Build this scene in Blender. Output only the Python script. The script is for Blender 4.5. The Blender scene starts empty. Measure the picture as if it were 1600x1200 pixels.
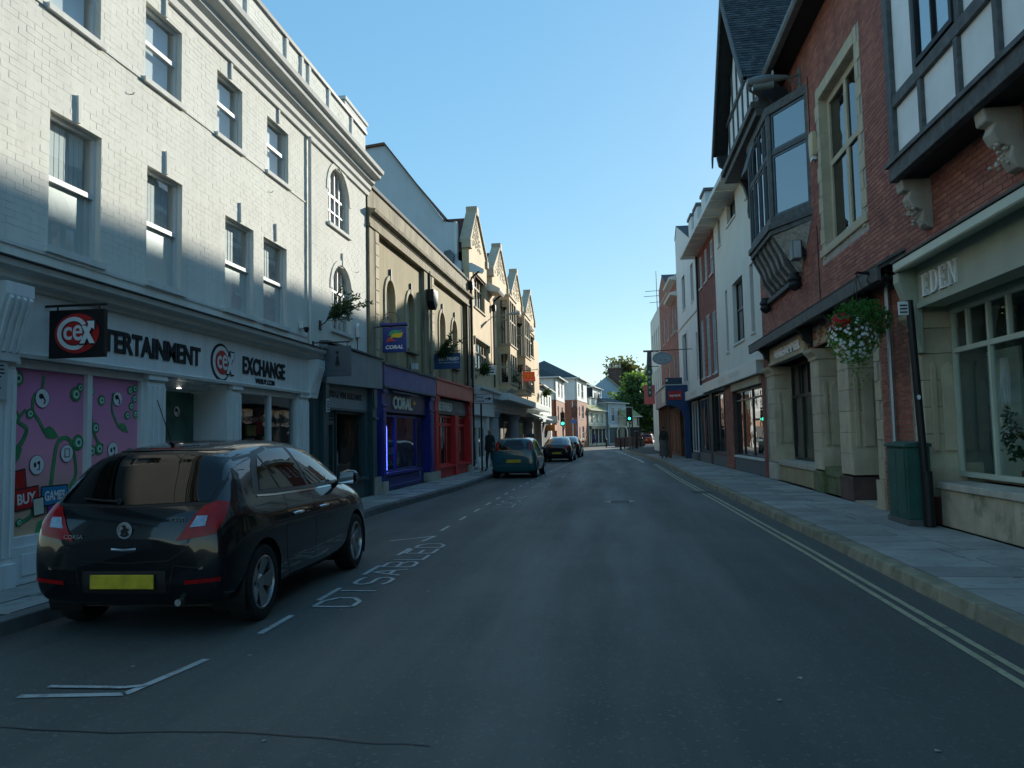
import bpy, bmesh, math, random
from math import sin, cos, pi, radians, sqrt, atan2, hypot
from mathutils import Vector, Matrix
from mathutils.bvhtree import BVHTree
random.seed(11)
SC = bpy.context.scene
COL = SC.collection
# ---------------------------------------------------------------- camera, sky, sun, exposure
YAW, PITCH, ROLL, EYE, FOC = 0.1268, 0.06759, radians(1.2), 1.52, 1200.0
cd = bpy.data.cameras.new('camera'); cam = bpy.data.objects.new('camera', cd); COL.objects.link(cam)
cd.sensor_width = 36.0; cd.lens = 36.0*FOC/1600.0; cd.clip_start = .05; cd.clip_end = 4000
_f = Vector((-sin(YAW)*cos(PITCH), cos(YAW)*cos(PITCH), sin(PITCH)))
_r = Vector((cos(YAW), sin(YAW), 0)); _u = _r.cross(_f)
_r2 = cos(ROLL)*_r - sin(ROLL)*_u; _u2 = sin(ROLL)*_r + cos(ROLL)*_u
_m = Matrix((_r2, _u2, -_f)).transposed().to_4x4(); _m.translation = (0, 0, EYE); cam.matrix_world = _m
SC.camera = cam
SUN_AZ, SUN_EL = radians(25), radians(17.5)          # azimuth from +Y (up the street) towards +X
wd = bpy.data.worlds.new('World'); SC.world = wd; wd.use_nodes = True
nt = wd.node_tree; nt.nodes.clear()
sky = nt.nodes.new('ShaderNodeTexSky'); sky.sky_type = 'NISHITA'; sky.sun_disc = False
sky.sun_elevation = SUN_EL; sky.sun_rotation = SUN_AZ
sky.altitude = 50; sky.air_density = 1.0; sky.dust_density = .1; sky.ozone_density = 3.0
bg = nt.nodes.new('ShaderNodeBackground'); bg.inputs[1].default_value = .135
ow = nt.nodes.new('ShaderNodeOutputWorld')
gm_ = nt.nodes.new('ShaderNodeGamma'); gm_.inputs[1].default_value = .36
hs_ = nt.nodes.new('ShaderNodeHueSaturation'); hs_.inputs['Saturation'].default_value = 2.0; hs_.inputs['Value'].default_value = 1.62
nt.links.new(sky.outputs[0], gm_.inputs[0]); nt.links.new(gm_.outputs[0], hs_.inputs['Color'])
tm = nt.nodes.new('ShaderNodeMix'); tm.data_type = 'RGBA'; tm.blend_type = 'MULTIPLY'; tm.inputs[0].default_value = 1; tm.inputs[7].default_value = (.90, 1.0, .98, 1)
nt.links.new(hs_.outputs[0], tm.inputs[6]); nt.links.new(tm.outputs[2], bg.inputs[0]); nt.links.new(bg.outputs[0], ow.inputs[0])
sl = bpy.data.lights.new('sun', 'SUN'); sl.energy = 2.75; sl.angle = radians(.55); sl.color = (1, .95, .82)
so = bpy.data.objects.new('sun', sl); COL.objects.link(so)
so.rotation_euler = Vector((-sin(SUN_AZ)*cos(SUN_EL), -cos(SUN_AZ)*cos(SUN_EL), -sin(SUN_EL))).to_track_quat('-Z', 'Y').to_euler()
vs = SC.view_settings; vs.view_transform = 'Standard'; vs.look = 'None'; vs.exposure = 1.26; vs.gamma = 1
try: vs.use_curve_mapping = False
except Exception: pass
SC.cycles.max_bounces = 10; SC.cycles.diffuse_bounces = 6; SC.cycles.glossy_bounces = 4
SC.cycles.transparent_max_bounces = 12; SC.cycles.caustics_reflective = False; SC.cycles.caustics_refractive = False
SC.cycles.use_denoising = True
# ---------------------------------------------------------------- frames: a along, d out, z up
class F:
    def __init__(s, o, u, n): s.o, s.u, s.n = o, u, n
    def __call__(s, a, d, z):
        return (s.o[0]+s.u[0]*a+s.n[0]*d, s.o[1]+s.u[1]*a+s.n[1]*d, z)
def bent(x0, y0, deg, out):
    t = radians(deg); u = (sin(t), cos(t)); n = (out*cos(t), -out*sin(t))
    return F((x0-u[0]*y0, y0-u[1]*y0), u, n)
LA = F((-6, 0), (0, 1), (1, 0)); LB = bent(-6, 18.5, 1.1, 1); LC = bent(-5.72, 33, .8, 1)
RA = F((4.65, 0), (0, 1), (-1, 0)); RB = bent(4.65, 24, -1.4, -1)
def faceY(y, x0=0): return F((x0, y), (1, 0), (0, -1))       # a plane across the street, facing down it
WORLD = F((0, 0), (1, 0), (0, 1))
# ---------------------------------------------------------------- materials
MATS = {}
def mat(key, col=(.5, .5, .5), rough=.6, var=.12, vs=2.0, bump=.15, bs=30, metal=0, streak=0, dirt=(.08, .07, .05),
        isl=0, spec=.35, coat=0, blot=0, bcol=(.1, .1, .05), bsc=3.0, emit=None, es=0):
    if key in MATS: return MATS[key]
    m = bpy.data.materials.new(key); m.use_nodes = True; t = m.node_tree; N = t.nodes; Lk = t.links
    p = N['Principled BSDF']; p.inputs['Roughness'].default_value = rough; p.inputs['Metallic'].default_value = metal
    p.inputs['Specular IOR Level'].default_value = spec; p.inputs['Coat Weight'].default_value = coat
    if coat: p.inputs['Coat Roughness'].default_value = .03
    geo = N.new('ShaderNodeNewGeometry'); pos = geo.outputs['Position']
    def noise(sc, det=4, vec=None, ro=.55):
        n = N.new('ShaderNodeTexNoise'); n.inputs['Scale'].default_value = sc; n.inputs['Detail'].default_value = det
        n.inputs['Roughness'].default_value = ro
        Lk.new(vec or pos, n.inputs['Vector']); return n.outputs['Fac']
    def math_(op, a, b):
        n = N.new('ShaderNodeMath'); n.operation = op
        for i, x in enumerate((a, b)):
            if isinstance(x, (int, float)): n.inputs[i].default_value = x
            else: Lk.new(x, n.inputs[i])
        return n.outputs[0]
    def mix(fac, A, B, mode='MIX'):
        n = N.new('ShaderNodeMix'); n.data_type = 'RGBA'; n.blend_type = mode
        for i, x in ((0, fac), (6, A), (7, B)):
            if isinstance(x, (int, float)): n.inputs[i].default_value = x
            elif isinstance(x, tuple): n.inputs[i].default_value = (*x, 1)
            else: Lk.new(x, n.inputs[i])
        return n.outputs[2]
    def ramp(x, lo, hi):
        n = N.new('ShaderNodeMapRange'); n.inputs[1].default_value = lo; n.inputs[2].default_value = hi
        Lk.new(x, n.inputs[0]); return n.outputs[0]
    c = col
    if var:
        f = ramp(noise(vs, 5), .3, .7)
        c = mix(f, tuple(x*(1-var) for x in col), tuple(min(1, x*(1+var)) for x in col))
    if isl:
        oi = N.new('ShaderNodeObjectInfo')
        r = math_('FRACT', math_('ADD', geo.outputs['Random Per Island'], oi.outputs['Random']), 0)
        v = math_('ADD', math_('MULTIPLY', r, 2*isl), 1-isl)
        hs = N.new('ShaderNodeHueSaturation'); Lk.new(v, hs.inputs['Value'])
        Lk.new(math_('ADD', math_('MULTIPLY', r, isl*.06), .5-isl*.03), hs.inputs['Hue'])
        if isinstance(c, tuple): hs.inputs['Color'].default_value = (*c, 1)
        else: Lk.new(c, hs.inputs['Color'])
        c = hs.outputs[0]
    if blot: c = mix(math_('MULTIPLY', ramp(noise(bsc, 6, ro=.65), .52, .68), blot), c, bcol)
    if streak:
        mp = N.new('ShaderNodeMapping'); mp.inputs['Scale'].default_value = (5, 5, .35); Lk.new(pos, mp.inputs[0])
        c = mix(math_('MULTIPLY', ramp(noise(1.3, 5, mp.outputs[0], .6), .45, .75), streak), c, dirt)
    if isinstance(c, tuple): p.inputs['Base Color'].default_value = (*c, 1)
    else: Lk.new(c, p.inputs['Base Color'])
    if bump:
        b = N.new('ShaderNodeBump'); b.inputs['Strength'].default_value = bump; b.inputs['Distance'].default_value = .01
        Lk.new(noise(bs, 4), b.inputs['Height']); Lk.new(b.outputs[0], p.inputs['Normal'])
    if emit: p.inputs['Emission Color'].default_value = (*emit, 1); p.inputs['Emission Strength'].default_value = es
    MATS[key] = m; return m
def glassmat(key, tint=(.8, .88, .88), refl=1.0, wav=.004):
    if key in MATS: return MATS[key]
    m = bpy.data.materials.new(key); m.use_nodes = True; t = m.node_tree; N = t.nodes; Lk = t.links; N.clear()
    o = N.new('ShaderNodeOutputMaterial'); mx = N.new('ShaderNodeMixShader'); tr = N.new('ShaderNodeBsdfTransparent')
    gl = N.new('ShaderNodeBsdfGlossy'); tr.inputs[0].default_value = (*tint, 1); gl.inputs['Roughness'].default_value = .012
    g = N.new('ShaderNodeNewGeometry')
    dt = N.new('ShaderNodeVectorMath'); dt.operation = 'DOT_PRODUCT'; Lk.new(g.outputs['Normal'], dt.inputs[0]); Lk.new(g.outputs['Incoming'], dt.inputs[1])
    def mt(op, a, b=0):
        n = N.new('ShaderNodeMath'); n.operation = op
        for i, x in enumerate((a, b)):
            if isinstance(x, (int, float)): n.inputs[i].default_value = x
            else: Lk.new(x, n.inputs[i])
        return n.outputs[0]
    f0 = .05*refl; sch = mt('ADD', mt('MULTIPLY', mt('POWER', mt('SUBTRACT', 1, mt('ABSOLUTE', dt.outputs['Value'])), 4.0), 1-f0), f0)
    if wav:
        n = N.new('ShaderNodeTexNoise'); n.inputs['Scale'].default_value = 1.6
        b = N.new('ShaderNodeBump'); b.inputs['Strength'].default_value = wav; b.inputs['Distance'].default_value = .3
        Lk.new(g.outputs['Position'], n.inputs['Vector']); Lk.new(n.outputs['Fac'], b.inputs['Height'])
        Lk.new(b.outputs[0], gl.inputs['Normal'])
    Lk.new(sch, mx.inputs[0]); Lk.new(tr.outputs[0], mx.inputs[1]); Lk.new(gl.outputs[0], mx.inputs[2])
    Lk.new(mx.outputs[0], o.inputs[0]); MATS[key] = m; return m
def leafy(m, k=.5):
    t = m.node_tree; N = t.nodes; Lk = t.links; p = N['Principled BSDF']; o = [x for x in N if x.type == 'OUTPUT_MATERIAL'][0]
    tl = N.new('ShaderNodeBsdfTranslucent'); mx = N.new('ShaderNodeMixShader'); mx.inputs[0].default_value = k
    src = p.inputs['Base Color'].links[0].from_socket; g = N.new('ShaderNodeMix'); g.data_type = 'RGBA'; g.blend_type = 'MULTIPLY'; g.inputs[0].default_value = 1; g.inputs[7].default_value = (1.5, 1.7, .8, 1)
    Lk.new(src, g.inputs[6]); Lk.new(g.outputs[2], tl.inputs[0]); Lk.new(p.outputs[0], mx.inputs[1]); Lk.new(tl.outputs[0], mx.inputs[2]); Lk.new(mx.outputs[0], o.inputs[0]); return m
# ---------------------------------------------------------------- objects
def root(name, label, cat, loc=(0, 0, 0), group=None):
    o = bpy.data.objects.new(name, None); COL.objects.link(o); o.location = loc; o.empty_display_size = .2
    o['label'] = label; o['category'] = cat
    if group: o['group'] = group
    return o
def base(o):
    while o.parent: o = o.parent
    return Vector(o.location)
class M:
    def __init__(s): s.v = []; s.f = []; s.k = []; s.mi = 0
    def add(s, vs, fs):
        b = len(s.v); s.v += [tuple(x) for x in vs]; s.f += [tuple(b+i for i in f) for f in fs]; s.k += [s.mi]*len(fs); return s
    def box(s, fr, a0, a1, d0, d1, z0, z1):
        P = [fr(a, d, z) for z in (z0, z1) for d in (d0, d1) for a in (a0, a1)]
        return s.add(P, [(0, 1, 3, 2), (4, 6, 7, 5), (0, 4, 5, 1), (2, 3, 7, 6), (0, 2, 6, 4), (1, 5, 7, 3)])
    def hexa(s, P): return s.add(P, [(0, 1, 3, 2), (4, 6, 7, 5), (0, 4, 5, 1), (2, 3, 7, 6), (0, 2, 6, 4), (1, 5, 7, 3)])
    def quad(s, a, b, c, d): return s.add([a, b, c, d], [(0, 1, 2, 3)])
    def prism(s, fr, pts, d0, d1):                            # outline in (a,z)
        n = len(pts); P = [fr(a, d0, z) for a, z in pts]+[fr(a, d1, z) for a, z in pts]
        return s.add(P, [tuple(range(n)), tuple(range(2*n-1, n-1, -1))]+[(i, (i+1) % n, n+(i+1) % n, n+i) for i in range(n)])
    def ext(s, fr, pts, a0, a1):                              # profile in (d,z)
        n = len(pts); P = [fr(a0, d, z) for d, z in pts]+[fr(a1, d, z) for d, z in pts]
        return s.add(P, [tuple(range(n)), tuple(range(2*n-1, n-1, -1))]+[(i, (i+1) % n, n+(i+1) % n, n+i) for i in range(n)])
    def tube(s, pts, r, n=8, r2=None):
        pts = [Vector(p) for p in pts]; k = len(pts); P = []; up = Vector((0, 0, 1))
        for i, p in enumerate(pts):
            t = (pts[min(i+1, k-1)]-pts[max(i-1, 0)]).normalized()
            x = t.cross(up)
            if x.length < .1: x = t.cross(Vector((1, 0, 0)))
            x.normalize(); y = t.cross(x); rr = r+(r2-r)*i/(k-1) if r2 is not None else r
            P += [p+rr*(cos(2*pi*j/n)*x+sin(2*pi*j/n)*y) for j in range(n)]
        fs = [(i*n+j, i*n+(j+1) % n, (i+1)*n+(j+1) % n, (i+1)*n+j) for i in range(k-1) for j in range(n)]
        return s.add(P, fs+[tuple(range(n)), tuple(range(k*n-1, (k-1)*n-1, -1))])
    def lathe(s, c, prof, n=16, fr=None):                     # prof (r,z) about a vertical axis at c
        k = len(prof); P = [(c[0]+r*cos(2*pi*j/n), c[1]+r*sin(2*pi*j/n), z) for r, z in prof for j in range(n)]
        return s.add(P, [(i*n+j, i*n+(j+1) % n, (i+1)*n+(j+1) % n, (i+1)*n+j) for i in range(k-1) for j in range(n)]
                     + [tuple(range(n)), tuple(range(k*n-1, (k-1)*n-1, -1))])
    def disc(s, fr, a, z, ra, rz, d0, d1, n=24):
        return s.prism(fr, [(a+ra*cos(2*pi*i/n), z+rz*sin(2*pi*i/n)) for i in range(n)], d0, d1)
    def ring(s, fr, a, z, ra, rz, w, d0, d1, n=28, t0=0, t1=2*pi):
        for i in range(n):
            p, q = t0+(t1-t0)*i/n, t0+(t1-t0)*(i+1)/n
            s.hexa([fr(a+(ra-x)*cos(t), d, z+(rz-x)*sin(t)) for d in (d0, d1) for x in (w, 0) for t in (p, q)])
        return s
    def ribbon(s, fr, pts, w, d0, d1, w2=None):
        k = len(pts); A = []; B = []
        for i, (a, z) in enumerate(pts):
            p, q = pts[max(i-1, 0)], pts[min(i+1, k-1)]; dx, dz = q[0]-p[0], q[1]-p[1]; l = hypot(dx, dz) or 1
            ww = (w+(w2-w)*i/(k-1) if w2 is not None else w)/2
            A.append((a-dz/l*ww, z+dx/l*ww)); B.append((a+dz/l*ww, z-dx/l*ww))
        for i in range(k-1): s.prism(fr, [A[i], A[i+1], B[i+1], B[i]], d0, d1)
        return s
    def plan(s, pts, z0, z1):                                 # outline in (x,y)
        n = len(pts); P = [(x, y, z0) for x, y in pts]+[(x, y, z1) for x, y in pts]
        return s.add(P, [tuple(range(n)), tuple(range(2*n-1, n-1, -1))]+[(i, (i+1) % n, n+(i+1) % n, n+i) for i in range(n)])
    def build(s, name, m, parent=None, smooth=False, stuff=False, bevel=0, top=None, struct=False, fix=True):
        o0 = base(parent) if parent else Vector((0, 0, 0))
        if top and not parent:
            xs = [v[0] for v in s.v]; ys = [v[1] for v in s.v]; zs = [v[2] for v in s.v]
            o0 = Vector(((min(xs)+max(xs))/2, (min(ys)+max(ys))/2, min(zs)))
        me = bpy.data.meshes.new(name)
        me.from_pydata([(x-o0[0], y-o0[1], z-o0[2]) for x, y, z in s.v], [], s.f)
        ms = m if isinstance(m, (list, tuple)) else [m]
        for x in ms: me.materials.append(x)
        if len(ms) > 1: me.polygons.foreach_set('material_index', s.k)
        if fix and len(s.f) < 30000:
            b = bmesh.new(); b.from_mesh(me); bmesh.ops.recalc_face_normals(b, faces=b.faces); b.to_mesh(me); b.free()
        if smooth:
            me.polygons.foreach_set('use_smooth', [True]*len(me.polygons))
            try: me.set_sharp_from_angle(angle=radians(38))
            except Exception: pass
        me.update()
        o = bpy.data.objects.new(name, me); COL.objects.link(o)
        if parent: o.parent = parent
        else: o.location = o0
        if stuff: o['kind'] = 'stuff'
        if struct: o['kind'] = 'structure'
        if top: o['label'] = top[0]; o['category'] = top[1]
        if top and len(top) > 2: o['group'] = top[2]
        if bevel:
            md = o.modifiers.new('bevel', 'BEVEL'); md.width = bevel; md.segments = 2; md.limit_method = 'ANGLE'
        return o
def copy_tree(o, parent=None):
    c = o.copy(); COL.objects.link(c); c.parent = parent
    for ch in list(o.children): copy_tree(ch, c)
    return c
# ---------------------------------------------------------------- walls, bricks, windows, writing
def chord(h, z):
    """half-open span of hole h=(a0,a1,z0,z1[,spring]) at height z, or None"""
    if not (h[2] < z < h[3]): return None
    if len(h) > 4 and z > h[4]:
        c = (h[0]+h[1])/2; r = (h[1]-h[0])/2; k = 1-((z-h[4])/(h[3]-h[4]))**2
        return (c-r*sqrt(max(k, 0)), c+r*sqrt(max(k, 0)))
    return (h[0], h[1])
def wall(m, fr, a0, a1, z0, z1, holes=(), th=.3, d=0.):
    A = sorted({a0, a1, *[x for h in holes for x in h[:2] if a0 < x < a1]})
    Z = sorted({z0, z1, *[x for h in holes for x in h[2:4] if z0 < x < z1]})
    for i in range(len(A)-1):
        for j in range(len(Z)-1):
            ca, cz = (A[i]+A[i+1])/2, (Z[j]+Z[j+1])/2
            if any(h[0] < ca < h[1] and h[2] < cz < h[3] for h in holes): continue
            m.quad(fr(A[i], d, Z[j]), fr(A[i+1], d, Z[j]), fr(A[i+1], d, Z[j+1]), fr(A[i], d, Z[j+1]))
    e = d-th
    for h in list(holes)+[(a0, a1, z0, z1)]:
        p, q, r, s = max(h[0], a0), min(h[1], a1), max(h[2], z0), min(h[3], z1)
        arched = len(h) > 4
        if arched: s = h[4]
        m.quad(fr(p, d, r), fr(p, e, r), fr(p, e, s), fr(p, d, s)); m.quad(fr(q, d, r), fr(q, e, r), fr(q, e, s), fr(q, d, s))
        m.quad(fr(p, d, r), fr(q, d, r), fr(q, e, r), fr(p, e, r))
        if not arched: m.quad(fr(p, d, s), fr(q, d, s), fr(q, e, s), fr(p, e, s))
        else:
            c = (h[0]+h[1])/2; rx = (h[1]-h[0])/2; rz = h[3]-h[4]; n = 10
            for side in (-1, 1):
                pts = [(c+side*rx*cos(pi/2*i/n), h[4]+rz*sin(pi/2*i/n)) for i in range(n+1)]
                for i in range(n):
                    u, v = pts[i], pts[i+1]; K = (c+side*rx, h[3])
                    m.add([fr(u[0], d, u[1]), fr(v[0], d, v[1]), fr(K[0], d, K[1])], [(0, 1, 2)])
                    m.quad(fr(u[0], d, u[1]), fr(v[0], d, v[1]), fr(v[0], e, v[1]), fr(u[0], e, u[1]))
    return m
def bricks(parent, fr, a0, a1, z0, z1, holes, m, d0=0., pr=.010, bw=.225, bh=.0755, mo=.010, near=None, nmax=280, name='brick', bond=.5, irr=.0015, irrz=0.):
    """a course-by-course skin of bricks proud of a mortar wall; the nearest whole ones are objects, the rest one mesh"""
    whole = []; S = M(); k = 0; z = z0; rnd = random.Random(int(a0*10+z0*7))
    while z+bh-mo <= z1+1e-6:
        zc = z+bh/2; a = a0-(bw*bond if k % 2 else 0)
        spans = [chord(h, zc) for h in holes]; spans = [x for x in spans if x]
        while a < a1:
            segs = [(max(a, a0), min(a+bw-mo, a1))]
            for x, y in spans:
                nx = []
                for p, q in segs:
                    if y <= p or x >= q: nx.append((p, q))
                    else:
                        if x > p: nx.append((p, x))
                        if y < q: nx.append((y, q))
                segs = nx
            for p, q in segs:
                if q-p < .03: continue
                pp = d0+pr+rnd.uniform(-irr, irr); jz = rnd.uniform(-irrz, irrz)
                if near and abs(q-p-(bw-mo)) < 1e-4: whole.append(((fr(p, 0, z)[1]-near[0])**2+(z-near[1])**2, p, z+jz, pp))
                else: brickbox(S, fr, p, q, d0-.002, pp, z+jz, z+jz+bh-mo)
            a += bw
        z += bh; k += 1
    whole.sort(); me = None
    for i, (_, p, zz, pp) in enumerate(whole):
        if i < nmax:
            if me is None:
                t = M(); o0 = fr(0, 0, 0); q = [fr(0, d, h) for d in (0, 1) for h in (0, 1)]
                t.box(lambda a, d, z: (fr(a, d, z)[0]-o0[0], fr(a, d, z)[1]-o0[1], z), 0, bw-mo, -.002, pr, 0, bh-mo)
                me = bpy.data.meshes.new(name); me.from_pydata(t.v, [], t.f); me.materials.append(m)
                bb = bmesh.new(); bb.from_mesh(me); bmesh.ops.recalc_face_normals(bb, faces=bb.faces); bb.to_mesh(me); bb.free()
            o = bpy.data.objects.new(name, me); COL.objects.link(o); o.parent = parent
            o.location = Vector(fr(p, pp-pr, zz))-base(parent)
        else: brickbox(S, fr, p, p+bw-mo, d0-.002, pp, zz, zz+bh-mo)
    if S.v: S.build('brickwork' if name == 'brick' else name+'_courses', m, parent, stuff=True, fix=False)
def brickbox(S, fr, p, q, d0, d1, z0, z1):
    P = [fr(a, d, z) for z in (z0, z1) for d in (d0, d1) for a in (p, q)]
    f = [(4, 5, 7, 6), (0, 2, 3, 1), (2, 6, 7, 3), (0, 4, 6, 2), (1, 3, 7, 5)]
    S.add(P, f)
def win(parent, fr, a0, a1, z0, z1, rec=.12, fw=.05, bars=(), rails=(), fm=None, gm=None, sill=None, back=None, bd=.1,
        bm=None, name='window', arch=None, bw=.03, bowed=None, keep=None, lab=None):
    """frame (the part) with pane, sill and blind as its sub-parts; rails = heights, bars = places along"""
    m = M(); d1, d0 = -rec, -rec-.06
    if arch is None:
        m.box(fr, a0, a0+fw, d0, d1, z0, z1).box(fr, a1-fw, a1, d0, d1, z0, z1)
        m.box(fr, a0+fw, a1-fw, d0, d1, z1-fw, z1).box(fr, a0+fw, a1-fw, d0, d1, z0, z0+fw)
    else:
        m.box(fr, a0, a0+fw, d0, d1, z0, arch).box(fr, a1-fw, a1, d0, d1, z0, arch).box(fr, a0+fw, a1-fw, d0, d1, z0, z0+fw)
        c = (a0+a1)/2; R, Q = (a1-a0)/2, z1-arch; n = 14
        for i in range(n):
            p, q = pi*i/n, pi*(i+1)/n
            m.hexa([fr(c+(R-w)*cos(t), d, arch+(Q-w)*sin(t)) for d in (d0, d1) for w in (0, fw) for t in (p, q)])
    zs = z1 if arch is None else arch
    for r in rails:
        w = bw if not isinstance(r, tuple) else r[1]; r = r if not isinstance(r, tuple) else r[0]
        m.box(fr, a0+fw, a1-fw, d0+.004, d1+.004, r-w/2, r+w/2)
    for b in bars:
        if isinstance(b, tuple): m.box(fr, b[0]-bw/2, b[0]+bw/2, d0+.002, d1-.004, b[1], b[2])
        else:
            sp = chord((a0, a1, z0, z1)+((arch,) if arch else ()), z1-.08)
            top = z1-fw
            if arch: k = (b-(a0+a1)/2)/((a1-a0)/2); top = arch+(z1-arch)*sqrt(max(0, 1-k*k))-fw
            m.box(fr, b-bw/2, b+bw/2, d0+.002, d1-.004, z0+fw, top)
    w = m.build(name, fm, parent)
    if lab: w['label'] = lab
    g = M(); dd = d0+.02
    if arch is None: g.quad(fr(a0+.01, dd, z0+.01), fr(a1-.01, dd, z0+.01), fr(a1-.01, dd, z1-.01), fr(a0+.01, dd, z1-.01))
    else:
        n = 12; pts = [(a0+.01, z0), (a1-.01, z0)]+[(c+(R-.01)*cos(pi*i/n), arch+(Q-.01)*sin(pi*i/n)) for i in range(n+1)]
        g.add([fr(a, dd, z) for a, z in pts], [tuple(range(len(pts)))])
    g.build('pane', gm or MATS['glass'], w, fix=False)
    if sill:
        M().box(fr, a0-.06, a1+.06, -rec, sill, z0-.07, z0).build('sill', bm or fm, w)
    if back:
        M().box(fr, a0-.1, a1+.1, d0-bd-.03, d0-bd, z0-.1, z1+.1).build('blind_or_room' if back is not MATS.get('dark') else 'dark_room', back, w)  # dark backings here stand for an unlit room, not only blinds
    return w
TXT = {}
def glyphs(s, bold=0., shear=0., spacing=1.):
    k = (s, bold, shear, spacing)
    if k not in TXT:
        cu = bpy.data.curves.new('t', 'FONT'); cu.body = s; cu.offset = bold; cu.shear = shear; cu.space_character = spacing; cu.resolution_u = 4
        ob = bpy.data.objects.new('t', cu); COL.objects.link(ob)
        dg = bpy.context.evaluated_depsgraph_get(); me = bpy.data.meshes.new_from_object(ob.evaluated_get(dg))
        vs = [tuple(v.co) for v in me.vertices]; fs = [tuple(p.vertices) for p in me.polygons]
        bpy.data.objects.remove(ob); bpy.data.curves.remove(cu); bpy.data.meshes.remove(me)
        TXT[k] = (vs, fs)
    return TXT[k]
def text(s, fr, a0, a1, z0, z1, d, m, parent, name='lettering', bold=0., shear=0., flip=False, th=.0, spacing=1., proj=None):
    vs, fs = glyphs(s, bold, shear, spacing)
    x0, x1 = min(v[0] for v in vs), max(v[0] for v in vs); y0, y1 = min(v[1] for v in vs), max(v[1] for v in vs)
    P = []
    for dd in ((d, d+th) if th else (d,)):
        for v in vs:
            t = (v[0]-x0)/(x1-x0); a = a1+(a0-a1)*t if flip else a0+(a1-a0)*t
            z = z0+(z1-z0)*(v[1]-y0)/(y1-y0); P.append(proj(a, z, dd) if proj else fr(a, dd, z))
    b = M(); n = len(vs); b.add(P, fs)
    if th:
        b.k = []; b.f = []; from collections import Counter
        E = Counter(); D = {}
        for f in fs:
            for i in range(len(f)):
                e = (f[i], f[(i+1) % len(f)]); E[tuple(sorted(e))] += 1; D[tuple(sorted(e))] = e
        b.f = [tuple(f) for f in fs]+[tuple(i+n for i in f) for f in fs]+[(D[e][0], D[e][1], D[e][1]+n, D[e][0]+n) for e, c in E.items() if c == 1]
        b.k = [0]*len(b.f)
    return b.build(name, m, parent, fix=bool(th))
# ---------------------------------------------------------------- palette
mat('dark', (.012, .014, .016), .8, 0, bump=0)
mat('paintbrick', (.78, .77, .70), .9, .06, .9, .5, 7, streak=.28, dirt=(.55, .54, .48), blot=.35, bcol=(.62, .60, .54), bsc=1.4)
mat('whitetrim', (.70, .70, .66), .85, .05, 2, .12, 25, streak=.25, dirt=(.4, .4, .37))
mat('whitegloss', (.70, .71, .70), .5, .04, 2, .03, 20)
mat('fasciawhite', (.78, .81, .80), .45, .05, 2, .08, 12, streak=.25, dirt=(.38, .4, .38))
mat('mortar', (.42, .37, .31), .9, .2, 4, .4, 60)
mat('brickred', (.34, .125, .088), .8, .2, 1.5, .35, 45, isl=.2, streak=.3, dirt=(.10, .06, .05))
mat('brickorange', (.36, .15, .085), .8, .14, 1.5, .3, 45, isl=.22)
mat('redpaint', (.66, .03, .03), .4, .1, 2, .06, 20, streak=.2, dirt=(.2, .02, .02))
mat('redfade', (.70, .15, .11), .45, .1, 2, .06, 20, streak=.35, dirt=(.3, .06, .05))
mat('stone', (.55, .46, .32), .85, .16, 2.5, .35, 35, streak=.2, dirt=(.2, .17, .12), isl=.06)
mat('stonegrey', (.48, .44, .36), .85, .2, 3, .4, 30, streak=.3, dirt=(.14, .14, .10), isl=.08)
mat('stonemoss', (.48, .41, .30), .9, .2, 3, .4, 30, blot=.6, bcol=(.07, .11, .03), bsc=2.2, isl=.06)
mat('renderold', (.40, .33, .19), .85, .12, 1.1, .25, 18, streak=.35, dirt=(.17, .14, .09))
mat('renderdirt', (.34, .29, .19), .85, .2, 2, .25, 18, streak=.75, dirt=(.07, .06, .045))
mat('renderbuff', (.66, .49, .29), .8, .10, 1.0, .2, 20, streak=.18, dirt=(.36, .27, .17))
mat('bufftrim', (.52, .42, .29), .8, .1, 2, .2, 25, isl=.08, streak=.2, dirt=(.25, .2, .14))
mat('cream', (.74, .71, .62), .75, .05, 1, .12, 20, streak=.12, dirt=(.4, .39, .34))
mat('whiterender', (.74, .75, .71), .75, .05, 1, .12, 20, streak=.2, dirt=(.4, .4, .38))
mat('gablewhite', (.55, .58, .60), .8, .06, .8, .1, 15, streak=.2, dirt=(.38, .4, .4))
mat('timber', (.085, .09, .088), .7, .3, 6, .5, 40, blot=.35, bcol=(.2, .22, .21), bsc=7)
mat('timberblack', (.02, .022, .023), .6, .3, 6, .4, 40)
mat('plaster', (.80, .81, .78), .7, .06, 2, .6, 5)
mat('leadgrey', (.13, .14, .14), .6, .2, 3, .2, 15)
mat('iron', (.012, .013, .014), .45, .2, 5, .1, 30)
mat('sagegreen', (.36, .39, .30), .5, .08, 2, .08, 20, streak=.15, dirt=(.15, .18, .13))
mat('sagelight', (.54, .58, .47), .45, .08, 2, .06, 20)
mat('tealdark', (.035, .08, .088), .4, .15, 2, .08, 20)
mat('greyfascia', (.24, .28, .29), .5, .1, 2, .06, 20, streak=.3, dirt=(.10, .12, .12))
mat('navy', (.012, .018, .10), .35, .15, 2, .06, 20)
mat('coralblue', (.02, .03, .22), .35, .12, 2, .05, 20)
mat('purplefade', (.15, .13, .32), .5, .15, 2, .06, 20, streak=.5, dirt=(.20, .17, .28))
mat('deepblue', (.008, .05, .15), .4, .1, 2, .05, 20)
mat('roofslate', (.055, .06, .065), .7, .2, 3, .3, 30, isl=.3)
mat('rooftile', (.16, .075, .05), .8, .25, 3, .3, 30, isl=.25)
mat('roofblack', (.045, .05, .052), .7, .3, 3, .4, 30, isl=.5)
mat('roofmoss', (.27, .27, .11), .9, .3, 1.2, .4, 20)
mat('black', (.008, .008, .009), .4, 0, bump=0)
mat('white', (.75, .76, .76), .4, 0, bump=0)
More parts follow.
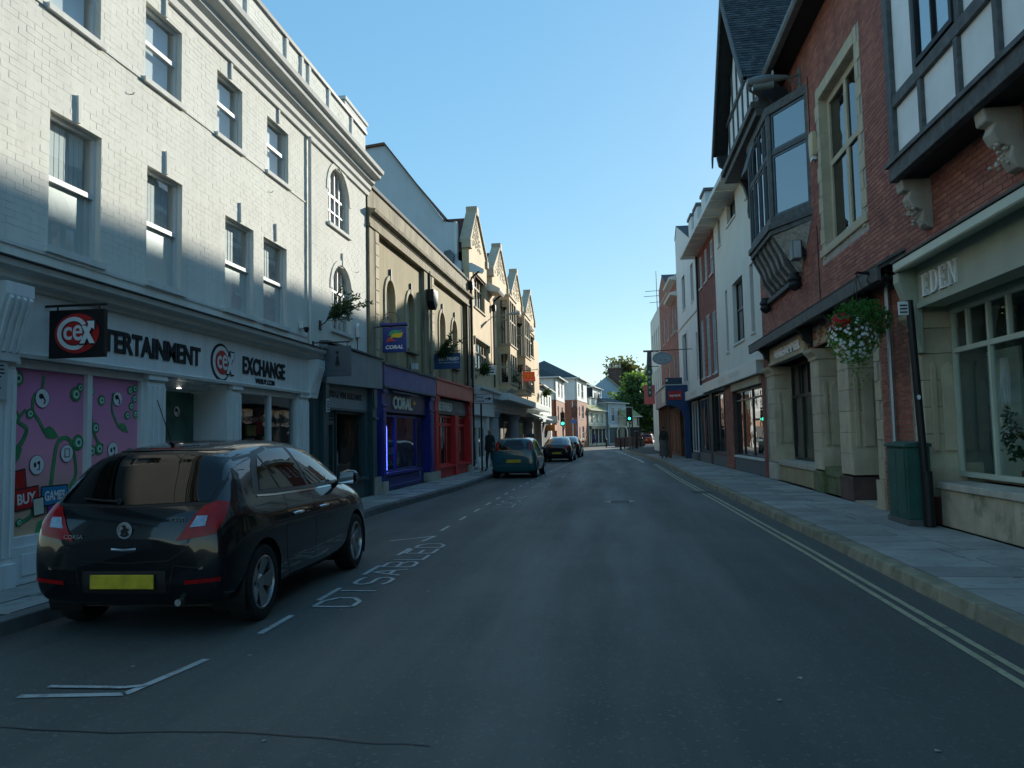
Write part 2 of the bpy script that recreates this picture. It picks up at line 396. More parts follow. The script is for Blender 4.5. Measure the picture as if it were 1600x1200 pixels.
mat('red', (.5, .02, .02), .4, 0, bump=0)
mat('aluminium', (.35, .38, .4), .4, .05, 3, .05, 20, metal=.6)
mat('bluegreyframe', (.10, .14, .17), .45, .1, 3, .05, 20)
mat('blind_or_room', (.58, .60, .57), .8, .04, 3, .05, 20)
mat('blinddark', (.10, .12, .12), .8, .2, 3, .05, 20)
glassmat('glass', refl=1.6); glassmat('glassdark', (.30, .36, .36), 1.3); glassmat('glassshop', (.75, .82, .82), .9, .008)
glassmat('glassmirror', (.35, .4, .42), 8, .008); glassmat('glassold', (.93, .97, .97), 3.0, .003)
# ================================================================ the setting
def asphalt():
    m = bpy.data.materials.new('asphalt'); m.use_nodes = True; t = m.node_tree; N = t.nodes; Lk = t.links
    p = N['Principled BSDF']; g = N.new('ShaderNodeNewGeometry')
    def nz(sc, det=3, scale=None, ro=.6):
        n = N.new('ShaderNodeTexNoise'); n.inputs['Scale'].default_value = sc; n.inputs['Detail'].default_value = det; n.inputs['Roughness'].default_value = ro
        src = g.outputs['Position']
        if scale:
            mp = N.new('ShaderNodeMapping'); mp.inputs['Scale'].default_value = scale; Lk.new(src, mp.inputs[0]); src = mp.outputs[0]
        Lk.new(src, n.inputs['Vector']); return n.outputs['Fac']
    def rm(x, a, b, c, d):
        n = N.new('ShaderNodeMapRange'); n.inputs[1].default_value = a; n.inputs[2].default_value = b
        n.inputs[3].default_value = c; n.inputs[4].default_value = d; Lk.new(x, n.inputs[0]); return n.outputs[0]
    def mul(a, b):
        n = N.new('ShaderNodeMath'); n.operation = 'MULTIPLY'; Lk.new(a, n.inputs[0]); Lk.new(b, n.inputs[1]); return n.outputs[0]
    wear = rm(nz(1, 4, (1.1, .09, 1)), .36, .66, .88, 1.14)           # worn running lines along the street
    patch = rm(nz(.5, 5), .35, .65, .85, 1.15)
    grit = rm(nz(160, 2), .3, .7, .55, 1.5)
    v = mul(mul(wear, patch), grit)
    vo = N.new('ShaderNodeTexVoronoi'); vo.inputs['Scale'].default_value = 55; Lk.new(g.outputs['Position'], vo.inputs['Vector'])
    chip = N.new('ShaderNodeMapRange'); chip.inputs[1].default_value = .93; chip.inputs[2].default_value = .96
    sp = N.new('ShaderNodeSeparateColor'); Lk.new(vo.outputs['Color'], sp.inputs[0]); Lk.new(sp.outputs[0], chip.inputs[0])
    hs = N.new('ShaderNodeHueSaturation'); hs.inputs['Color'].default_value = (.066, .070, .062, 1); Lk.new(v, hs.inputs['Value'])
    mx = N.new('ShaderNodeMix'); mx.data_type = 'RGBA'; mx.inputs[7].default_value = (.10, .105, .10, 1)
    Lk.new(chip.outputs[0], mx.inputs[0]); Lk.new(hs.outputs[0], mx.inputs[6]); Lk.new(mx.outputs[2], p.inputs['Base Color'])
    Lk.new(rm(nz(1, 4, (1.1, .09, 1)), .38, .64, .74, .6), p.inputs['Roughness'])
    b = N.new('ShaderNodeBump'); b.inputs['Strength'].default_value = .55; b.inputs['Distance'].default_value = .006
    Lk.new(nz(120, 3), b.inputs['Height']); Lk.new(b.outputs[0], p.inputs['Normal'])
    return m
ASPH = asphalt()
mat('earth', (.07, .07, .06), .9, .2, .5, .3, 20)
mat('slabgrey', (.30, .30, .28), .8, .2, 2.0, .3, 45, isl=.2, blot=.5, bcol=(.07, .072, .07), bsc=4)
mat('slabjoint', (.05, .05, .045), .9, .2, 5, .3, 50)
mat('kerbstone', (.26, .23, .16), .85, .25, 4, .5, 35, isl=.12, blot=.55, bcol=(.06, .075, .03), bsc=3)
mat('kerbgrey', (.10, .105, .105), .85, .2, 4, .5, 35, isl=.15, blot=.3, bcol=(.04, .05, .03), bsc=3)
mat('roadwhite', (.42, .44, .43), .6, .15, 4, .3, 60, blot=.75, bcol=(.10, .105, .105), bsc=9)
mat('roadyellow', (.40, .37, .24), .6, .15, 4, .3, 60, blot=.8, bcol=(.10, .10, .08), bsc=8)
LK = [(-4.95, -14), (-4.9, 5), (-4.78, 10), (-4.72, 15.5), (-4.55, 18.5), (-4.36, 21.5), (-4.34, 29), (-4.25, 42), (-4.15, 60), (-4.3, 72), (-3.6, 86), (-1.0, 97), (4, 105), (14, 113), (40, 126)]
RK = [(2.80, -14), (2.78, 5), (2.77, 10), (2.68, 17), (2.52, 26), (2.46, 36), (2.40, 43), (2.0, 52), (1.25, 62), (1.0, 70), (1.5, 78), (4.2, 88), (10, 95), (22, 103), (40, 110)]
def at_y(K, y):
    for (x0, y0), (x1, y1) in zip(K, K[1:]):
        if y0 <= y <= y1: return x0+(x1-x0)*(y-y0)/(y1-y0)
    return K[-1][0]
M().quad((-1500, -900, -.03), (1500, -900, -.03), (1500, 2200, -.03), (-1500, 2200, -.03)).build('ground', mat('earth'), struct=True, fix=False)
road = M()
for i in range(len(LK)-1):
    pass
ys = sorted({-14, -2, 2, *range(4, 86, 2), 88, 92, 96, 100, 104, 108})
pl = [(at_y(LK, y)-.04, y, 0) for y in ys]; pr = [(at_y(RK, y)+.04, y, 0) for y in ys]
for i in range(len(ys)-1): road.quad(pl[i], pr[i], pr[i+1], pl[i+1])
ROAD = road.build('road', ASPH, struct=True, fix=False)
M().quad((-30, 86, -.006), (60, 86, -.006), (60, 150, -.006), (-30, 150, -.006)).build('square', ASPH, struct=True, fix=False)
# pavements: a bed sheet with every flagstone laid on it, kerb stones along the edge
def pave(name, K, side, X, y0, y1, cols, kname, km, far, nk):
    bed = M(); yy = [y for y in ys if y <= 84]
    for a, b in zip(yy, yy[1:]):
        bed.quad((at_y(K, a)+side*.05, a, .105), (X(a), a, .105), (X(b), b, .105), (at_y(K, b)+side*.05, b, .105))
    P = bed.build(name, mat('slabjoint'), struct=True, fix=False); rnd = random.Random(5); S = M(); y = y0; n = 0
    while y < y1:
        dy = rnd.choice((.55, .62, .72)); k0, X0 = at_y(K, y)+side*.20, X(y); w = (X0-k0)/cols; off = rnd.uniform(-.25, .25)*w
        e = [k0]+[k0+w*i+off for i in range(1, cols)]+[X0-side*.005]
        for a, b in zip(e, e[1:]):
            p, q = sorted((a, b)); h = .118+rnd.uniform(-.003, .003); t = rnd.uniform(-.003, .003)
            m = M(); g = .011
            m.hexa([(p+g, y+g, .1), (q-g, y+g, .1), (p+g, y+dy-g, .1), (q-g, y+dy-g, .1), (p+g, y+g, h), (q-g, y+g, h+t), (p+g, y+dy-g, h-t), (q-g, y+dy-g, h)])
            if y < far: m.build('paving_slab', mat('slabgrey'), P)
            else: S.add(m.v, m.f)
        y += dy
    if S.v: S.build('paving_slabs', mat('slabgrey'), P, stuff=True, fix=False)
    KB = root(kname, 'x', 'kerb'); del KB['label']; del KB['category']; KB['kind'] = 'structure'
    y = -6; S = M()
    while y < 84:
        L = rnd.choice((.85, .92, .6)); a, b = at_y(K, y), at_y(K, y+L); j = rnd.uniform(-.006, .006); h = .122+rnd.uniform(-.005, .005)
        m = M(); g = .004
        m.hexa([(a+j, y+g, -.02), (a+side*.19, y+g, -.02), (b+j, y+L-g, -.02), (b+side*.19, y+L-g, -.02),
                (a+j+side*.025, y+g, h), (a+side*.19, y+g, h+.002), (b+j+side*.025, y+L-g, h), (b+side*.19, y+L-g, h+.002)])
        if 3 < y < nk:
            o = m.build('kerb_stone', km, KB, bevel=.012)
        else: S.add(m.v, m.f)
        y += L
    S.build('kerb_run', km, KB, stuff=True, fix=False)
    return P
XL = lambda y: LA(0, .03, 0)[0] if y < 18.5 else (LB(y, .03, 0)[0] if y < 33 else LC(y, .03, 0)[0])
XR = lambda y: 4.62 if y < 24 else RB(y, .03, 0)[0]
PL = pave('pavement', LK, -1, XL, 6.0, 40, 2, 'kerb', mat('kerbgrey'), 34, 40)
PR = pave('pavement', RK, 1, XR, 4.5, 52, 2, 'kerb', mat('kerbstone'), 42, 44)
M().box(WORLD, -9, -5.97, -14, 6, .09, .1).build('yard', mat('slabjoint'), struct=True)
# painted markings, thin sheets on the asphalt
def strip(m, pts, w, z=.005):
    for (x0, y0), (x1, y1) in zip(pts, pts[1:]):
        dx, dy = x1-x0, y1-y0; l = hypot(dx, dy); nx, ny = -dy/l*w/2, dx/l*w/2
        m.quad((x0+nx, y0+ny, z), (x0-nx, y0-ny, z), (x1-nx, y1-ny, z), (x1+nx, y1+ny, z))
    return m
def yl(off): return [(at_y(RK, y)-off, y) for y in range(-6, 39, 2)]
strip(M(), yl(.31), .055).build('yellow_line', mat('roadyellow'), ROAD, fix=False)
strip(M(), yl(.43), .055).build('yellow_line', mat('roadyellow'), ROAD, fix=False)
strip(M(), [(1.62, 40.5), (1.55, 44), (1.25, 51)], .12).build('edge_line', mat('roadwhite'), ROAD, fix=False)
for a, b in ((52, 54), (56, 58), (60, 62), (64, 66), (68, 70)):
    t = lambda y: 1.25-(y-51)*.045
    strip(M(), [(t(a), a), (t(b), b)], .16).build('edge_dash', mat('roadwhite'), ROAD, fix=False)
strip(M(), [(-4.0, 74), (-3.0, 85), (-.3, 92.5), (4, 98)], .2).build('stop_line', mat('roadwhite'), ROAD, fix=False)
BX = -2.80
for a, b in ((-3.2, -2.6), (-1.9, -1.3), (-.6, 0), (.7, 1.3), (2, 2.6), (5.88, 6.50), (7.1, 7.7), (8.45, 9.05), (9.85, 10.45), (12.4, 13.05), (13.95, 14.6), (15.5, 16.1), (17.0, 17.6), (18.5, 19.1),
             (20.0, 20.6), (21.5, 22.1), (23, 23.6), (24.4, 25), (25.8, 26.4), (27.3, 27.9), (28.8, 29.4), (30.3, 30.9), (31.8, 32.4), (33.3, 33.9), (34.8, 35.4), (36.3, 36.9), (37.8, 38.4), (39.3, 39.9), (40.8, 41.4), (42.3, 42.9), (45, 45.6)):
    f = lambda y: BX+max(0, y-22)*.028
    strip(M(), [(f(a), a), (f(b), b)], .055).build('bay_dash', mat('roadwhite'), ROAD, fix=False)
strip(M(), [(-3.62, 4.36), (-2.98, 4.44), (-2.86, 5.18)], .06).build('bay_end_mark', mat('roadwhite'), ROAD, fix=False)
strip(M(), [(-3.56, 4.54), (-3.06, 4.55), (-2.945, 4.60)], .045, .009).build('bay_end_mark', mat('roadwhite'), ROAD, fix=False)
strip(M(), [(-3.3, 11.2), (-2.74, 11.74), (-2.80, 11.14)], .055).build('bay_end_mark', mat('roadwhite'), ROAD, fix=False)
def roadtext(s, x0, x1, y0, y1, m=mat('roadwhite')):            # letters read from the kerb side, advancing up the street
    fr = F((0, 0), (0, 1), (-1, 0))
    return text(s, fr, y0, y1, x0, x1, 0, m, ROAD, 'road_lettering', proj=lambda a, z, d: (-z, a, .006), spacing=1.1)
# thin painted strokes: D I S A B L E D
def strokes(word, x0, x1, y0, y1, w):
    G = {'D': [[(0, 0), (0, 1), (.6, 1), (1, .72), (1, .28), (.6, 0), (0, 0)]], 'I': [[(.5, 0), (.5, 1)]],
         'S': [[(0, .1), (.3, 0), (.8, 0), (1, .2), (1, .4), (.8, .5), (.2, .5), (0, .65), (0, .85), (.2, 1), (.8, 1), (1, .9)]],
         'A': [[(0, 0), (.5, 1), (1, 0)], [(.22, .38), (.78, .38)]], 'B': [[(0, 0), (0, 1), (.7, 1), (.95, .85), (.95, .65), (.7, .52), (0, .52)], [(.7, .52), (1, .35), (1, .15), (.75, 0), (0, 0)]],
         'L': [[(0, 1), (0, 0), (1, 0)]], 'E': [[(1, 0), (0, 0), (0, 1), (1, 1)], [(0, .5), (.8, .5)]],
         'O': [[(.3, 0), (0, .3), (0, .7), (.3, 1), (.7, 1), (1, .7), (1, .3), (.7, 0), (.3, 0)]],
         'N': [[(0, 0), (0, 1), (1, 0), (1, 1)]], 'G': [[(1, .8), (.7, 1), (.3, 1), (0, .7), (0, .3), (.3, 0), (.7, 0), (1, .2), (1, .5), (.6, .5)]],
         'Y': [[(0, 1), (.5, .5), (1, 1)], [(.5, .5), (.5, 0)]], ' ': []}
    n = len(word); p = (y1-y0)/n; k = 0
    for i, ch in enumerate(word):
        m = M()
        for s in G[ch]:
            strip(m, [(x0+(x1-x0)*v, y0+p*(i+.08+.72*u)) for u, v in s], w, .006+.0004*(k % 3)); k += 1
        if m.v: m.build('painted_letter', mat('roadwhite'), ROAD, fix=False)
strokes('DISABLED', -2.38, -2.74, 6.8, 11.0, .045)
strokes('LOADING', -2.15, -2.55, 16.4, 19.4, .05)
strokes('ONLY', -1.95, -2.35, 22.3, 24.6, .05)
strokes('LOADING', -1.75, -2.1, 27.5, 30.6, .05)
rnd = random.Random(21)
def crack(x, y, dx, dy, n, w):
    P = [(x, y)]
    for _ in range(n): x += dx+rnd.gauss(0, abs(dy)*.12+.015); y += dy+rnd.gauss(0, abs(dx)*.05+.01); P.append((x, y))
    strip(M(), P, w, .0035).build('tar_joint', mat('tar', (.016, .018, .018), .5, .2, 9, .2), ROAD, fix=False)
crack(-4.7, 3.92, .14, -.004, 26, .011)
MC = root('manhole_cover', 'round dark iron manhole cover in the middle of the lane', 'manhole cover', (.15, 17.5, 0))
m = M().lathe((.15, 17.5), [(.34, .0), (.34, .006), (.31, .007), (.30, .004), (.01, .004)], 28); m.build('cover_frame', mat('iron'), MC)
for k in range(-3, 4): M().box(WORLD, .15-.2, .35-.0, 17.5+k*.07-.012, 17.5+k*.07+.012, .004, .010).build('raised_bar', mat('iron'), MC)
# loose chippings and leaf bits on the road
rnd = random.Random(3); S = M()
for i in range(90):
    y = 2.5+rnd.random()**1.6*42; x = rnd.uniform(-4.6, 2.6); r = rnd.uniform(.006, .02); a = rnd.uniform(0, 6.28)
    q = [(x+r*cos(a+t)*rnd.uniform(.6, 1.3), y+r*sin(a+t)*1.2, .004+rnd.uniform(0, .006)) for t in (0, 1.6, 3.1, 4.7)]
    S.add(q, [(0, 1, 2, 3)])
S.build('road_litter', mat('litter', (.30, .29, .26), .8, .3, 20), stuff=True, fix=False)
g = root('drain_cover', 'dark iron gully grating set in the road by the right kerb', 'drain cover', (2.3, 20, 0))
m = M()
for i in range(7): m.box(WORLD, 2.02+i*.06, 2.05+i*.06, 19.75, 20.2, .002, .012)
m.box(WORLD, 1.98, 2.46, 19.7, 19.75, .002, .012).box(WORLD, 1.98, 2.46, 20.2, 20.25, .002, .012)
m.build('grating', mat('iron'), g)
g['label'] = 'dark iron gully grating set in the road between the yellow lines and the lane'
# ================================================================ left row: white painted brick building with the exchange shop
B1 = root('painted_brick_building', 'white painted brick building with sash windows, heavy cornice and a games exchange shop', 'building', (-6, 10, 0))
H1 = [(5.75, 6.60, 3.68, 5.22), (7.50, 8.36, 3.68, 5.22), (9.28, 10.12, 3.66, 5.22), (11.36, 12.34, 3.64, 5.15), (12.72, 13.70, 3.64, 5.17)]
H2 = [(5.60, 6.42, 6.37, 7.44), (7.46, 8.31, 6.37, 7.44), (9.21, 10.08, 6.37, 7.44), (11.09, 11.92, 6.37, 7.43), (12.86, 13.78, 6.38, 7.43)]
HA = [(16.08, 17.37, 3.95, 5.47, 4.85), (15.89, 17.23, 6.28, 7.66, 7.0)]
FD = .012
m = M(); wall(m, LA, 1.5, 18.5, 3.1, 9.25, H1+H2+HA, .34); m.build('wall', mat('paintbrick'), B1, fix=False)
M().box(LA, 1.5, 18.5, -.34, -.3, 8.2, 9.24).build('parapet_back', mat('paintbrick'), B1)
bricks(B1, LA, 5.9, 18.5, 3.40, 7.70, H1+H2+HA, mat('paintbrick'), pr=.0017, near=(8, 4.6), nmax=260, irr=.0014, irrz=.0012, mo=.006)
bricks(B1, LA, 9.8, 18.5, 8.48, 9.22, [], mat('paintbrick'), pr=.0035, irr=.002, mo=.006)
side = M(); side.quad(LA(18.5, 0, 3), LA(18.5, -9, 3), LA(18.5, -9, 8.2), LA(18.5, 0, 9.25)); side.quad(LA(1.5, -.3, 8.2), LA(18.5, -.3, 8.2), LA(18.5, -9, 8.2), LA(1.5, -9, 8.2))
side.build('roof', mat('leadgrey'), B1, fix=False)
M().box(LA, 1.5, 18.53, -.40, .05, 9.25, 9.34).build('coping', mat('leadgrey'), B1, bevel=.01)
M().box(LA, 16.9, 18.5, -.3, .035, 9.34, 9.48).box(LA, 16.86, 18.55, -.36, .07, 9.48, 9.56).build('end_pier', mat('whitetrim'), B1)
for a in (8.9, 10.5, 12.04, 13.66, 14.4, 14.78, 15.9, 17.4):
    M().box(LA, a-.05, a+.05, .003, .045, 8.45, 9.24).build('pilaster_strip', mat('whitetrim'), B1)
CP = [(0, 7.70), (.05, 7.70), (.06, 7.80), (.11, 7.84), (.12, 7.93), (.20, 7.99), (.22, 8.06), (.36, 8.12), (.38, 8.20), (.44, 8.22), (.46, 8.30), (.40, 8.36), (.05, 8.44), (0, 8.44)]
M().ext(LA, CP, 1.5, 18.62).build('cornice', mat('whitetrim'), B1)
M().ext(LA, [(0, 6.31), (.018, 6.305), (.02, 6.335), (0, 6.35)], 1.5, 14.66).build('string_course', mat('whitetrim'), B1)
M().ext(LA, [(0, 3.57), (.018, 3.57), (.02, 3.61), (0, 3.62)], 1.5, 14.66).build('string_course', mat('whitetrim'), B1)
M().tube([LA(14.72, .05, 7.72), LA(14.72, .05, 3.36)], .035).build('drainpipe', mat('whitetrim'), B1, smooth=True)
mat('frosted', (.80, .82, .78), .35, .03, 2, .03, 10); mat('blindstripe', (.62, .68, .70), .6, .05, 3, .05, 20)
def key(a, z0, z1): M().prism(LA, [(a-.02, z0), (a+.02, z0), (a+.03, z1), (a-.03, z1)], .0, .035).build('keystone', mat('whitetrim'), B1)
def sash(a0, a1, z0, z1, lo):
    w = win(B1, LA, a0, a1, z0, z1, .07, .05, rails=(((z0+z1)/2+.02, .06),), fm=mat('whitegloss'), gm=MATS['glassold'], sill=.05, bm=mat('whitetrim'), back=mat('dark'), bd=.5)
    zm = (z0+z1)/2
    if lo:
        M().box(LA, a0+.05, a1-.05, -.125, -.12, z0+.05, zm).build('frosted_panel', mat('frosted'), w)
        m = M(); n = 9
        for i in range(n):
            p = a0+.06+(a1-a0-.14)*i/n; m.box(LA, p, p+.07, -.185, -.18, zm+.02, z1-.06)
        m.build('vertical_blind', mat('blindstripe'), w)
    else: M().box(LA, a0+.05, a1-.05, -.20, -.19, z0+.05, z1-.05).build('blind_or_room', mat('blindstripe'), w)
    return w
for h in H1: sash(*h, 1); key((h[0]+h[1])/2, h[3]+.0, h[3]+.32)
for h in H2: sash(*h, 0); key((h[0]+h[1])/2, h[3]+.0, 7.72)
for h in HA:
    c = (h[0]+h[1])/2; w = h[1]-h[0]
    win(B1, LA, h[0], h[1], h[2], h[3], .10, .06, gm=MATS['glassold'], bars=(c-w*.22, c, c+w*.22), rails=((h[4], .05), h[2]+(h[4]-h[2])*.5), fm=mat('whitegloss'),
        sill=.06, bm=mat('whitetrim'), back=mat('blinddark'), bd=.25, arch=h[4])
    M().ring(LA, c, h[4], w/2+.13, h[3]-h[4]+.13, .12, 0, .02, 14, 0, pi).build('arch_moulding', mat('paintbrick'), B1)
    key(c, h[3], h[3]+(.3 if h[3] < 6 else .08))
for a, z in ((13.0, 6.02), (8.9, 6.0), (17.75, 5.55)):
    M().tube([LA(a, 0, z), LA(a, .04, z), LA(a+.01, .05, z+.03)], .006, 5).build('wall_hook', mat('iron'), B1)
# shopfront of the exchange
S1 = M().box(LA, 1.5, 14.95, -.3, .06, 2.43, 3.12).build('shop_fascia', mat('fasciawhite'), B1)
M().ext(LA, [(-.05, 3.12), (.10, 3.12), (.12, 3.16), (.20, 3.18), (.22, 3.24), (.31, 3.27), (.33, 3.33), (.0, 3.40), (-.05, 3.40)], 1.5, 15.08).build('shop_cornice', mat('whitetrim'), B1)
M().ext(LA, [(0, 3.402), (.35, 3.335), (.36, 3.35), (0, 3.43)], 1.5, 15.1).build('lead_flashing', mat('leadgrey'), B1)
M().ext(LA, [(.06, 2.42), (.10, 2.42), (.11, 2.46), (.06, 2.48)], 1.5, 14.95).build('fascia_moulding', mat('whitetrim'), S1)
black = mat('lettergrey', (.02, .022, .024), .75, .1, 4, 0)
text('ENTERTAINMENT', LA, 7.95, 10.52, 2.63, 2.90, .061, black, S1, bold=.03, th=.015)
text('EXCHANGE', LA, 11.83, 13.46, 2.63, 2.92, .061, black, S1, bold=.03, th=.015)
text('WEBUY.COM', LA, 12.28, 13.03, 2.50, 2.59, .061, black, S1, bold=.03, th=.01)
def cexlogo(fr, a, z, r, d, par, onblack=True):
    k = lambda ps: [(a+p*r, z+q*r) for p, q in ps]
    egg = [(.92*cos(t)*(1 if cos(t) < 0 else .80)-.12, .82*sin(t)-.02*cos(t)) for t in [2*pi*i/32 for i in range(32)]]
    if onblack: M().disc(fr, a, z, r*1.18, r*.98, d, d+.004, 40).build('red_oval', mat('red'), par)
    else: M().prism(fr, [(a+p*r*1.16-.01*r, z+q*r*1.16) for p, q in egg], d, d+.004).build('dark_outline', mat('lettergrey'), par)
    m = M(); m.prism(fr, k([(p*1.0, q*1.0) for p, q in egg]), d+.004, d+.008)
    m.build('white_ring', mat('white'), par)
    M().prism(fr, k([(p*.74-.03, q*.74) for p, q in egg]), d+.008, d+.011).build('red_centre' if not onblack else 'dark_centre', mat('red') if not onblack else mat('lettergrey'), par)
    M().prism(fr, k([(p*.68-.03, q*.68) for p, q in egg]), d+.011, d+.013).build('inner_field', mat('red'), par)
    text('c', fr, a-.66*r, a-.22*r, z-.32*r, z+.32*r, d+.014, mat('white'), par, bold=.02, th=.004)
    text('e', fr, a-.16*r, a+.34*r, z-.36*r, z+.40*r, d+.015, mat('white'), par, bold=.01, th=.004)
    for nm, mm, g, dd in (('x_outline', mat('lettergrey'), .075, .012), ('x_stroke', mat('white'), 0, .017)):
        M().prism(fr, k([(.30-g, .36), (.52, .36+g), (1.02+g*.4, -.52-g), (.74, -.52-g)]), d+dd, d+dd+.003).build(nm, mm, par)
        M().prism(fr, k([(.22-g, -.52-g), (.48+g, -.52-g), (.84+g, .26), (.98+g, .16), (.98+g, .58+g), (.58-g, .58+g), (.68-g, .44)]), d+dd+.003, d+dd+.005).build(nm, mm, par)
LG = M().disc(LA, 11.20, 2.74, .02, .02, .058, .060).build('exchange_logo', mat('white'), B1)
cexlogo(LA, 11.20, 2.745, .31, .061, S1, False)
def fluted(a0, a1, z0, z1, n, name='pilaster', cap=True):
    m = M().box(LA, a0, a1, -.2, .05, z0, z1); w = (a1-a0)/(2*n+1)
    for i in range(n+1): m.box(LA, a0+w*2*i, a0+w*(2*i+1), .05, .065, z0+.30, z1-.14)
    m.box(LA, a0-.02, a1+.02, -.2, .085, z0, z0+.24).box(LA, a0-.02, a1+.02, -.2, .085, z1-.07, z1)
    return m.build(name, mat('fasciawhite'), B1, bevel=.004)
for a, b in ((3.2, 3.5), (6.72, 7.04), (9.27, 9.66), (11.50, 11.80), (14.18, 14.62)): fluted(a, b, .12, 2.42, 3)
for a0, a1 in ((6.62, 6.99), (14.55, 14.93)):
    m = M().ext(LA, [(.06, 2.36), (.12, 2.36), (.14, 2.5), (.2, 2.75), (.28, 3.0), (.28, 3.12), (.06, 3.12)], a0, a1)
    for i in range(4):
        a = a0+.05+i*.085; m.ext(LA, [(.125, 2.45), (.15, 2.45), (.215, 2.72), (.295, 2.96), (.27, 3.0)], a, a+.04)
    m.build('scroll_bracket', mat('fasciawhite'), B1, bevel=.004)
M().box(LA, 14.95, 15.30, -.3, .02, .12, 3.1).build('pier', mat('tealdark'), B1)
M().box(LA, 1.5, 3.2, -.3, 0, .12, 2.43).build('plain_bay', mat('fasciawhite'), B1)
# shop window with printed picture
mp = bpy.data.materials.new('print_pink'); mp.use_nodes = True
_t = mp.node_tree; _g = _t.nodes.new('ShaderNodeNewGeometry'); _s = _t.nodes.new('ShaderNodeSeparateXYZ'); _c = _t.nodes.new('ShaderNodeValToRGB'); _r = _t.nodes.new('ShaderNodeMapRange')
_r.inputs[1].default_value = .57; _r.inputs[2].default_value = 2.33
_t.links.new(_g.outputs['Position'], _s.inputs[0]); _t.links.new(_s.outputs[2], _r.inputs[0]); _t.links.new(_r.outputs[0], _c.inputs[0]); _t.links.new(_c.outputs[0], _t.nodes['Principled BSDF'].inputs['Base Color'])
_c.color_ramp.elements[0].color = (.68, .46, .28, 1); _c.color_ramp.elements[1].color = (.64, .24, .50, 1)
e = _c.color_ramp.elements.new(.28); e.color = (.66, .38, .34, 1); e = _c.color_ramp.elements.new(.5); e.color = (.88, .34, .50, 1)
_t.nodes['Principled BSDF'].inputs['Roughness'].default_value = .25; MATS['print_pink'] = mp
gr = mat('print_green', (.06, .30, .12), .3, .35, 6, 0); gd = mat('print_darkgreen', (.015, .09, .05), .3, .2, 6, 0)
def vine(fr, par, pts, w, d, w2=None):
    P = []
    for i in range(len(pts)-1):
        p0, p1, p2, p3 = pts[max(i-1, 0)], pts[i], pts[i+1], pts[min(i+2, len(pts)-1)]
        for k in range(6):
            t = k/6; P.append(tuple(.5*((2*p1[j])+(-p0[j]+p2[j])*t+(2*p0[j]-5*p1[j]+4*p2[j]-p3[j])*t*t+(-p0[j]+3*p1[j]-3*p2[j]+p3[j])*t**3) for j in (0, 1)))
    P.append(pts[-1])
    M().ribbon(fr, P, w+.012, d, d+.001, (w2+.01) if w2 else None).build('vine_outline', gd, par)
    M().ribbon(fr, P, w, d+.001, d+.002, w2).build('vine', gr, par)
def eye(fr, par, a, z, r, d):
    M().disc(fr, a, z, r*1.08, r*1.08, d, d+.001).build('eye_outline', gd, par); M().disc(fr, a, z, r, r, d+.001, d+.002).build('eyeball', gr, par)
    M().disc(fr, a+.1*r, z, r*.62, r*.62, d+.002, d+.003).build('eye_ring', mat('print_pale', (.5, .72, .6), .3, 0, bump=0), par)
    M().disc(fr, a+.15*r, z, r*.30, r*.30, d+.003, d+.004).build('pupil', mat('print_teal', (.02, .16, .16), .3, 0, bump=0), par)
def badge(fr, par, a, z, r, kind, d):
    M().disc(fr, a, z, r*1.06, r*1.06, d, d+.001).build('badge_outline', mat('lettergrey'), par)
    M().disc(fr, a, z, r, r, d+.001, d+.002).build('badge', mat('white'), par); K = mat('lettergrey'); m = M(); e0, e1 = d+.002, d+.003
    if kind == 0: m.disc(fr, a-.02, z+.02, .035, .03, e0, e1, 10).ribbon(fr, [(a, z+.03), (a+.04, z-.03), (a+.02, z-.06)], .02, e0, e1)
    elif kind == 1: m.ribbon(fr, [(a-.035, z-.04), (a-.035, z+.05), (a+.04, z+.05), (a+.04, z-.04), (a-.035, z-.04)], .012, e0, e1)
    else: m.disc(fr, a-.03, z, .018, .03, e0, e1, 10).disc(fr, a+.02, z+.02, .018, .018, e0, e1, 10).ribbon(fr, [(a+.035, z+.04), (a+.035, z-.05), (a, z-.05)], .014, e0, e1)
    m.build('badge_icon', K, par)
def leaf(fr, par, a, z, l, w, ang, d):
    pts = [(0, 0), (.3, .5), (.6, .42), (1, 0), (.6, -.42), (.3, -.5)]
    q = [(a+l*p*cos(ang)-w*s*sin(ang), z+l*p*sin(ang)+w*s*cos(ang)) for p, s in pts]
    M().prism(fr, q, d, d+.002).build('leaf', gr, par)
def placard(fr, par, a, z, w, h, ang, mm, s, d):
    def P(p, q): return (a+p*cos(ang)-q*sin(ang), z+p*sin(ang)+q*cos(ang))
    M().prism(fr, [P(-w/2-.015, -h/2-.015), P(w/2+.015, -h/2-.015), P(w/2+.015, h/2+.015), P(-w/2-.015, h/2+.015)], d, d+.001).build('placard_edge', mat('lettergrey'), par)
    M().prism(fr, [P(-w/2, -h/2), P(w/2, -h/2), P(w/2, h/2), P(-w/2, h/2)], d+.001, d+.002).build('placard', mm, par)
    if s: text(s, fr, -w*.4, w*.4, -h*.28, h*.28, d+.0025, mat('white'), par, 'placard_lettering', bold=.03, proj=lambda p, q, dd: fr(*(lambda t: (t[0], dd, t[1]))(P(p, q))))
def art(fr, par, a0, a1, z0, z1, d, full=True):
    A = M().quad(fr(a0, d, z0), fr(a1, d, z0), fr(a1, d, z1), fr(a0, d, z1)).build('printed_picture', mp, par, fix=False); d += .001
    return A
W1 = M()
for a0, a1, z0, z1 in ((7.04, 9.27, .50, .60), (7.04, 9.27, 2.33, 2.42), (7.04, 7.10, .6, 2.33), (9.21, 9.27, .6, 2.33), (8.19, 8.27, .6, 2.33)):
    W1.box(LA, a0, a1, -.10, .0, z0, z1)
W1 = W1.build('shop_window', mat('fasciawhite'), B1, bevel=.004)
W1['label'] = 'window covered with a pink printed picture of green plants'
D = -.055
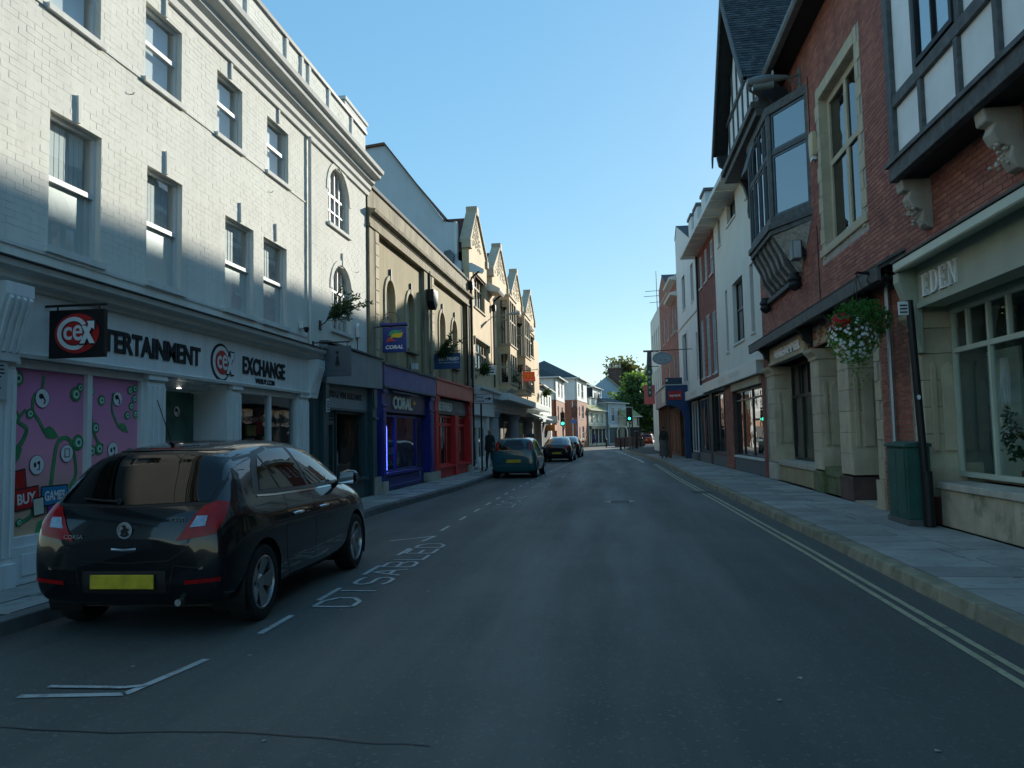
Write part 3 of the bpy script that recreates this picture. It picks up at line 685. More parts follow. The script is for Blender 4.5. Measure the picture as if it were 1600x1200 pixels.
art(LA, W1, 7.08, 9.23, .58, 2.35, D); D += .002
vine(LA, W1, [(7.55, 2.28), (7.52, 2.1), (7.42, 2.05), (7.4, 1.9), (7.5, 1.78), (7.58, 1.66)], .03, D)
leaf(LA, W1, 7.55, 1.70, .26, .13, -.35, D+.003)
vine(LA, W1, [(7.12, 1.45), (7.25, 1.55), (7.32, 1.7), (7.2, 1.78), (7.3, 1.9)], .05, D, .02)
leaf(LA, W1, 7.08, 1.42, .2, .2, .4, D+.003)
eye(LA, W1, 7.18, 2.22, .075, D+.003); eye(LA, W1, 7.12, 1.82, .085, D+.003); eye(LA, W1, 7.36, 1.86, .05, D+.003)
vine(LA, W1, [(7.68, 1.02), (7.72, 1.3), (7.78, 1.55), (7.92, 1.60), (8.02, 1.5), (8.08, 1.2), (8.0, 1.05), (8.12, .95)], .045, D, .03)
eye(LA, W1, 8.10, 1.55, .085, D+.003); eye(LA, W1, 8.05, 2.1, .08, D+.003); eye(LA, W1, 8.12, 2.18, .05, D+.003)
badge(LA, W1, 7.53, 2.03, .1, 0, D+.006); badge(LA, W1, 7.47, 1.32, .1, 2, D+.006); badge(LA, W1, 7.92, 1.43, .095, 1, D+.006)
placard(LA, W1, 7.2, 1.16, .22, .2, .15, mat('red'), '', D+.006)
placard(LA, W1, 7.33, .98, .32, .2, .08, mat('red'), 'BUY', D+.009)
placard(LA, W1, 7.74, .98, .38, .19, 0, mat('print_blue', (.02, .22, .42), .3, 0, bump=0), 'GAMES', D+.009)
placard(LA, W1, 7.5, .88, .14, .17, .1, mat('print_paper', (.6, .62, .5), .4, 0, bump=0), '', D+.012)
placard(LA, W1, 7.82, .80, .36, .17, .1, mat('print_purple', (.16, .04, .3), .3, 0, bump=0), 'PHONES', D+.012)
placard(LA, W1, 7.84, .66, .22, .12, .1, mat('red'), '', D+.009)
vine(LA, W1, [(7.2, .72), (7.4, .78), (7.45, .9), (7.6, .8)], .04, D, .02); leaf(LA, W1, 7.5, .72, .2, .2, -.8, D+.003); eye(LA, W1, 7.24, .74, .04, D+.005)
vine(LA, W1, [(8.32, 1.9), (8.36, 1.7), (8.45, 1.55), (8.55, 1.5)], .03, D); eye(LA, W1, 8.40, 1.72, .06, D+.003); eye(LA, W1, 8.5, 2.05, .06, D+.003); eye(LA, W1, 8.47, 1.47, .07, D+.003); eye(LA, W1, 8.34, 1.45, .06, D+.003)
vine(LA, W1, [(8.72, 2.15), (8.7, 1.95), (8.78, 1.8), (8.85, 1.72)], .025, D); leaf(LA, W1, 8.85, 1.78, .2, .1, -.6, D+.003); eye(LA, W1, 8.32, 2.15, .05, D+.004)
badge(LA, W1, 8.80, 2.08, .085, 0, D+.006); badge(LA, W1, 8.72, 1.45, .095, 2, D+.006)
for a, z in ((9.05, 2.2), (9.14, 2.1), (9.08, 2.0), (9.17, 1.9), (9.0, 1.88), (9.15, 2.23)): eye(LA, W1, a, z, .05, D+.003)
vine(LA, W1, [(8.95, 1.25), (9.0, 1.42), (9.1, 1.45)], .03, D); leaf(LA, W1, 9.02, 1.42, .16, .1, -.3, D+.003)
M().quad(LA(7.08, -.075, .58), LA(9.23, -.075, .58), LA(9.23, -.075, 2.35), LA(7.08, -.075, 2.35)).build('pane', MATS['glassshop'], W1, fix=False)
M().box(LA, 7.04, 9.27, -.15, .02, .12, .5).box(LA, 7.2, 8.1, .02, .03, .2, .42).box(LA, 8.3, 9.15, .02, .03, .2, .42).build('stall_riser', mat('fasciawhite'), B1, bevel=.004)
# entrance recess
M().box(LA, 9.66, 11.5, -.62, -.55, .12, .5).box(LA, 9.66, 11.5, -.9, -.3, 2.33, 2.42).box(LA, 9.6, 9.66, -.6, 0, .12, 2.42).build('lobby_frame', mat('fasciawhite'), B1)
M().box(LA, 11.44, 11.5, -.6, -.0, .12, 2.42).build('lobby_side_wall', mat('fasciawhite'), B1)
L1w = M().quad(LA(9.7, -.56, .5), LA(11.44, -.56, .5), LA(11.44, -.56, 2.3), LA(9.7, -.56, 2.3)).build('lobby_picture', mat('print_duskgreen', (.05, .13, .10), .3, .6, 3, 0), B1, fix=False)
M().box(LA, 10.4, 11.42, -.556, -.552, .5, 1.55).build('lower_print', mat('print_dusk', (.36, .20, .26), .3, .4, 3, 0), L1w)
badge(LA, L1w, 11.1, 1.35, .10, 2, -.549); badge(LA, L1w, 10.95, 2.0, .08, 0, -.549); placard(LA, L1w, 10.75, 1.2, .36, .2, 0, mat('red'), 'PHONES', -.549); placard(LA, L1w, 10.8, .95, .5, .2, 0, mat('print_tealbox', (.03, .15, .16), .3, 0, bump=0), 'GAMES', -.549)
M().disc(faceY(10.6, 0), -6.3, 2.325, .03, .005, 0, .03).build('downlight', mat('lamplit', (1, 1, 1), .5, 0, bump=0, emit=(1, .95, .85), es=3), B1)
# glazed window with shop interior
W3 = M()
for a0, a1, z0, z1 in ((11.8, 14.18, .50, .58), (11.8, 14.18, 2.32, 2.42), (11.8, 11.86, .58, 2.32), (14.1, 14.18, .58, 2.32), (12.98, 13.05, .58, 2.32)): W3.box(LA, a0, a1, -.10, 0, z0, z1)
W3 = W3.build('shop_window', mat('fasciawhite'), B1, bevel=.004)
M().quad(LA(11.84, -.05, .56), LA(14.12, -.05, .56), LA(14.12, -.05, 2.34), LA(11.84, -.05, 2.34)).build('pane', MATS['glassshop'], W3, fix=False)
M().box(LA, 11.8, 14.18, -.15, .02, .12, .5).box(LA, 12.0, 12.9, .02, .03, .2, .42).box(LA, 13.1, 14.0, .02, .03, .2, .42).build('stall_riser', mat('fasciawhite'), B1, bevel=.004)
def room(fr, a0, a1, z0, z1, dep, par, mm, nm='shop_interior'):
    m = M(); m.quad(fr(a0, -dep, z0), fr(a1, -dep, z0), fr(a1, -dep, z1), fr(a0, -dep, z1))
    m.quad(fr(a0, -.12, z0), fr(a0, -dep, z0), fr(a0, -dep, z1), fr(a0, -.12, z1)).quad(fr(a1, -.12, z0), fr(a1, -dep, z0), fr(a1, -dep, z1), fr(a1, -.12, z1))
    m.quad(fr(a0, -.12, z0), fr(a1, -.12, z0), fr(a1, -dep, z0), fr(a0, -dep, z0)).quad(fr(a0, -.12, z1), fr(a1, -.12, z1), fr(a1, -dep, z1), fr(a0, -dep, z1))
    return m.build(nm, mm, par, fix=False)
mat('interior', (.14, .13, .12), .8, .3, 1.5, 0); mat('interiorwarm', (.30, .22, .15), .8, .3, 1.5, 0)
GOODS = [mat('goods'+str(i), c, .5, .2, 8, 0) for i, c in enumerate(((.4, .03, .03), (.5, .5, .48), (.05, .12, .25), (.08, .25, .12), (.45, .33, .12), (.02, .02, .02)))]
def shelves(fr, par, a0, a1, zs, d, seed, dens=.8, big=.2):
    rnd = random.Random(seed)
    for z in zs:
        M().box(fr, a0, a1, d-.25, d, z-.02, z).build('shelf', mat('interiorwarm'), par)
        a = a0+.03
        while a < a1-.08:
            w = rnd.uniform(.05, .14)
            if rnd.random() < dens: M().box(fr, a, min(a+w, a1), d-.18, d-.03, z, z+rnd.uniform(.07, big)).build('packet', rnd.choice(GOODS), par)
            a += w+rnd.uniform(.01, .05)
room(LA, 11.9, 14.16, .4, 2.38, 2.4, W3, mat('interior')); shelves(LA, W3, 11.95, 14.1, (.75, 1.1, 1.42), -.5, 2)
M().box(LA, 11.9, 14.1, -.62, -.58, 1.86, 2.0).build('display_band', mat('red'), W3)
text('BUY  SELL  DONATE', LA, 12.0, 14.0, 1.89, 1.97, -.575, mat('white'), W3, 'display_lettering', bold=.02)
for a, z, c in ((12.2, 1.62, 4), (12.7, 1.65, 0), (13.3, 1.62, 4), (13.7, 1.66, 0)): M().box(LA, a, a+.36, -.62, -.58, z, z+.2).build('poster', GOODS[c], W3)
# hanging square sign of the exchange
def hang_sign(name, label, Y, x0, x1, z0, z1, mm, wallx, zb, group=None, barm=None, th=.05, bar_end=None):
    r = root(name, label, 'hanging sign', (wallx, Y, zb), group); fr = faceY(Y)
    M().box(fr, x0, x1, -th/2, th/2, z0, z1).build('sign_board', mm, r, bevel=.006)
    bar_end = bar_end or x1
    M().tube([(wallx, Y, zb), (bar_end, Y, zb)], .014).box(fr, wallx-.01, wallx+.02, -.04, .04, zb-.14, zb+.04).build('bracket_arm', barm or mat('iron'), r)
    for x in (x0+.08, x1-.08): M().tube([(x, Y, zb), (x, Y, z1-.01)], .009, 6).build('hook', barm or mat('iron'), r)
    return r, fr
r, fr = hang_sign('exchange_hanging_sign', 'square black hanging sign with a red oval games exchange logo', 7.42, -5.88, -5.24, 2.44, 2.95, mat('black'), -6.0, 3.0)
cexlogo(fr, -5.555, 2.695, .215, .026, [c for c in r.children if c.name.startswith('sign_board')][0])
# pavement-side parking sign on the shop pilaster
r = root('parking_notice', 'pale printed parking notice fixed to the fluted shop pilaster at the picture edge', 'notice', (-5.94, 6.75, 1.9))
M().box(LA, 6.60, 6.87, .085, .10, 1.98, 2.36).build('notice_board', mat('noticeplate', (.45, .5, .5), .5, .05, 4, 0), r)
m = M(); rn = random.Random(4)
for i in range(9): m.box(LA, 6.62, 6.62+rn.uniform(.14, .22), .1005, .102, 2.01+i*.037, 2.025+i*.037)
m.build('small_print', mat('lettergrey'), r)
# camera dome, alarm boxes
r = root('security_camera', 'small white security camera on the white wall above the shop cornice', 'security camera', (-5.9, 14.3, 3.7))
M().box(LA, 14.24, 14.38, .01, .10, 3.70, 3.84).build('housing', mat('whitegloss'), r, bevel=.015)
M().lathe(LA(14.31, .14, 0), [(0.001, 3.62), (.035, 3.64), (.05, 3.69), (.05, 3.73)], 12).build('dome', mat('black'), r, smooth=True)
r = root('alarm_bell', 'pale rounded alarm box on the white wall beside the arched window', 'alarm box', (-5.95, 17.7, 4.1))
M().prism(LA, [(17.62, 3.95), (17.82, 3.95), (17.84, 4.2), (17.78, 4.3), (17.66, 4.3), (17.6, 4.2)], .01, .09).build('case', mat('whitegloss'), r, bevel=.015)
M().tube([LA(17.72, .02, 3.95), LA(17.72, .02, 3.6)], .008, 6).build('cable', mat('iron'), r)
# sprays of evergreen in wall brackets
LEAFM = leafy(mat('foliage_dark', (.04, .085, .035), .6, .4, 6, .1, 40, isl=.35), .3)
def spray(fr, a, z, out, up, n, size, label, seed, group='evergreen sprays in wall brackets'):
    r = root('wall_plant', label, 'plant', fr(a, 0, z), group); rnd = random.Random(seed)
    M().tube([fr(a, .02, z-.1), fr(a, .12, z-.05), fr(a, .2, z+.05)], .012, 6).box(fr, a-.04, a+.04, 0, .03, z-.2, z).build('bracket', mat('iron'), r)
    st = M(); lf = M(); o = Vector(fr(a, .15, z))
    ax = (Vector(fr(a, .15+out, z+up))-o)
    for k in range(n):
        d = ax+Vector([rnd.gauss(0, .28) for _ in range(3)])*ax.length; d *= rnd.uniform(.5, 1.05); mid = o+d*.5+Vector((0, 0, rnd.uniform(-.02, .08))); e = o+d
        st.tube([o, mid, e], .006, 4)
        for j in range(26):
            t = rnd.uniform(.25, 1.05); b = o.lerp(e, t); dr = (d.normalized()+Vector([rnd.gauss(0, .8) for _ in range(3)])).normalized(); l = size*rnd.uniform(.5, 1.1)
            sd = dr.cross(Vector([rnd.gauss(0, 1) for _ in range(3)])).normalized()*l*.16
            lf.add([b, b+dr*l*.5+sd, b+dr*l, b+dr*l*.5-sd], [(0, 1, 2, 3)])
    st.build('stem', mat('stemwood', (.06, .05, .03), .8, .2, 5, .1), r, fix=False); lf.build('foliage', LEAFM, r, fix=False)
spray(LA, 15.35, 4.02, .62, .42, 22, .13, 'bushy evergreen spray fixed to the white wall above the grey hanging sign', 1)
# grey wine shop
GS = M().prism(LA, [(15.32, 2.70), (19.28, 2.80), (19.28, 3.56), (15.32, 3.52)], -.1, .16).build('wine_shop_fascia', mat('greyfascia'), B1, bevel=.006)
M().box(LA, 15.32, 19.28, -.1, .20, 3.56, 3.60).build('fascia_cap', mat('leadgrey'), GS)
M().box(LA, 15.30, 15.58, -.2, .10, .12, 2.72).box(LA, 15.34, 15.54, .1, .13, 2.3, 2.7).build('pilaster', mat('tealdark'), B1, bevel=.006)
M().box(LA, 18.62, 18.95, -.2, .10, .12, 2.78).box(LA, 18.66, 18.91, .1, .13, 2.3, 2.76).box(LA, 18.64, 18.93, .1, .15, 2.0, 2.06).build('pilaster', mat('tealdark'), B1, bevel=.006)
M().box(LA, 18.70, 19.25, -.2, .12, .12, .55).build('stone_plinth', mat('stonegrey'), B1)
BN = M().box(LA, 15.58, 18.62, -.14, -.04, 2.22, 2.78).build('name_board', mat('greyfascia'), B1)
text('CAMBRIDGE WINE MERCHANTS', LA, 15.62, 18.15, 2.45, 2.60, -.039, mat('letterdim', (.035, .045, .05), .5, 0, bump=0), BN, bold=.01, th=.01)
M().box(LA, 15.58, 18.62, -.14, .02, 2.17, 2.22).build('transom_moulding', mat('tealdark'), B1)
mat('tealframe', (.03, .07, .075), .4, .1, 3, .03)
win(B1, LA, 15.60, 16.50, .14, 1.95, .12, .10, fm=mat('tealframe'), gm=MATS['glass'], back=mat('interior'), bd=1.2, name='shop_door')
win(B1, LA, 15.60, 16.50, 1.98, 2.16, .12, .03, fm=mat('tealframe'), gm=MATS['glass'], back=mat('dark'), bd=.4, name='fanlight')
W = win(B1, LA, 16.55, 18.3, .62, 2.16, .10, .05, fm=mat('tealframe'), gm=MATS['glassshop'], sill=.08, name='shop_window')
room(LA, 16.5, 18.6, .5, 2.2, 2.2, W, mat('interior')); shelves(LA, W, 16.6, 18.2, (.72, 1.05, 1.4), -.7, 5, .7, .26)
M().box(LA, 18.3, 18.62, -.14, .0, .14, 2.17).build('window_side', mat('tealdark'), B1)
M().box(LA, 16.5, 18.62, -.14, -.01, .12, .55).build('stall_riser', mat('tealdark'), B1)
M().tube([LA(16.43, -.02, .95), LA(16.43, -.02, 1.25)], .012, 6).build('door_handle', mat('aluminium'), B1)
r, fr = hang_sign('wine_hanging_sign', 'grey hanging sign with a black star above a pointed figure', 14.95, -5.74, -5.18, 2.80, 3.42, mat('signgrey', (.10, .125, .15), .5, .08, 2, .03), -6, 3.5, bar_end=-5.2)
sb = [c for c in r.children if c.name.startswith('sign_board')][0]; c = -5.46
star = [(c+(.055 if i % 2 == 0 else .023)*sin(pi*i/5), 3.285+(.055 if i % 2 == 0 else .023)*cos(pi*i/5)) for i in range(10)]
M().prism(fr, star, .025, .028).build('star', mat('lettergrey'), sb)
M().prism(fr, [(c-.012, 3.225), (c+.012, 3.225), (c+.058, 3.0), (c+.03, 3.035), (c, 2.99), (c-.03, 3.035), (c-.058, 3.0)], .025, .028).build('pointed_figure', mat('lettergrey'), sb)
text('CAMBRIDGE WINE', fr, c-.17, c+.17, 2.90, 2.93, .0255, mat('letterdim'), sb)
r = root('small_notice', 'small pale notice on the dark pilaster of the wine shop', 'notice', LA(15.4, .13, 2.2))
M().box(LA, 15.34, 15.52, .135, .15, 2.10, 2.38).build('plate', mat('noticeplate'), r)
m = M()
for i in range(4): m.box(LA, 15.37, 15.49, .1505, .152, 2.14+i*.055, 2.165+i*.055)
m.build('print_lines', mat('lettergrey'), r)
# ================================================================ old rendered building with two bookmakers
B2 = root('rendered_building', 'weathered tan rendered building with narrow arched windows above two bookmaker shops', 'building', LB(25, 0, 0))
HB = [(20.22, 21.04, 4.15, 5.92, 5.45), (22.25, 23.10, 4.2, 5.92, 5.45), (26.32, 27.18, 4.2, 5.98, 5.5), (28.28, 29.18, 4.2, 5.98, 5.5)]
m = M(); wall(m, LB, 18.55, 31.4, 3.3, 8.02, HB, .3, -.06); m.build('wall', mat('renderold'), B2, fix=False)
M().box(LB, 18.55, 31.4, -7, -.36, 3, 7.6).build('rear_block', mat('renderold'), B2)
for a, b in ((18.58, 19.35), (23.95, 25.05), (30.55, 31.38)):
    M().box(LB, a, b, -.06, .06, 3.5, 7.0).build('pilaster', mat('renderdirt'), B2, bevel=.01)
for a in (19.2, 25.05):
    z = 3.5
    while z < 6.9: M().box(LB, a-.18, a+.12, -.05, .075, z+.006, z+.30).build('quoin_block', mat('stone'), B2, bevel=.006); z += .31
M().box(LB, 18.55, 31.4, -.2, .08, 7.0, 7.18).build('frieze', mat('renderdirt'), B2)
M().ext(LB, [(-.1, 7.18), (.10, 7.18), (.14, 7.25), (.22, 7.28), (.24, 7.36), (-.1, 7.42)], 18.55, 31.45).build('cornice', mat('renderdirt'), B2)
M().box(LB, 18.55, 31.4, -.2, .03, 7.42, 7.98).build('parapet', mat('renderdirt'), B2)
M().ext(LB, [(-.35, 7.98), (.08, 7.98), (.10, 8.03), (.07, 8.08), (-.35, 8.10)], 18.55, 31.48).build('coping', mat('leadgrey'), B2)
M().box(LB, 18.55, 31.4, -.1, .1, 6.92, 6.99).build('string_course', mat('renderdirt'), B2)
mat('stonewarm', (.50, .43, .30), .85, .12, 3, .25, 30, streak=.2, dirt=(.25, .2, .14))
for h in HB:
    c = (h[0]+h[1])/2; w = h[1]-h[0]
    win(B2, LB, h[0], h[1], h[2], h[3], .22, .05, rails=((4.95, .06),), bars=((c, 4.95, h[3]-.1),), fm=mat('whitegloss'), sill=None, back=mat('blindstripe'), bd=.12, arch=h[4])
    M().ring(LB, c, h[4], w/2+.13, h[3]-h[4]+.13, .12, -.06, -.02, 14, 0, pi).box(LB, h[0]-.13, h[0]-.01, -.06, -.02, h[2], h[4]).box(LB, h[1]+.01, h[1]+.13, -.06, -.02, h[2], h[4]).build('window_surround', mat('stonewarm'), B2)
    M().box(LB, c-.025, c+.025, -.06, .0, h[3]+.02, h[3]+.32).build('keystone', mat('leadgrey'), B2)
    M().box(LB, h[0]-.15, h[1]+.15, -.1, .09, h[2]-.12, h[2]-.01).build('sill', mat('renderdirt'), B2)
    M().box(LB, h[0], h[1], -.06, -.02, 3.55, 4.0).build('apron_panel', mat('renderdirt'), B2)
M().tube([LB(24.5, .09, 7.0), LB(24.5, .09, 6.4)], .035).prism(LB, [(24.2, 5.95), (24.5, 5.7), (24.8, 5.95), (24.8, 6.35), (24.2, 6.35)], .07, .3).build('rainwater_hopper', mat('iron'), B2)
M().tube([LB(24.5, .12, 5.8), LB(24.5, .12, 3.6)], .03).build('drainpipe', mat('renderdirt'), B2, smooth=True)
M().tube([LB(31.25, .14, 7.7), LB(31.25, .14, .3)], .045).build('drainpipe', mat('rustpipe', (.05, .025, .02), .6, .2, 5, .1), B2, smooth=True)
M().tube([LB(30.45, .1, 6.9), LB(30.45, .1, 3.6)], .035).build('drainpipe', mat('rustpipe'), B2, smooth=True)
# bookmaker in blue
C1 = M().box(LB, 19.38, 24.92, -.2, .16, 2.86, 3.46).build('shop_fascia', mat('purplefade'), B2, bevel=.006)
M().box(LB, 19.34, 24.96, -.2, .20, 3.46, 3.52).box(LB, 19.36, 24.94, .16, .18, 2.86, 2.91).build('fascia_trim', mat('leadgrey'), C1)
NB = M().box(LB, 19.80, 24.3, -.12, -.02, 2.24, 2.84).build('name_board', mat('coralnavy', (.02, .03, .10), .35, .1, 2, .02), B2)
text('CORAL', LB, 20.65, 22.55, 2.34, 2.70, -.018, mat('lettercream', (.75, .73, .62), .4, 0, bump=0), NB, bold=.03, th=.03)
M().prism(LB, [(22.66, 2.60), (22.8, 2.66), (22.95, 2.60), (22.93, 2.50), (22.8, 2.54), (22.68, 2.48)], -.018, 0).build('flag_mark', mat('gold', (.75, .42, .03), .4, 0, bump=0), NB)
M().tube([LB(20.3, .1, 2.80), LB(22.9, .1, 2.80)], .025).build('sign_light', mat('aluminium'), NB)
for a, b in ((19.40, 19.78), (24.35, 24.90)):
    M().box(LB, a, b, -.2, .08, .40, 2.86).box(LB, a+.06, b-.06, .08, .10, .55, 2.3).box(LB, a-.01, b+.01, .08, .12, 2.36, 2.42).box(LB, a-.01, b+.01, .08, .13, 2.72, 2.84).build('pilaster', mat('coralblue'), B2, bevel=.006)
    M().box(LB, a-.02, b+.02, -.2, .12, .12, .40).build('stone_plinth', mat('stonegrey'), B2)
W = win(B2, LB, 19.80, 23.35, .60, 2.18, .10, .06, bars=((21.2, .6, 2.18),), fm=mat('coralblue'), gm=MATS['glassshop'], sill=.08, name='shop_window', bw=.16)
M().box(LB, 19.78, 24.35, -.3, -.12, 2.17, 2.9).box(LB, 25.55, 30.65, -.3, -.12, 2.29, 2.95).build('gap_backing', mat('dark'), B2)  # dark backing added behind the boards to stop sun leaking through the gap
room(LB, 19.8, 23.4, .5, 2.2, 2.5, W, mat('interior')); shelves(LB, W, 21.5, 23.2, (.75, 1.1), -.6, 9, .5, .3)
M().box(LB, 19.9, 21.05, -.40, -.38, 1.85, 2.15).build('orange_panel', mat('orangeprint', (.45, .17, .05), .5, .1, 3, 0), W)
M().tube([LB(20.62, -.20, .66), LB(20.62, -.20, 1.86)], .018).build('neon_tube', mat('neonblue', (.05, .05, .5), .5, 0, bump=0, emit=(.06, .08, 1), es=13), W)
M().tube([LB(20.0, -.5, 1.2), LB(21.0, -.5, 1.22)], .015, 6).build('display_rail', mat('aluminium'), W)
M().box(LB, 19.78, 23.45, -.15, -.01, .12, .5).box(LB, 19.85, 23.3, -.01, .02, .42, .47).box(LB, 19.85, 23.3, -.01, .02, .2, .25).build('stall_riser', mat('coralblue'), B2, bevel=.004)
win(B2, LB, 23.45, 24.33, .14, 2.18, .14, .10, fm=mat('coralblue'), gm=MATS['glass'], back=mat('interior'), bd=1., name='shop_door')
r = root('flag_hanging_sign', 'blue hanging sign with a green, yellow and red flag for a bookmaker', 'hanging sign', LB(18.9, 0, 4.4)); fr = faceY(18.85)
sb = M().box(fr, -5.69, -5.07, -.04, .04, 3.70, 4.34).build('sign_board', mat('signblue', (.012, .04, .22), .35, .05, 2, .02), r, bevel=.01)
M().box(fr, -5.76, -5.05, -.06, .06, 4.38, 4.45).build('light_box', mat('coralblue'), r, bevel=.01)
M().tube([(-5.98, 18.85, 4.2), (-5.93, 18.85, 4.34), (-5.8, 18.85, 4.36), (-5.04, 18.85, 4.37)], .012, 6).build('bracket_arm', mat('iron'), r)
M().prism(fr, [(-5.54, 4.12), (-5.48, 4.23), (-5.38, 4.27), (-5.26, 4.25), (-5.18, 4.26), (-5.22, 4.19), (-5.34, 4.17), (-5.44, 4.14)], .041, .045).build('green_band', mat('flaggreen', (.03, .32, .16), .4, 0, bump=0), sb)
M().prism(fr, [(-5.48, 4.06), (-5.44, 4.15), (-5.34, 4.18), (-5.22, 4.18), (-5.15, 4.21), (-5.19, 4.08), (-5.28, 4.06), (-5.38, 4.08)], .042, .047).build('yellow_band', mat('flagyellow', (.72, .50, .02), .4, 0, bump=0), sb)
M().prism(fr, [(-5.60, 3.94), (-5.54, 4.08), (-5.46, 4.07), (-5.38, 4.01), (-5.30, 3.99), (-5.42, 3.98), (-5.50, 3.99)], .042, .046).build('red_band', mat('flagred', (.5, .07, .05), .4, 0, bump=0), sb)
text('CORAL', fr, -5.61, -5.15, 3.78, 3.88, .042, mat('white'), sb, bold=.04, shear=.25, th=.003)
M().ring(faceY(19.35), -5.62, 4.62, .22, .2, .012, -.005, .005, 20).ring(faceY(19.35), -5.72, 4.58, .12, .11, .01, -.005, .005, 16).tube([(-5.98, 19.35, 4.4), (-5.98, 19.35, 4.9)], .012, 6).build('scroll_bracket', mat('iron'), B2)
# bookmaker in red
C2 = M().box(LB, 25.02, 31.1, -.2, .16, 2.95, 3.46).build('shop_fascia', mat('redfade'), B2, bevel=.006)
M().box(LB, 24.98, 31.15, -.2, .20, 3.46, 3.52).box(LB, 25.0, 31.1, .16, .18, 2.93, 2.97).build('fascia_trim', mat('redpaint'), C2)
NB = M().box(LB, 25.6, 30.6, -.12, -.02, 2.34, 2.88).build('name_board', mat('boardgrey', (.06, .075, .09), .4, .1, 3, .02), B2)
text('BETFRED', LB, 25.72, 27.9, 2.46, 2.76, -.018, mat('lettercream'), NB, bold=.03, th=.03)
text('betfred.com', LB, 29.0, 30.3, 2.46, 2.60, -.018, mat('letterdimw', (.3, .33, .35), .4, 0, bump=0), NB, th=.005)
for a, b in ((25.02, 25.55), (30.65, 31.10)):
    M().box(LB, a, b, -.2, .08, .40, 2.95).box(LB, a+.06, b-.06, .08, .10, .55, 2.3).box(LB, a-.01, b+.01, .08, .12, 2.36, 2.42).box(LB, a-.01, b+.01, .08, .13, 2.76, 2.92).build('pilaster', mat('redpaint'), B2, bevel=.006)
    M().box(LB, a-.02, b+.02, -.2, .12, .12, .40).build('stone_plinth', mat('stonegrey'), B2)
W = win(B2, LB, 25.6, 28.25, .52, 2.30, .10, .07, bars=((26.5, .52, 2.3), (27.4, .52, 2.3)), rails=(1.98,), fm=mat('redpaint'), gm=MATS['glassshop'], sill=.08, name='shop_window', bw=.10)
room(LB, 25.6, 28.3, .4, 2.3, 2.5, W, mat('interior'))
for a in (25.8, 26.1, 26.75, 27.0, 27.65): M().box(LB, a, a+.22, -.20, -.19, 1.0+.3*(a % .7), 1.9).build('poster', GOODS[1], W)
M().box(LB, 28.25, 28.75, -.25, .05, .12, 2.34).build('pier', mat('redpaint'), B2)
W = win(B2, LB, 28.75, 30.65, .52, 2.30, .10, .07, bars=((29.6, .52, 2.3),), rails=(1.98,), fm=mat('redpaint'), gm=MATS['glassshop'], sill=.08, name='shop_window', bw=.10)
room(LB, 28.7, 30.7, .4, 2.3, 2.5, W, mat('interior'))
for a in (29.0, 29.8): M().box(LB, a, a+.4, -.20, -.19, .9, 1.8).build('poster', GOODS[1], W)
M().box(LB, 25.55, 30.65, -.15, -.01, .12, .46).build('stall_riser', mat('redpaint'), B2)
r, fr = hang_sign('betting_hanging_sign', 'wide blue hanging sign lettered in white beside the evergreen spray', 25.1, -5.80, -4.92, 3.80, 4.33, mat('signblue2', (.01, .07, .2), .35, .1, 2, .02), LB(25.1, 0, 0)[0], 4.4)
sb = [c for c in r.children if c.name.startswith('sign_board')][0]
text('BETFRED', fr, -5.66, -4.97, 4.08, 4.19, .026, mat('white'), sb, bold=.04, shear=.25, th=.003)
text('THE BONUS KING', fr, -5.66, -4.97, 3.99, 4.04, .026, mat('letterpale', (.5, .6, .68), .4, 0, bump=0), sb, bold=.02)
spray(LB, 25.0, 4.22, .55, .50, 20, .17, 'dark evergreen spray above the wide blue hanging sign', 2)
r = root('wall_floodlight', 'small floodlight fixed below the tan wall next to the blue hanging sign', 'floodlight', LB(23.2, 0, 3.6))
M().box(LB, 22.42, 22.6, .02, .2, 3.58, 3.76).build('lamp_body', mat('whitegloss'), r, bevel=.01)
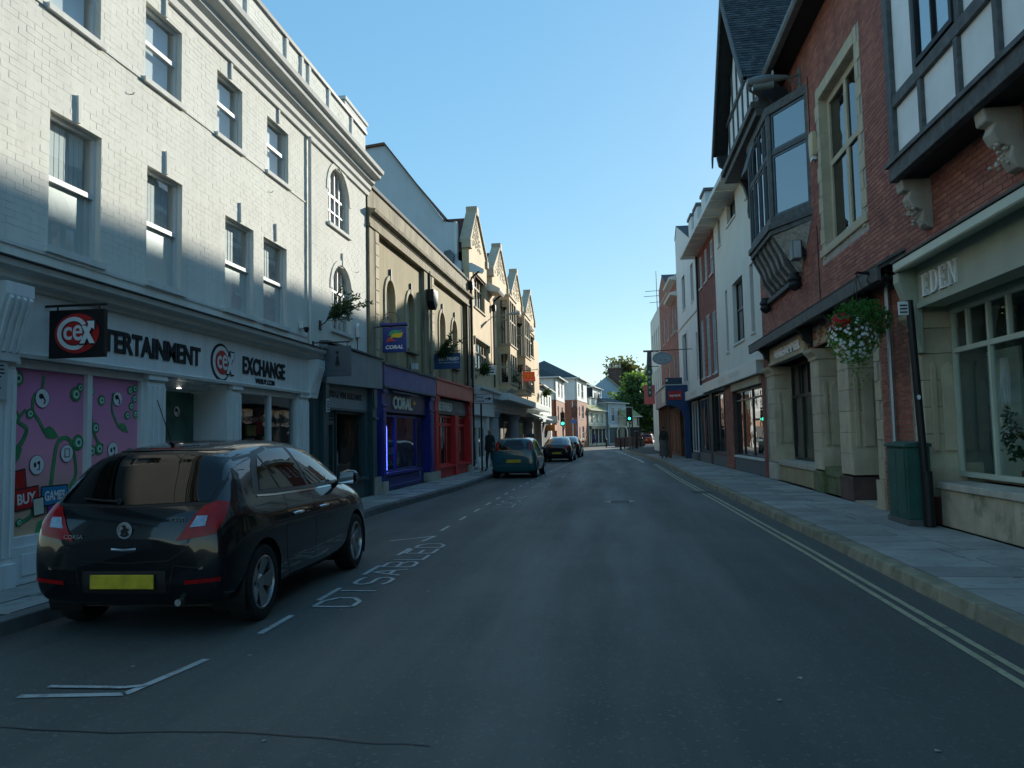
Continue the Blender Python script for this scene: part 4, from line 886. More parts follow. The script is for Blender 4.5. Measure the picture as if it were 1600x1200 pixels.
# ================================================================ buff gabled building
B3 = root('gabled_building', 'long buff rendered building with four coped gables, bay windows and a columned ground floor', 'building', LC(45, 0, 0))
G = [(30.98, 35.83, 33.3), (37.4, 42.65, 40.0), (43.8, 48.9, 46.4), (50.6, 56.2, 53.3)]
SG = 31.55
wins3 = [(32.55, 35.15, 7.18, 8.62), (32.5, 36.0, 4.5, 5.74), (51.6, 55.3, 7.1, 8.7), (51.6, 55.3, 4.5, 5.7)]
m = M(); wall(m, LC, SG, 58.6, 3.2, 8.6, wins3, .25); m.build('wall', mat('renderbuff'), B3, fix=False)
for i, (a, b, c) in enumerate(G):
    a = max(a, SG); zk = 9.75
    M().prism(LC, [(a, 8.6), (b, 8.6), (b, zk), (c+.25, 11.35), (c-.25, 11.35), (a, zk)], -.3, 0).build('gable', mat('renderbuff'), B3)
    mm = M()
    for s, e in (((a-.02, zk), (c-.22, 11.40)), ((c+.22, 11.40), (b+.02, zk))):
        mm.hexa([LC(p, d, z) for z_ in (0, .16) for d in (-.4, .08) for p, z in ((s[0], s[1]+z_), (e[0], e[1]+z_))])
    mm.box(LC, c-.26, c+.26, -.4, .10, 11.35, 11.75).box(LC, a-.1, a+.28, -.3, .1, zk-.25, zk+.08).box(LC, b-.28, b+.1, -.3, .1, zk-.25, zk+.08)
    mm.build('gable_coping', mat('bufftrim'), B3, bevel=.02)
    # rough flint patch in the gable head
    S = M(); rn = random.Random(i)
    for _ in range(150):
        t = rn.random(); z = zk+.1+t*1.4; hw = (1-t)*(min(c-a, b-c))*.72; x = c+rn.uniform(-hw, hw); s_ = rn.uniform(.04, .08)
        S.prism(LC, [(x+s_*cos(k*1.05+t), z+s_*.8*sin(k*1.05+t)) for k in range(6)], 0, .02)
    S.build('flint_stones', mat('stonewarm'), B3, stuff=True, fix=False)
    M().add([LC(a, -.05, zk-.4), LC(c, -.05, 11.3), LC(c, -6, 11.3), LC(a, -6, zk-.4), LC(b, -.05, zk-.4), LC(b, -6, zk-.4)], [(0, 1, 2, 3), (1, 4, 5, 2)]).build('roof_slope', mat('rooftile'), B3, fix=False)
M().quad(LC(SG, -.2, 8.6), LC(58.6, -.2, 8.6), LC(58.6, -4, 11.2), LC(SG, -4, 11.2)).build('roof_slope', mat('rooftile'), B3, fix=False)
M().quad(LC(58.6, 0, 3.2), LC(58.6, -8, 3.2), LC(58.6, -8, 8.6), LC(58.6, 0, 8.6)).build('end_wall', mat('renderbuff'), B3, fix=False)
# roof tile courses on the two visible slopes
S = M()
for c0, b0 in ((33.3, 35.83), (40.0, 42.65)):
    pass
for a, b in ((SG+.0, SG+.1), (35.85, 37.4), (42.65, 43.8), (48.95, 50.5)):
    M().ext(LC, [(0, 8.48), (.55, 8.38), (.62, 8.48), (.62, 8.56), (.1, 8.86), (0, 8.86)], a, b).build('eaves', mat('whitetrim'), B3)
    M().tube([LC(b-.3, .45, 8.42), LC(b-.4, .15, 8.15), LC(b-.4, .10, 7.9)], .04).build('swan_neck', mat('iron'), B3, smooth=True)
    M().prism(LC, [(b-.55, 7.95), (b-.25, 7.95), (b-.32, 7.65), (b-.48, 7.65)], .03, .22).tube([LC(b-.4, .1, 7.7), LC(b-.4, .1, 3.9)], .04).build('drainpipe', mat('iron'), B3)
def mullioned(a0, a1, z0, z1, n, rail):
    w = (a1-a0)/n
    win(B3, LC, a0, a1, z0, z1, .12, .07, bars=tuple(a0+w*i for i in range(1, n)), rails=(rail,), fm=mat('bufftrim'), gm=MATS['glassdark'], sill=.06, back=mat('dark'), bd=.4, bw=.09)
    M().box(LC, a0-.15, a1+.15, 0, .07, z1+.05, z1+.13).box(LC, a0-.15, a0-.08, 0, .06, z1-.25, z1+.05).box(LC, a1+.08, a1+.15, 0, .06, z1-.25, z1+.05).build('hood_mould', mat('bufftrim'), B3)
mullioned(*wins3[0], 4, 8.15); mullioned(*wins3[1], 5, 5.25); mullioned(*wins3[2], 4, 8.15); mullioned(*wins3[3], 4, 5.2)
def bay(a0, a1, dd, zt):
    c = .0
    V = root('bay_window', '', ''); del V['label']; del V['category']; V.parent = B3
    for z0, z1 in ((3.95, 4.25), (5.75, 6.25), (8.55, zt)):
        M().prism(F(LC(0, 0, 0)[:2], LC.u, LC.n), [(a0, z0), (a1, z0), (a1, z1), (a0, z1)], 0, dd).build('bay_band', mat('renderbuff'), V)
    for za, zb in ((zt, zt+.1), (6.2, 6.27), (4.2, 4.27)): M().box(LC, a0-.05, a1+.05, 0, dd+.055, za, zb).build('bay_moulding', mat('bufftrim'), V)
    for z0, z1 in ((4.25, 5.75), (6.25, 8.55)):
        zr = z0+(z1-z0)*.55
        m = M()
        for x in (a0, a1-.14): m.box(LC, x, x+.14, 0, .14, z0, z1).box(LC, x, x+.14, dd-.14, dd, z0, z1)
        for i in range(1, 3): x = a0+(a1-a0)*i/3; m.box(LC, x-.06, x+.06, dd-.12, dd-.02, z0, z1)
        m.box(LC, a0+.02, a1-.02, dd-.11, dd-.03, zr-.04, zr+.04).box(LC, a0+.02, a0+.1, .14, dd-.14, zr-.04, zr+.04)
        m.build('window_frame', mat('bufftrim'), V)
        M().quad(LC(a0+.06, .05, z0), LC(a0+.06, dd-.05, z0), LC(a0+.06, dd-.05, z1), LC(a0+.06, .05, z1)).quad(LC(a0, dd-.07, z0), LC(a1, dd-.07, z0), LC(a1, dd-.07, z1), LC(a0, dd-.07, z1)).build('pane', MATS['glassdark'], V, fix=False)
        M().box(LC, a0+.14, a1-.14, .03, .12, z0, z1).build('dark_room', mat('dark'), V)
bay(38.95, 41.5, .62, 8.75); bay(45.2, 48.0, .62, 8.75)
M().ext(LC, [(0, 3.6), (.3, 3.75), (.62, 3.95), (0, 3.95)], 38.95, 41.5).build('bay_corbel', mat('bufftrim'), B3)
# ground floor with columns
M().ext(LC, [(-.1, 3.30), (.30, 3.30), (.34, 3.5), (.42, 3.55), (.44, 3.66), (-.1, 3.74)], SG, 36.9).build('shop_cornice', mat('whiterender'), B3)
FB = M().box(LC, SG, 36.9, -.3, .08, 2.45, 3.3).build('shop_fascia', mat('whiterender'), B3)
M().box(LC, 36.9, 58.4, .02, .80, 3.28, 3.62).build('canopy_fascia', mat('canopywhite', (.66, .70, .70), .5, .04, 2, .04, streak=.15, dirt=(.45, .48, .48)), B3, bevel=.01)
M().box(LC, 36.9, 58.4, -.3, .05, 2.75, 3.28).box(LC, 36.9, 58.4, .05, .12, 2.9, 2.98).build('entablature', mat('whiterender'), B3)
M().hexa([LC(a, d, z) for d, zz in ((.1, (3.0, 3.06)), (1.0, (2.62, 2.68))) for z in zz for a in (50, 58.3)]).build('awning', mat('canopywhite'), B3)
for c in (37.4, 44.7, 51.9, 58.0):
    M().lathe(LC(c, -.12, 0), [(.42, .12), (.42, .3), (.36, .36), (.34, .5), (.31, 2.3), (.30, 2.42), (.36, 2.48), (.34, 2.52), (.42, 2.62), (.44, 2.75)], 20).build('column', mat('columngrey', (.34, .37, .40), .6, .1, 2, .1, 20, streak=.2, dirt=(.2, .22, .22)), B3, smooth=True)
M().quad(LC(36.5, -.9, .12), LC(58.6, -.9, .12), LC(58.6, -.9, 2.8), LC(36.5, -.9, 2.8)).quad(LC(36.5, -.9, 2.78), LC(58.6, -.9, 2.78), LC(58.6, 0, 2.78), LC(36.5, 0, 2.78)).build('arcade_wall', mat('interior'), B3, fix=False)
for a, b, c in ((38.5, 41, 'shopyellow'), (41.4, 43.6, 'interior'), (46, 50.5, 'interiorwarm'), (53, 55, 'shopyellow'), (55.3, 57, 'tealdark')):
    W = win(B3, F(LC(0, -.85, 0)[:2], LC.u, LC.n), a, b, .5, 2.4, .0, .08, bars=((a+b)/2,), fm=mat('aluminium'), gm=MATS['glass'], name='shop_window')
    M().box(LC, a+.1, b-.1, -.90, -.89, 1.7, 2.3).build('poster', mat('shopyellow', (.45, .42, .05), .5, .1, 2, 0) if c == 'shopyellow' else mat(c), W)
DW = win(B3, LC, 31.75, 33.4, .2, 2.05, .12, .12, bars=(32.6,), fm=mat('whiterender'), gm=MATS['glass'], back=mat('interior'), bd=.5, name='shop_door')
DW = win(B3, LC, 33.5, 35.2, .5, 2.05, .12, .12, bars=(34.35,), fm=mat('whiterender'), gm=MATS['glass'], back=mat('interior'), bd=.5, name='shop_window')
M().box(LC, SG, 35.3, -.3, -.1, 2.05, 2.45).box(LC, 33.4, 35.3, -.3, -.05, .12, .5).box(LC, SG, 31.75, -.3, 0, .12, 2.45).box(LC, 35.2, 35.6, -.3, .02, .12, 2.45).build('shopfront_panel', mat('whiterender'), B3)
# tall white party wall rising behind the tan building
m = M(); y = 31.6
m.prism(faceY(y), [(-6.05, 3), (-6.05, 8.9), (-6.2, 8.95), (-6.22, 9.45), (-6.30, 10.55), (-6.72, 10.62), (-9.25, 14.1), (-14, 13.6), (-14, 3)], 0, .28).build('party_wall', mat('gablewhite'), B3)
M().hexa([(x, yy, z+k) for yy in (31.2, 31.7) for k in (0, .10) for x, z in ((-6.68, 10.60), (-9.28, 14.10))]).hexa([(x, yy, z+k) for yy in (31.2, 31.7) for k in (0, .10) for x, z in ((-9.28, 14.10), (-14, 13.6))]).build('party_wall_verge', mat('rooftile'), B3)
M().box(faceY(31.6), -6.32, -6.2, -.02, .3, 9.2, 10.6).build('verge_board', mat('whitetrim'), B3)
M().quad((-6.4, 31.9, 10.5), (-6.4, 37, 10.5), (-9.3, 37, 14.1), (-9.3, 31.9, 14.1)).build('roof_slope', mat('rooftile'), B3, fix=False)
M().prism(faceY(31.6), [(-6.75, 8.85), (-6.35, 8.75), (-6.3, 9.15), (-6.45, 9.35), (-6.72, 9.3)], .28, .5).build('wall_vent', mat('leadgrey'), B3)
# things on the buff building
r = root('wall_lamp', 'grey street lamp on an arm reaching out from the buff gabled wall', 'street lamp', LC(37.2, 0, 7.4))
a = LC(37.2, 0, 7.42); M().tube([LC(37.2, 0, 7.40), LC(37.2, .5, 7.46), LC(37.2, .9, 7.5)], .025).build('arm', mat('aluminium'), r)
M().tube([LC(37.2, .75, 7.49), LC(37.2, 1.0, 7.53), LC(37.2, 1.4, 7.55)], .05, 8, .09).build('lamp_head', mat('lampgrey', (.35, .37, .36), .4, .05, 3, .02), r, smooth=True)
r = root('white_shop_sign', 'plain white projecting sign beside an evergreen spray on the buff wall', 'sign', LC(34, 0, 4.6)); 
M().box(faceY(34.2), -5.66, -5.1, -.05, .05, 4.3, 4.72).build('sign_board', mat('white'), r, bevel=.01)
M().box(faceY(34.2), -5.75, -5.0, -.02, .02, 4.76, 4.8).box(faceY(34.2), -5.6, -5.15, .051, .055, 4.52, 4.56).box(faceY(34.2), -5.6, -5.15, .051, .055, 4.38, 4.44).build('bracket', mat('lettergrey'), r)
spray(LC, 32.6, 4.2, .4, .28, 18, .19, 'dark evergreen spray beside the plain white projecting sign', 3)
spray(LC, 39.9, 4.35, .5, .2, 18, .2, 'dark evergreen spray under the first bay window of the buff building', 4)
spray(LC, 58.9, 4.6, .6, .3, 16, .25, 'evergreen spray at the far end of the buff building', 5)
r = root('burger_hanging_sign', 'orange red hanging sign with yellow arches on the buff building', 'hanging sign', LC(45, 0, 5.3)); fr = faceY(45.0)
sb = M().box(fr, -5.08, -4.38, -.05, .05, 4.72, 5.28).build('sign_board', mat('signorange', (.55, .06, .015), .4, .1, 3, .02, emit=(.5, .05, .01), es=.12), r, bevel=.01)
M().ribbon(fr, [(-4.98, 4.90), (-4.93, 5.10), (-4.86, 5.18), (-4.80, 5.08), (-4.78, 4.92), (-4.74, 5.1), (-4.66, 5.18), (-4.60, 5.08), (-4.56, 4.90)], .04, .051, .056).build('yellow_arches', mat('gold'), sb)
text("McDonald's", fr, -5.0, -4.5, 4.78, 4.84, .051, mat('white'), sb)
M().tube([(-5.5, 45, 5.36), (-4.2, 45, 5.40)], .02, 6).ring(fr, -4.3, 5.25, .18, .25, .02, -.01, .01, 16, -1.2, 1.2).build('bracket_arm', mat('iron'), r)
r = root('ring_road_sign', 'white rectangular direction sign with a black arrow on a dark post', 'road sign', (-5.2, 30.2, .12)); fr = faceY(30.2)
M().tube([(-5.12, 30.25, .12), (-5.12, 30.25, 3.2)], .035).build('post', mat('iron'), r)
sb = M().box(fr, -5.33, -4.60, -.0, .02, 2.83, 3.21).build('sign_plate', mat('lettergrey'), r, bevel=.01)
M().box(fr, -5.31, -4.62, .02, .023, 2.85, 3.19).build('white_face', mat('signwhite', (.5, .54, .58), .4, .03, 2, 0), sb)
text('Ring', fr, -5.27, -5.02, 3.04, 3.13, .024, mat('lettergrey'), sb, bold=.02); text('road', fr, -5.27, -4.99, 2.90, 2.98, .024, mat('lettergrey'), sb, bold=.02)
M().prism(fr, [(-4.95, 3.0), (-4.80, 3.0), (-4.80, 2.95), (-4.68, 3.02), (-4.80, 3.09), (-4.80, 3.04), (-4.95, 3.04)], .023, .026).build('arrow', mat('lettergrey'), sb)
M().lathe((-5.12, 30.25), [(.09, .12), (.09, .16), (.04, .17)], 10).build('post_collar', mat('aluminium'), r)
# ================================================================ right: timber framed building over the home shop
R1 = root('timber_framed_building', 'jettied black and white timber framed building above a sage green shop', 'building', (4.65, 9, 0))
RT = RA                                                           # d>0 is out over the pavement
m = M(); wall(m, RT, -2, 11.66, 3.9, 5.2, [], .3); m.build('wall', mat('mortar'), R1, fix=False)
bricks(R1, RT, 4, 11.66, 4.06, 5.14, [], mat('brickred'), near=(10.5, 4.4), nmax=140)
M().box(RT, -2, 11.62, .40, .52, 5.08, 5.36).build('bressummer', mat('timber'), R1, bevel=.012)
M().box(RT, -2, 11.62, .0, .40, 5.12, 5.30).build('jetty_soffit', mat('timberblack'), R1)
M().box(RT, -2, 11.66, .50, .56, 5.30, 5.36).build('sill_moulding', mat('timber'), R1)
M().box(RT, -2, 11.60, .30, .42, 5.30, 9.6).build('plaster_panel', mat('plaster'), R1)
M().quad(RT(11.60, .42, 5.2), RT(11.60, -.3, 5.2), RT(11.60, -.3, 9.6), RT(11.60, .42, 9.6)).build('side_wall', mat('plaster'), R1, fix=False)
def beam(a0, a1, z0, z1, d1=.475, nm='timber_post'): M().box(RT, a0, a1, .36, d1, z0, z1).build(nm, mat('timber'), R1, bevel=.01)
beam(11.44, 11.64, 5.34, 9.6, .49, 'corner_post')
for a in (10.52, 9.44, 8.5, 7.4, 6.3): beam(a-.055, a+.055, 5.36, 6.13)
beam(-2, 11.44, 6.13, 6.30, .48, 'mid_rail')
for a in (10.62, 9.35, 7.4, 6.2): beam(a-.07, a+.07, 6.30, 9.5)
beam(-2, 11.44, 8.0, 8.18, .48, 'top_rail')
for a0, a1 in ((9.42, 10.55),):
    win(R1, F((4.65-.50, 0), (0, 1), (-1, 0)), a0, a1, 6.32, 7.98, .0, .07, bars=((a0+a1)/2,), fm=mat('timberblack'), gm=MATS['glassmirror'], back=mat('dark'), bd=.05)
for a in (11.55, 9.10):
    pr = [(0, 4.35), (.10, 4.38), (.16, 4.5), (.14, 4.62), (.28, 4.68), (.34, 4.8), (.30, 4.9), (.40, 4.92), (.42, 5.08), (0, 5.08)]
    M().ext(RT, pr, a-.12, a+.12).build('stone_corbel', mat('stonegrey'), R1, bevel=.02)
    rn = random.Random(int(a*10)); S = M()
    for _ in range(26):
        x, z, d = a+rn.uniform(-.11, .11), rn.uniform(4.4, 4.78), rn.uniform(.10, .3); rr = rn.uniform(.018, .034)
        S.lathe(RT(x, d, 0), [(.002, z-rr), (rr, z-rr*.3), (rr, z+rr*.3), (.002, z+rr)], 6)
    S.build('corbel_carving', mat('stonegrey'), R1, stuff=True, smooth=True)
# home shop
M().box(RT, -2, 12.0, -.3, .06, 3.30, 3.98).build('shop_fascia', mat('sagegreen'), R1)
M().ext(RT, [(0, 3.98), (.05, 3.93), (.36, 3.84), (.38, 3.86), (.38, 3.97), (.34, 3.99), (0, 4.06)], -2, 12.05).build('canopy', mat('sagelight'), R1, bevel=.006)
M().ext(RT, [(0, 4.07), (.40, 3.985), (.41, 4.01), (0, 4.11)], -2, 12.1).build('lead_roof', mat('leadgrey'), R1)
M().box(RT, -2, 12.0, .06, .09, 3.28, 3.36).build('fascia_moulding', mat('sagegreen'), R1)
M().ext(RT, [(0, 2.62), (.05, 2.62), (.07, 2.75), (.13, 3.0), (.22, 3.4), (.32, 3.7), (.32, 3.84), (0, 3.95)], 12.02, 12.24).build('scroll_bracket', mat('sagegreen'), R1, bevel=.012)
mat('letterwhite', (.82, .82, .80), .4, .02, 2, 0)
def serif(word, a0, a1, z0, z1, d, th, par):
    n = len(word); W = (a1-a0)/n
    for i, ch in enumerate(word):
        h = z1-z0; w = W*(.92 if ch in 'DN' else .78); x1 = a1-W*i; t = h*.045
        def P(u, v): return (x1-u*w, z0+v*h)
        kk = [0]
        def bx(m, u0, u1, v0, v1): kk[0] += .0007; m.prism(RT, [P(u0, v0), P(u1, v0), P(u1, v1), P(u0, v1)], d-kk[0], d+th+kk[0])
        m = M()
        if ch == 'E':
            bx(m, .14, .40, 0, 1); bx(m, 0, .95, 0, .05); bx(m, 0, .92, .95, 1); bx(m, .4, .7, .48, .53); bx(m, .88, .95, .05, .26); bx(m, .85, .92, .76, .95); bx(m, .66, .71, .38, .63)
        elif ch == 'D':
            bx(m, .12, .36, 0, 1); bx(m, 0, .5, 0, .05); bx(m, 0, .5, .95, 1)
            k = 12
            for j in range(k):
                p, q = -pi/2+pi*j/k, -pi/2+pi*(j+1)/k
                f = lambda t, r: P(.48+.50*r*cos(t), .5+.5*sin(t)*(1 if r > .9 else .9))
                m.prism(RT, [f(p, 1), f(q, 1), f(q, .52), f(p, .52)], d, d+th)
        elif ch == 'N':
            bx(m, .12, .19, 0, 1); bx(m, .80, .87, 0, 1); bx(m, 0, .32, 0, .05); bx(m, .66, 1.0, .95, 1); bx(m, 0, .2, .95, 1)
            m.prism(RT, [P(.10, 1), P(.36, 1), P(.88, 0), P(.78, 0)], d, d+th)
        m.build('letter', mat('letterwhite'), par)
serif('EDEN', 10.62, 11.80, 3.42, 3.74, .062, .03, [c for c in R1.children if c.name.startswith('shop_fascia')][0])
def stonepier(par, a0, a1, z0, z1, dep, mm, name='stone_pier', plinth=None, side=True):
    """front face with chamfers; the near reveal is panelled; every ashlar block is its own"""
    z = z0; k = 0; n = max(1, round((z1-z0)/.42)); h = (z1-z0)/n
    for i in range(n):
        M().hexa([RT(a, d, zz) for zz in (z+.003, z+h-.003) for a, d in ((a0+.03, 0), (a1, 0), (a0, -dep), (a1, -dep))]).build('stone_block', mm, par, bevel=.008)
        z += h
    if side:
        fr = F((4.65, a0+.012), (1, 0), (0, -1))                    # reveal facing down the street
        for x0, x1 in ((.09, .17), (.24, .44)):
            if x1 > dep: x1 = dep-.03
            M().prism(fr, [(x0, z0+.55), (x1, z0+.55), (x1, z1-.62), ((x0+x1)/2, z1-.52), (x0, z1-.62)], -.005, .035).build('carved_panel', mm, par, bevel=.008)
        M().ext(fr, [(0, z0), (.05, z0), (.05, z0+.3), (0, z0+.5)], .0, dep).build('moulded_base', mm, par, bevel=.006)
    M().ext(RT, [(-dep+.02, z1-.02), (.03, z1-.02), (.04, z1+.05), (.14, z1+.16), (.16, z1+.22), (-dep+.02, z1+.22)], a0-.02, a1+.02).build('capital', mm, par, bevel=.01)
ST = mat('stone')
stonepier(R1, 12.12, 12.56, .62, 3.02, .75, ST)
M().box(RT, 12.1, 12.6, -.4, .03, .12, .62).build('plinth', mat('stonemoss'), R1, bevel=.01)
M().box(RT, 12.12, 12.6, -.4, .02, 3.24, 3.95).build('pier_head', mat('sagegreen'), R1)
for i in range(6):
    M().box(RT, 11.76-1.0*(i+1)+.004, 11.76-1.0*i-.004, -.45, .0, .12, .64).build('riser_stone', mat('stonemoss'), R1, bevel=.012)
M().box(RT, 5, 11.80, -.45, .04, .645, .74).build('stone_sill', mat('stonegrey'), R1, bevel=.012)
M().box(RT, 11.76, 12.1, -.45, -.02, .12, .5).build('brick_patch', mat('brickred'), R1)
RE = F((5.05, 0), (0, 1), (-1, 0))
W = win(R1, RE, 8.0, 12.08, .80, 3.26, .0, .07, bars=(10.98, 9.9, 8.9, (11.58, 2.66, 3.2), (10.45, 2.66, 3.2), (9.4, 2.66, 3.2)), rails=((2.64, .07),), fm=mat('sagelight'), gm=MATS['glass'], name='shop_window', bw=.06)
M().box(RE, 7.9, 12.1, -.02, .03, 3.24, 3.32).build('window_head', mat('sagegreen'), R1)
room(RE, 7.5, 12.1, .7, 3.3, 2.4, W, mat('edenroom', (.16, .19, .17), .8, .3, 1.2, 0))
M().box(RE, 11.15, 12.02, -.5, -.45, .8, 2.6).build('display_panel', mat('sagelight'), W)
M().box(RE, 8.0, 12.0, -.9, -.08, .76, .80).build('display_floor', mat('interiorwarm'), W)
M().box(RE, 8.1, 10.8, -1.7, -1.66, 1.75, 2.0).build('shelf', mat('dark'), W); M().box(RE, 8.1, 10.8, -1.75, -1.7, 2.05, 2.7).build('brown_panel', mat('brownpanel', (.2, .09, .05), .7, .2, 2, 0), W)
rn = random.Random(8); m = M()
for i in range(14): a = 11.25+rn.gauss(0, .05); m.tube([RE(a, -.3, 2.45), RE(a+rn.gauss(0, .04), -.3, 2.1), RE(a+rn.gauss(0, .05), -.3, 1.75+rn.uniform(0, .3))], .008, 4)
m.build('macrame_hanging', mat('whitegloss'), W)
m = M()
for i in range(110):
    z = rn.uniform(1.05, 1.75); a = 11.18-.12*(1.75-z)+rn.gauss(0, .06); b = Vector(RE(a, -.3+rn.gauss(0, .05), z)); l = Vector([rn.gauss(0, .03) for _ in range(3)]); s_ = Vector([rn.gauss(0, .02) for _ in range(3)])
    m.add([b, b+l+s_, b+2*l, b+l-s_], [(0, 1, 2, 3)])
m.build('trailing_plant', mat('foliage_dark'), W, fix=False)
M().prism(RE, [(9.75, 1.3), (10.5, 1.3), (10.55, 2.3), (9.75, 2.3)], -.45, -.42).tube([RE(10.5, -.43, 2.3), RE(10.15, -.43, 2.6), RE(9.8, -.43, 2.3)], .008, 4).build('cloth_banner', mat('plaster'), W)
for a, w, h, c in ((10.75, .2, .12, 'brownpanel'), (10.3, .16, .3, 'whitegloss'), (9.9, .25, .18, 'interiorwarm')): M().box(RE, a, a+w, -.5, -.3, .8, .8+h).build('ornament', mat(c), W)
# ================================================================ red brick building with the miniatures shop
R2 = root('red_brick_building', 'red brick building with a stone mullioned window, timber bay and tiled gable', 'building', (4.65, 18, 0))
WS = (14.42, 16.85, 5.38, 8.60)
BAYH = (17.8, 21.95, 6.3, 9.4)
SHOP = (14.25, 23.85, .1, 3.42)
m = M(); wall(m, RT, 12.6, 23.95, .1, 10.5, [WS, BAYH, SHOP], .3); wall(m, RT, 11.66, 12.597, 3.98, 10.5, [], .3); m.build('wall', mat('mortar'), R2, fix=False)
bricks(R2, RT, 11.68, 23.95, .14, 10.40, [(11.6, 12.62, .1, 4.08), (14.12, 17.15, 5.08, 8.92), BAYH, (13.92, 23.85, .1, 3.42), (13.9, 14.25, 0, 3.4)], mat('brickred'), near=(14.5, 5.0), nmax=290)
def quoins(a, sgn, z0, z1, fr=RT, par=R2):
    z = z0; k = 0
    while z < z1-.05:
        h = min(.34, z1-z); w = .30 if k % 2 else .17
        M().box(fr, min(a-sgn*.004, a+sgn*w), max(a-sgn*.004, a+sgn*w), -.28, .022, z+.004, z+h-.004).build('quoin_block', mat('stonewarm'), par, bevel=.008); z += h; k += 1
quoins(WS[0], -1, 5.15, 8.9); quoins(WS[1], 1, 5.15, 8.9); quoins(14.22, -1, .3, 3.3)
M().box(RT, WS[0]-.3, WS[1]+.3, -.2, .05, 5.2, 5.375).build('stone_sill', mat('stonewarm'), R2, bevel=.02)
for i in range(4): a = WS[0]+(WS[1]-WS[0])*i/4; M().box(RT, a+.003, a+(WS[1]-WS[0])/4-.003, -.2, .03, 8.61, 8.86).build('lintel_stone', mat('stonewarm'), R2, bevel=.01)
W = win(R2, RT, WS[0], WS[1], WS[2], WS[3], .16, .14, bars=((WS[0]+WS[1])/2,), rails=((7.15, .12),), fm=mat('stonewarm'), gm=MATS['glassdark'], back=mat('dark'), bd=.3, bw=.16, name='mullioned_window')
for a0 in (WS[0]+.16, (WS[0]+WS[1])/2+.1):
    M().box(RT, a0, a0+.06, -.25, -.2, 5.5, 8.45).box(RT, a0+.95, a0+1.0, -.25, -.2, 5.5, 8.45).build('casement', mat('iron'), W)
# eaves, gutter, main roof
M().quad(RT(13.4, .55, 10.36), RT(20, .55, 10.36), RT(20, 0, 10.36), RT(13.4, 0, 10.36)).build('soffit', mat('timberblack'), R2, fix=False)
M().ext(RT, [(.48, 10.30), (.62, 10.30), (.66, 10.36), (.66, 10.46), (.50, 10.46)], 11.9, 19.55).build('gutter', mat('leadgrey'), R2, bevel=.01)
M().quad(RT(11.9, .55, 10.42), RT(23.95, .55, 10.42), RT(23.95, -5, 14.4), RT(11.9, -5, 14.4)).quad(RT(11.9, -5, 14.4), RT(23.95, -5, 14.4), RT(23.95, -10, 10.4), RT(11.9, -10, 10.4)).build('main_roof', mat('roofblack'), R2, fix=False)
# projecting gable
GA, GB, GX, ZE = 19.4, 25.1, 1.15, 10.42; GC = (GA+GB)/2; ZA = ZE+(GC-GA)*1.32
def slope(a0, z0, a1, z1, d0, d1, mm, nm): return M().quad(RT(a0, d0, z0), RT(a1, d0, z1), RT(a1, d1, z1), RT(a0, d1, z0)).build(nm, mm, R2, fix=False)
slope(GA, ZE, GC, ZA, GX, -4, mat('roofblack'), 'gable_roof'); slope(GB, ZE, GC, ZA, GX, -4, mat('roofblack'), 'gable_roof')
slope(GA+.1, ZE-.03, GC, ZA-.12, GX-.02, 0, mat('timberblack'), 'roof_lining'); slope(GB-.1, ZE-.03, GC, ZA-.12, GX-.02, 0, mat('timberblack'), 'roof_lining')
u = Vector((0, GC-GA, ZA-ZE)).normalized(); nrm = Vector((0, -u[2], u[1])); L = sqrt((GC-GA)**2+(ZA-ZE)**2); rn = random.Random(6); S = M(); cnt = 0
for side in (0, 1):
    i = 0
    while i*.135 < L:
        d = -3.6+(.09 if i % 2 else 0)
        while d < GX:
            t0 = i*.135; w = .17; lift = .018+rn.uniform(0, .008)
            def P(t, dd, o):
                y, z = GA+u[1]*t, ZE+u[2]*t; y, z = y+nrm[1]*o, z+nrm[2]*o
                return (4.65-dd, y if side == 0 else 2*GC-y, z)
            q = [P(t0, d+.004, lift), P(t0, min(d+w-.004, GX), lift), P(t0+.17, min(d+w-.004, GX), .006), P(t0+.17, d+.004, .006), P(t0, d+.004, .002), P(t0, min(d+w-.004, GX), .002)]
            fs = [(0, 1, 2, 3), (0, 1, 5, 4)]
            if side == 0 and cnt < 290 and d > -.6 and t0 < 3.0:
                t = M().add(q, fs); t.build('roof_tile', mat('roofblack'), R2, fix=False); cnt += 1
            else: S.add(q, fs)
            d += w
        i += 1
S.build('roof_tiles', mat('roofblack'), R2, stuff=True, fix=False)
for sd in (0, 1):
    a0, a1 = (GA-.06, GC) if sd == 0 else (GB+.06, GC)
    M().hexa([RT(a, d, z) for d in (GX-.05, GX) for dz in (-.30, .04) for a, z in ((a0, ZE-.05+dz), (a1, ZA+dz))]).build('bargeboard', mat('timber'), R2, bevel=.008)
M().prism(RT, [(GA+.3, ZE-.35), (GB-.3, ZE-.35), (GC, ZA-.4)], .62, .70).build('gable_plaster', mat('plaster'), R2)
for a in (20.1, 20.9, 21.7, 22.5, 23.3, 24.1): 
    zt = ZE-.3+(min(a-GA, GB-a))*1.28; M().box(RT, a-.05, a+.05, .70, .74, ZE-.35, zt-.2).build('gable_stud', mat('timber'), R2)
M().box(RT, GA+.5, GB-.5, .70, .76, 11.1, 11.22).build('collar_beam', mat('timber'), R2)
for k, (z0, z1, d) in enumerate(((9.42, 9.62, .82), (9.62, 9.80, .92), (9.80, 10.06, .74))): M().box(RT, GA+.05, GB-.3, -.02, d, z0+.002, z1).build('jetty_beam', mat('timber'), R2, bevel=.015)
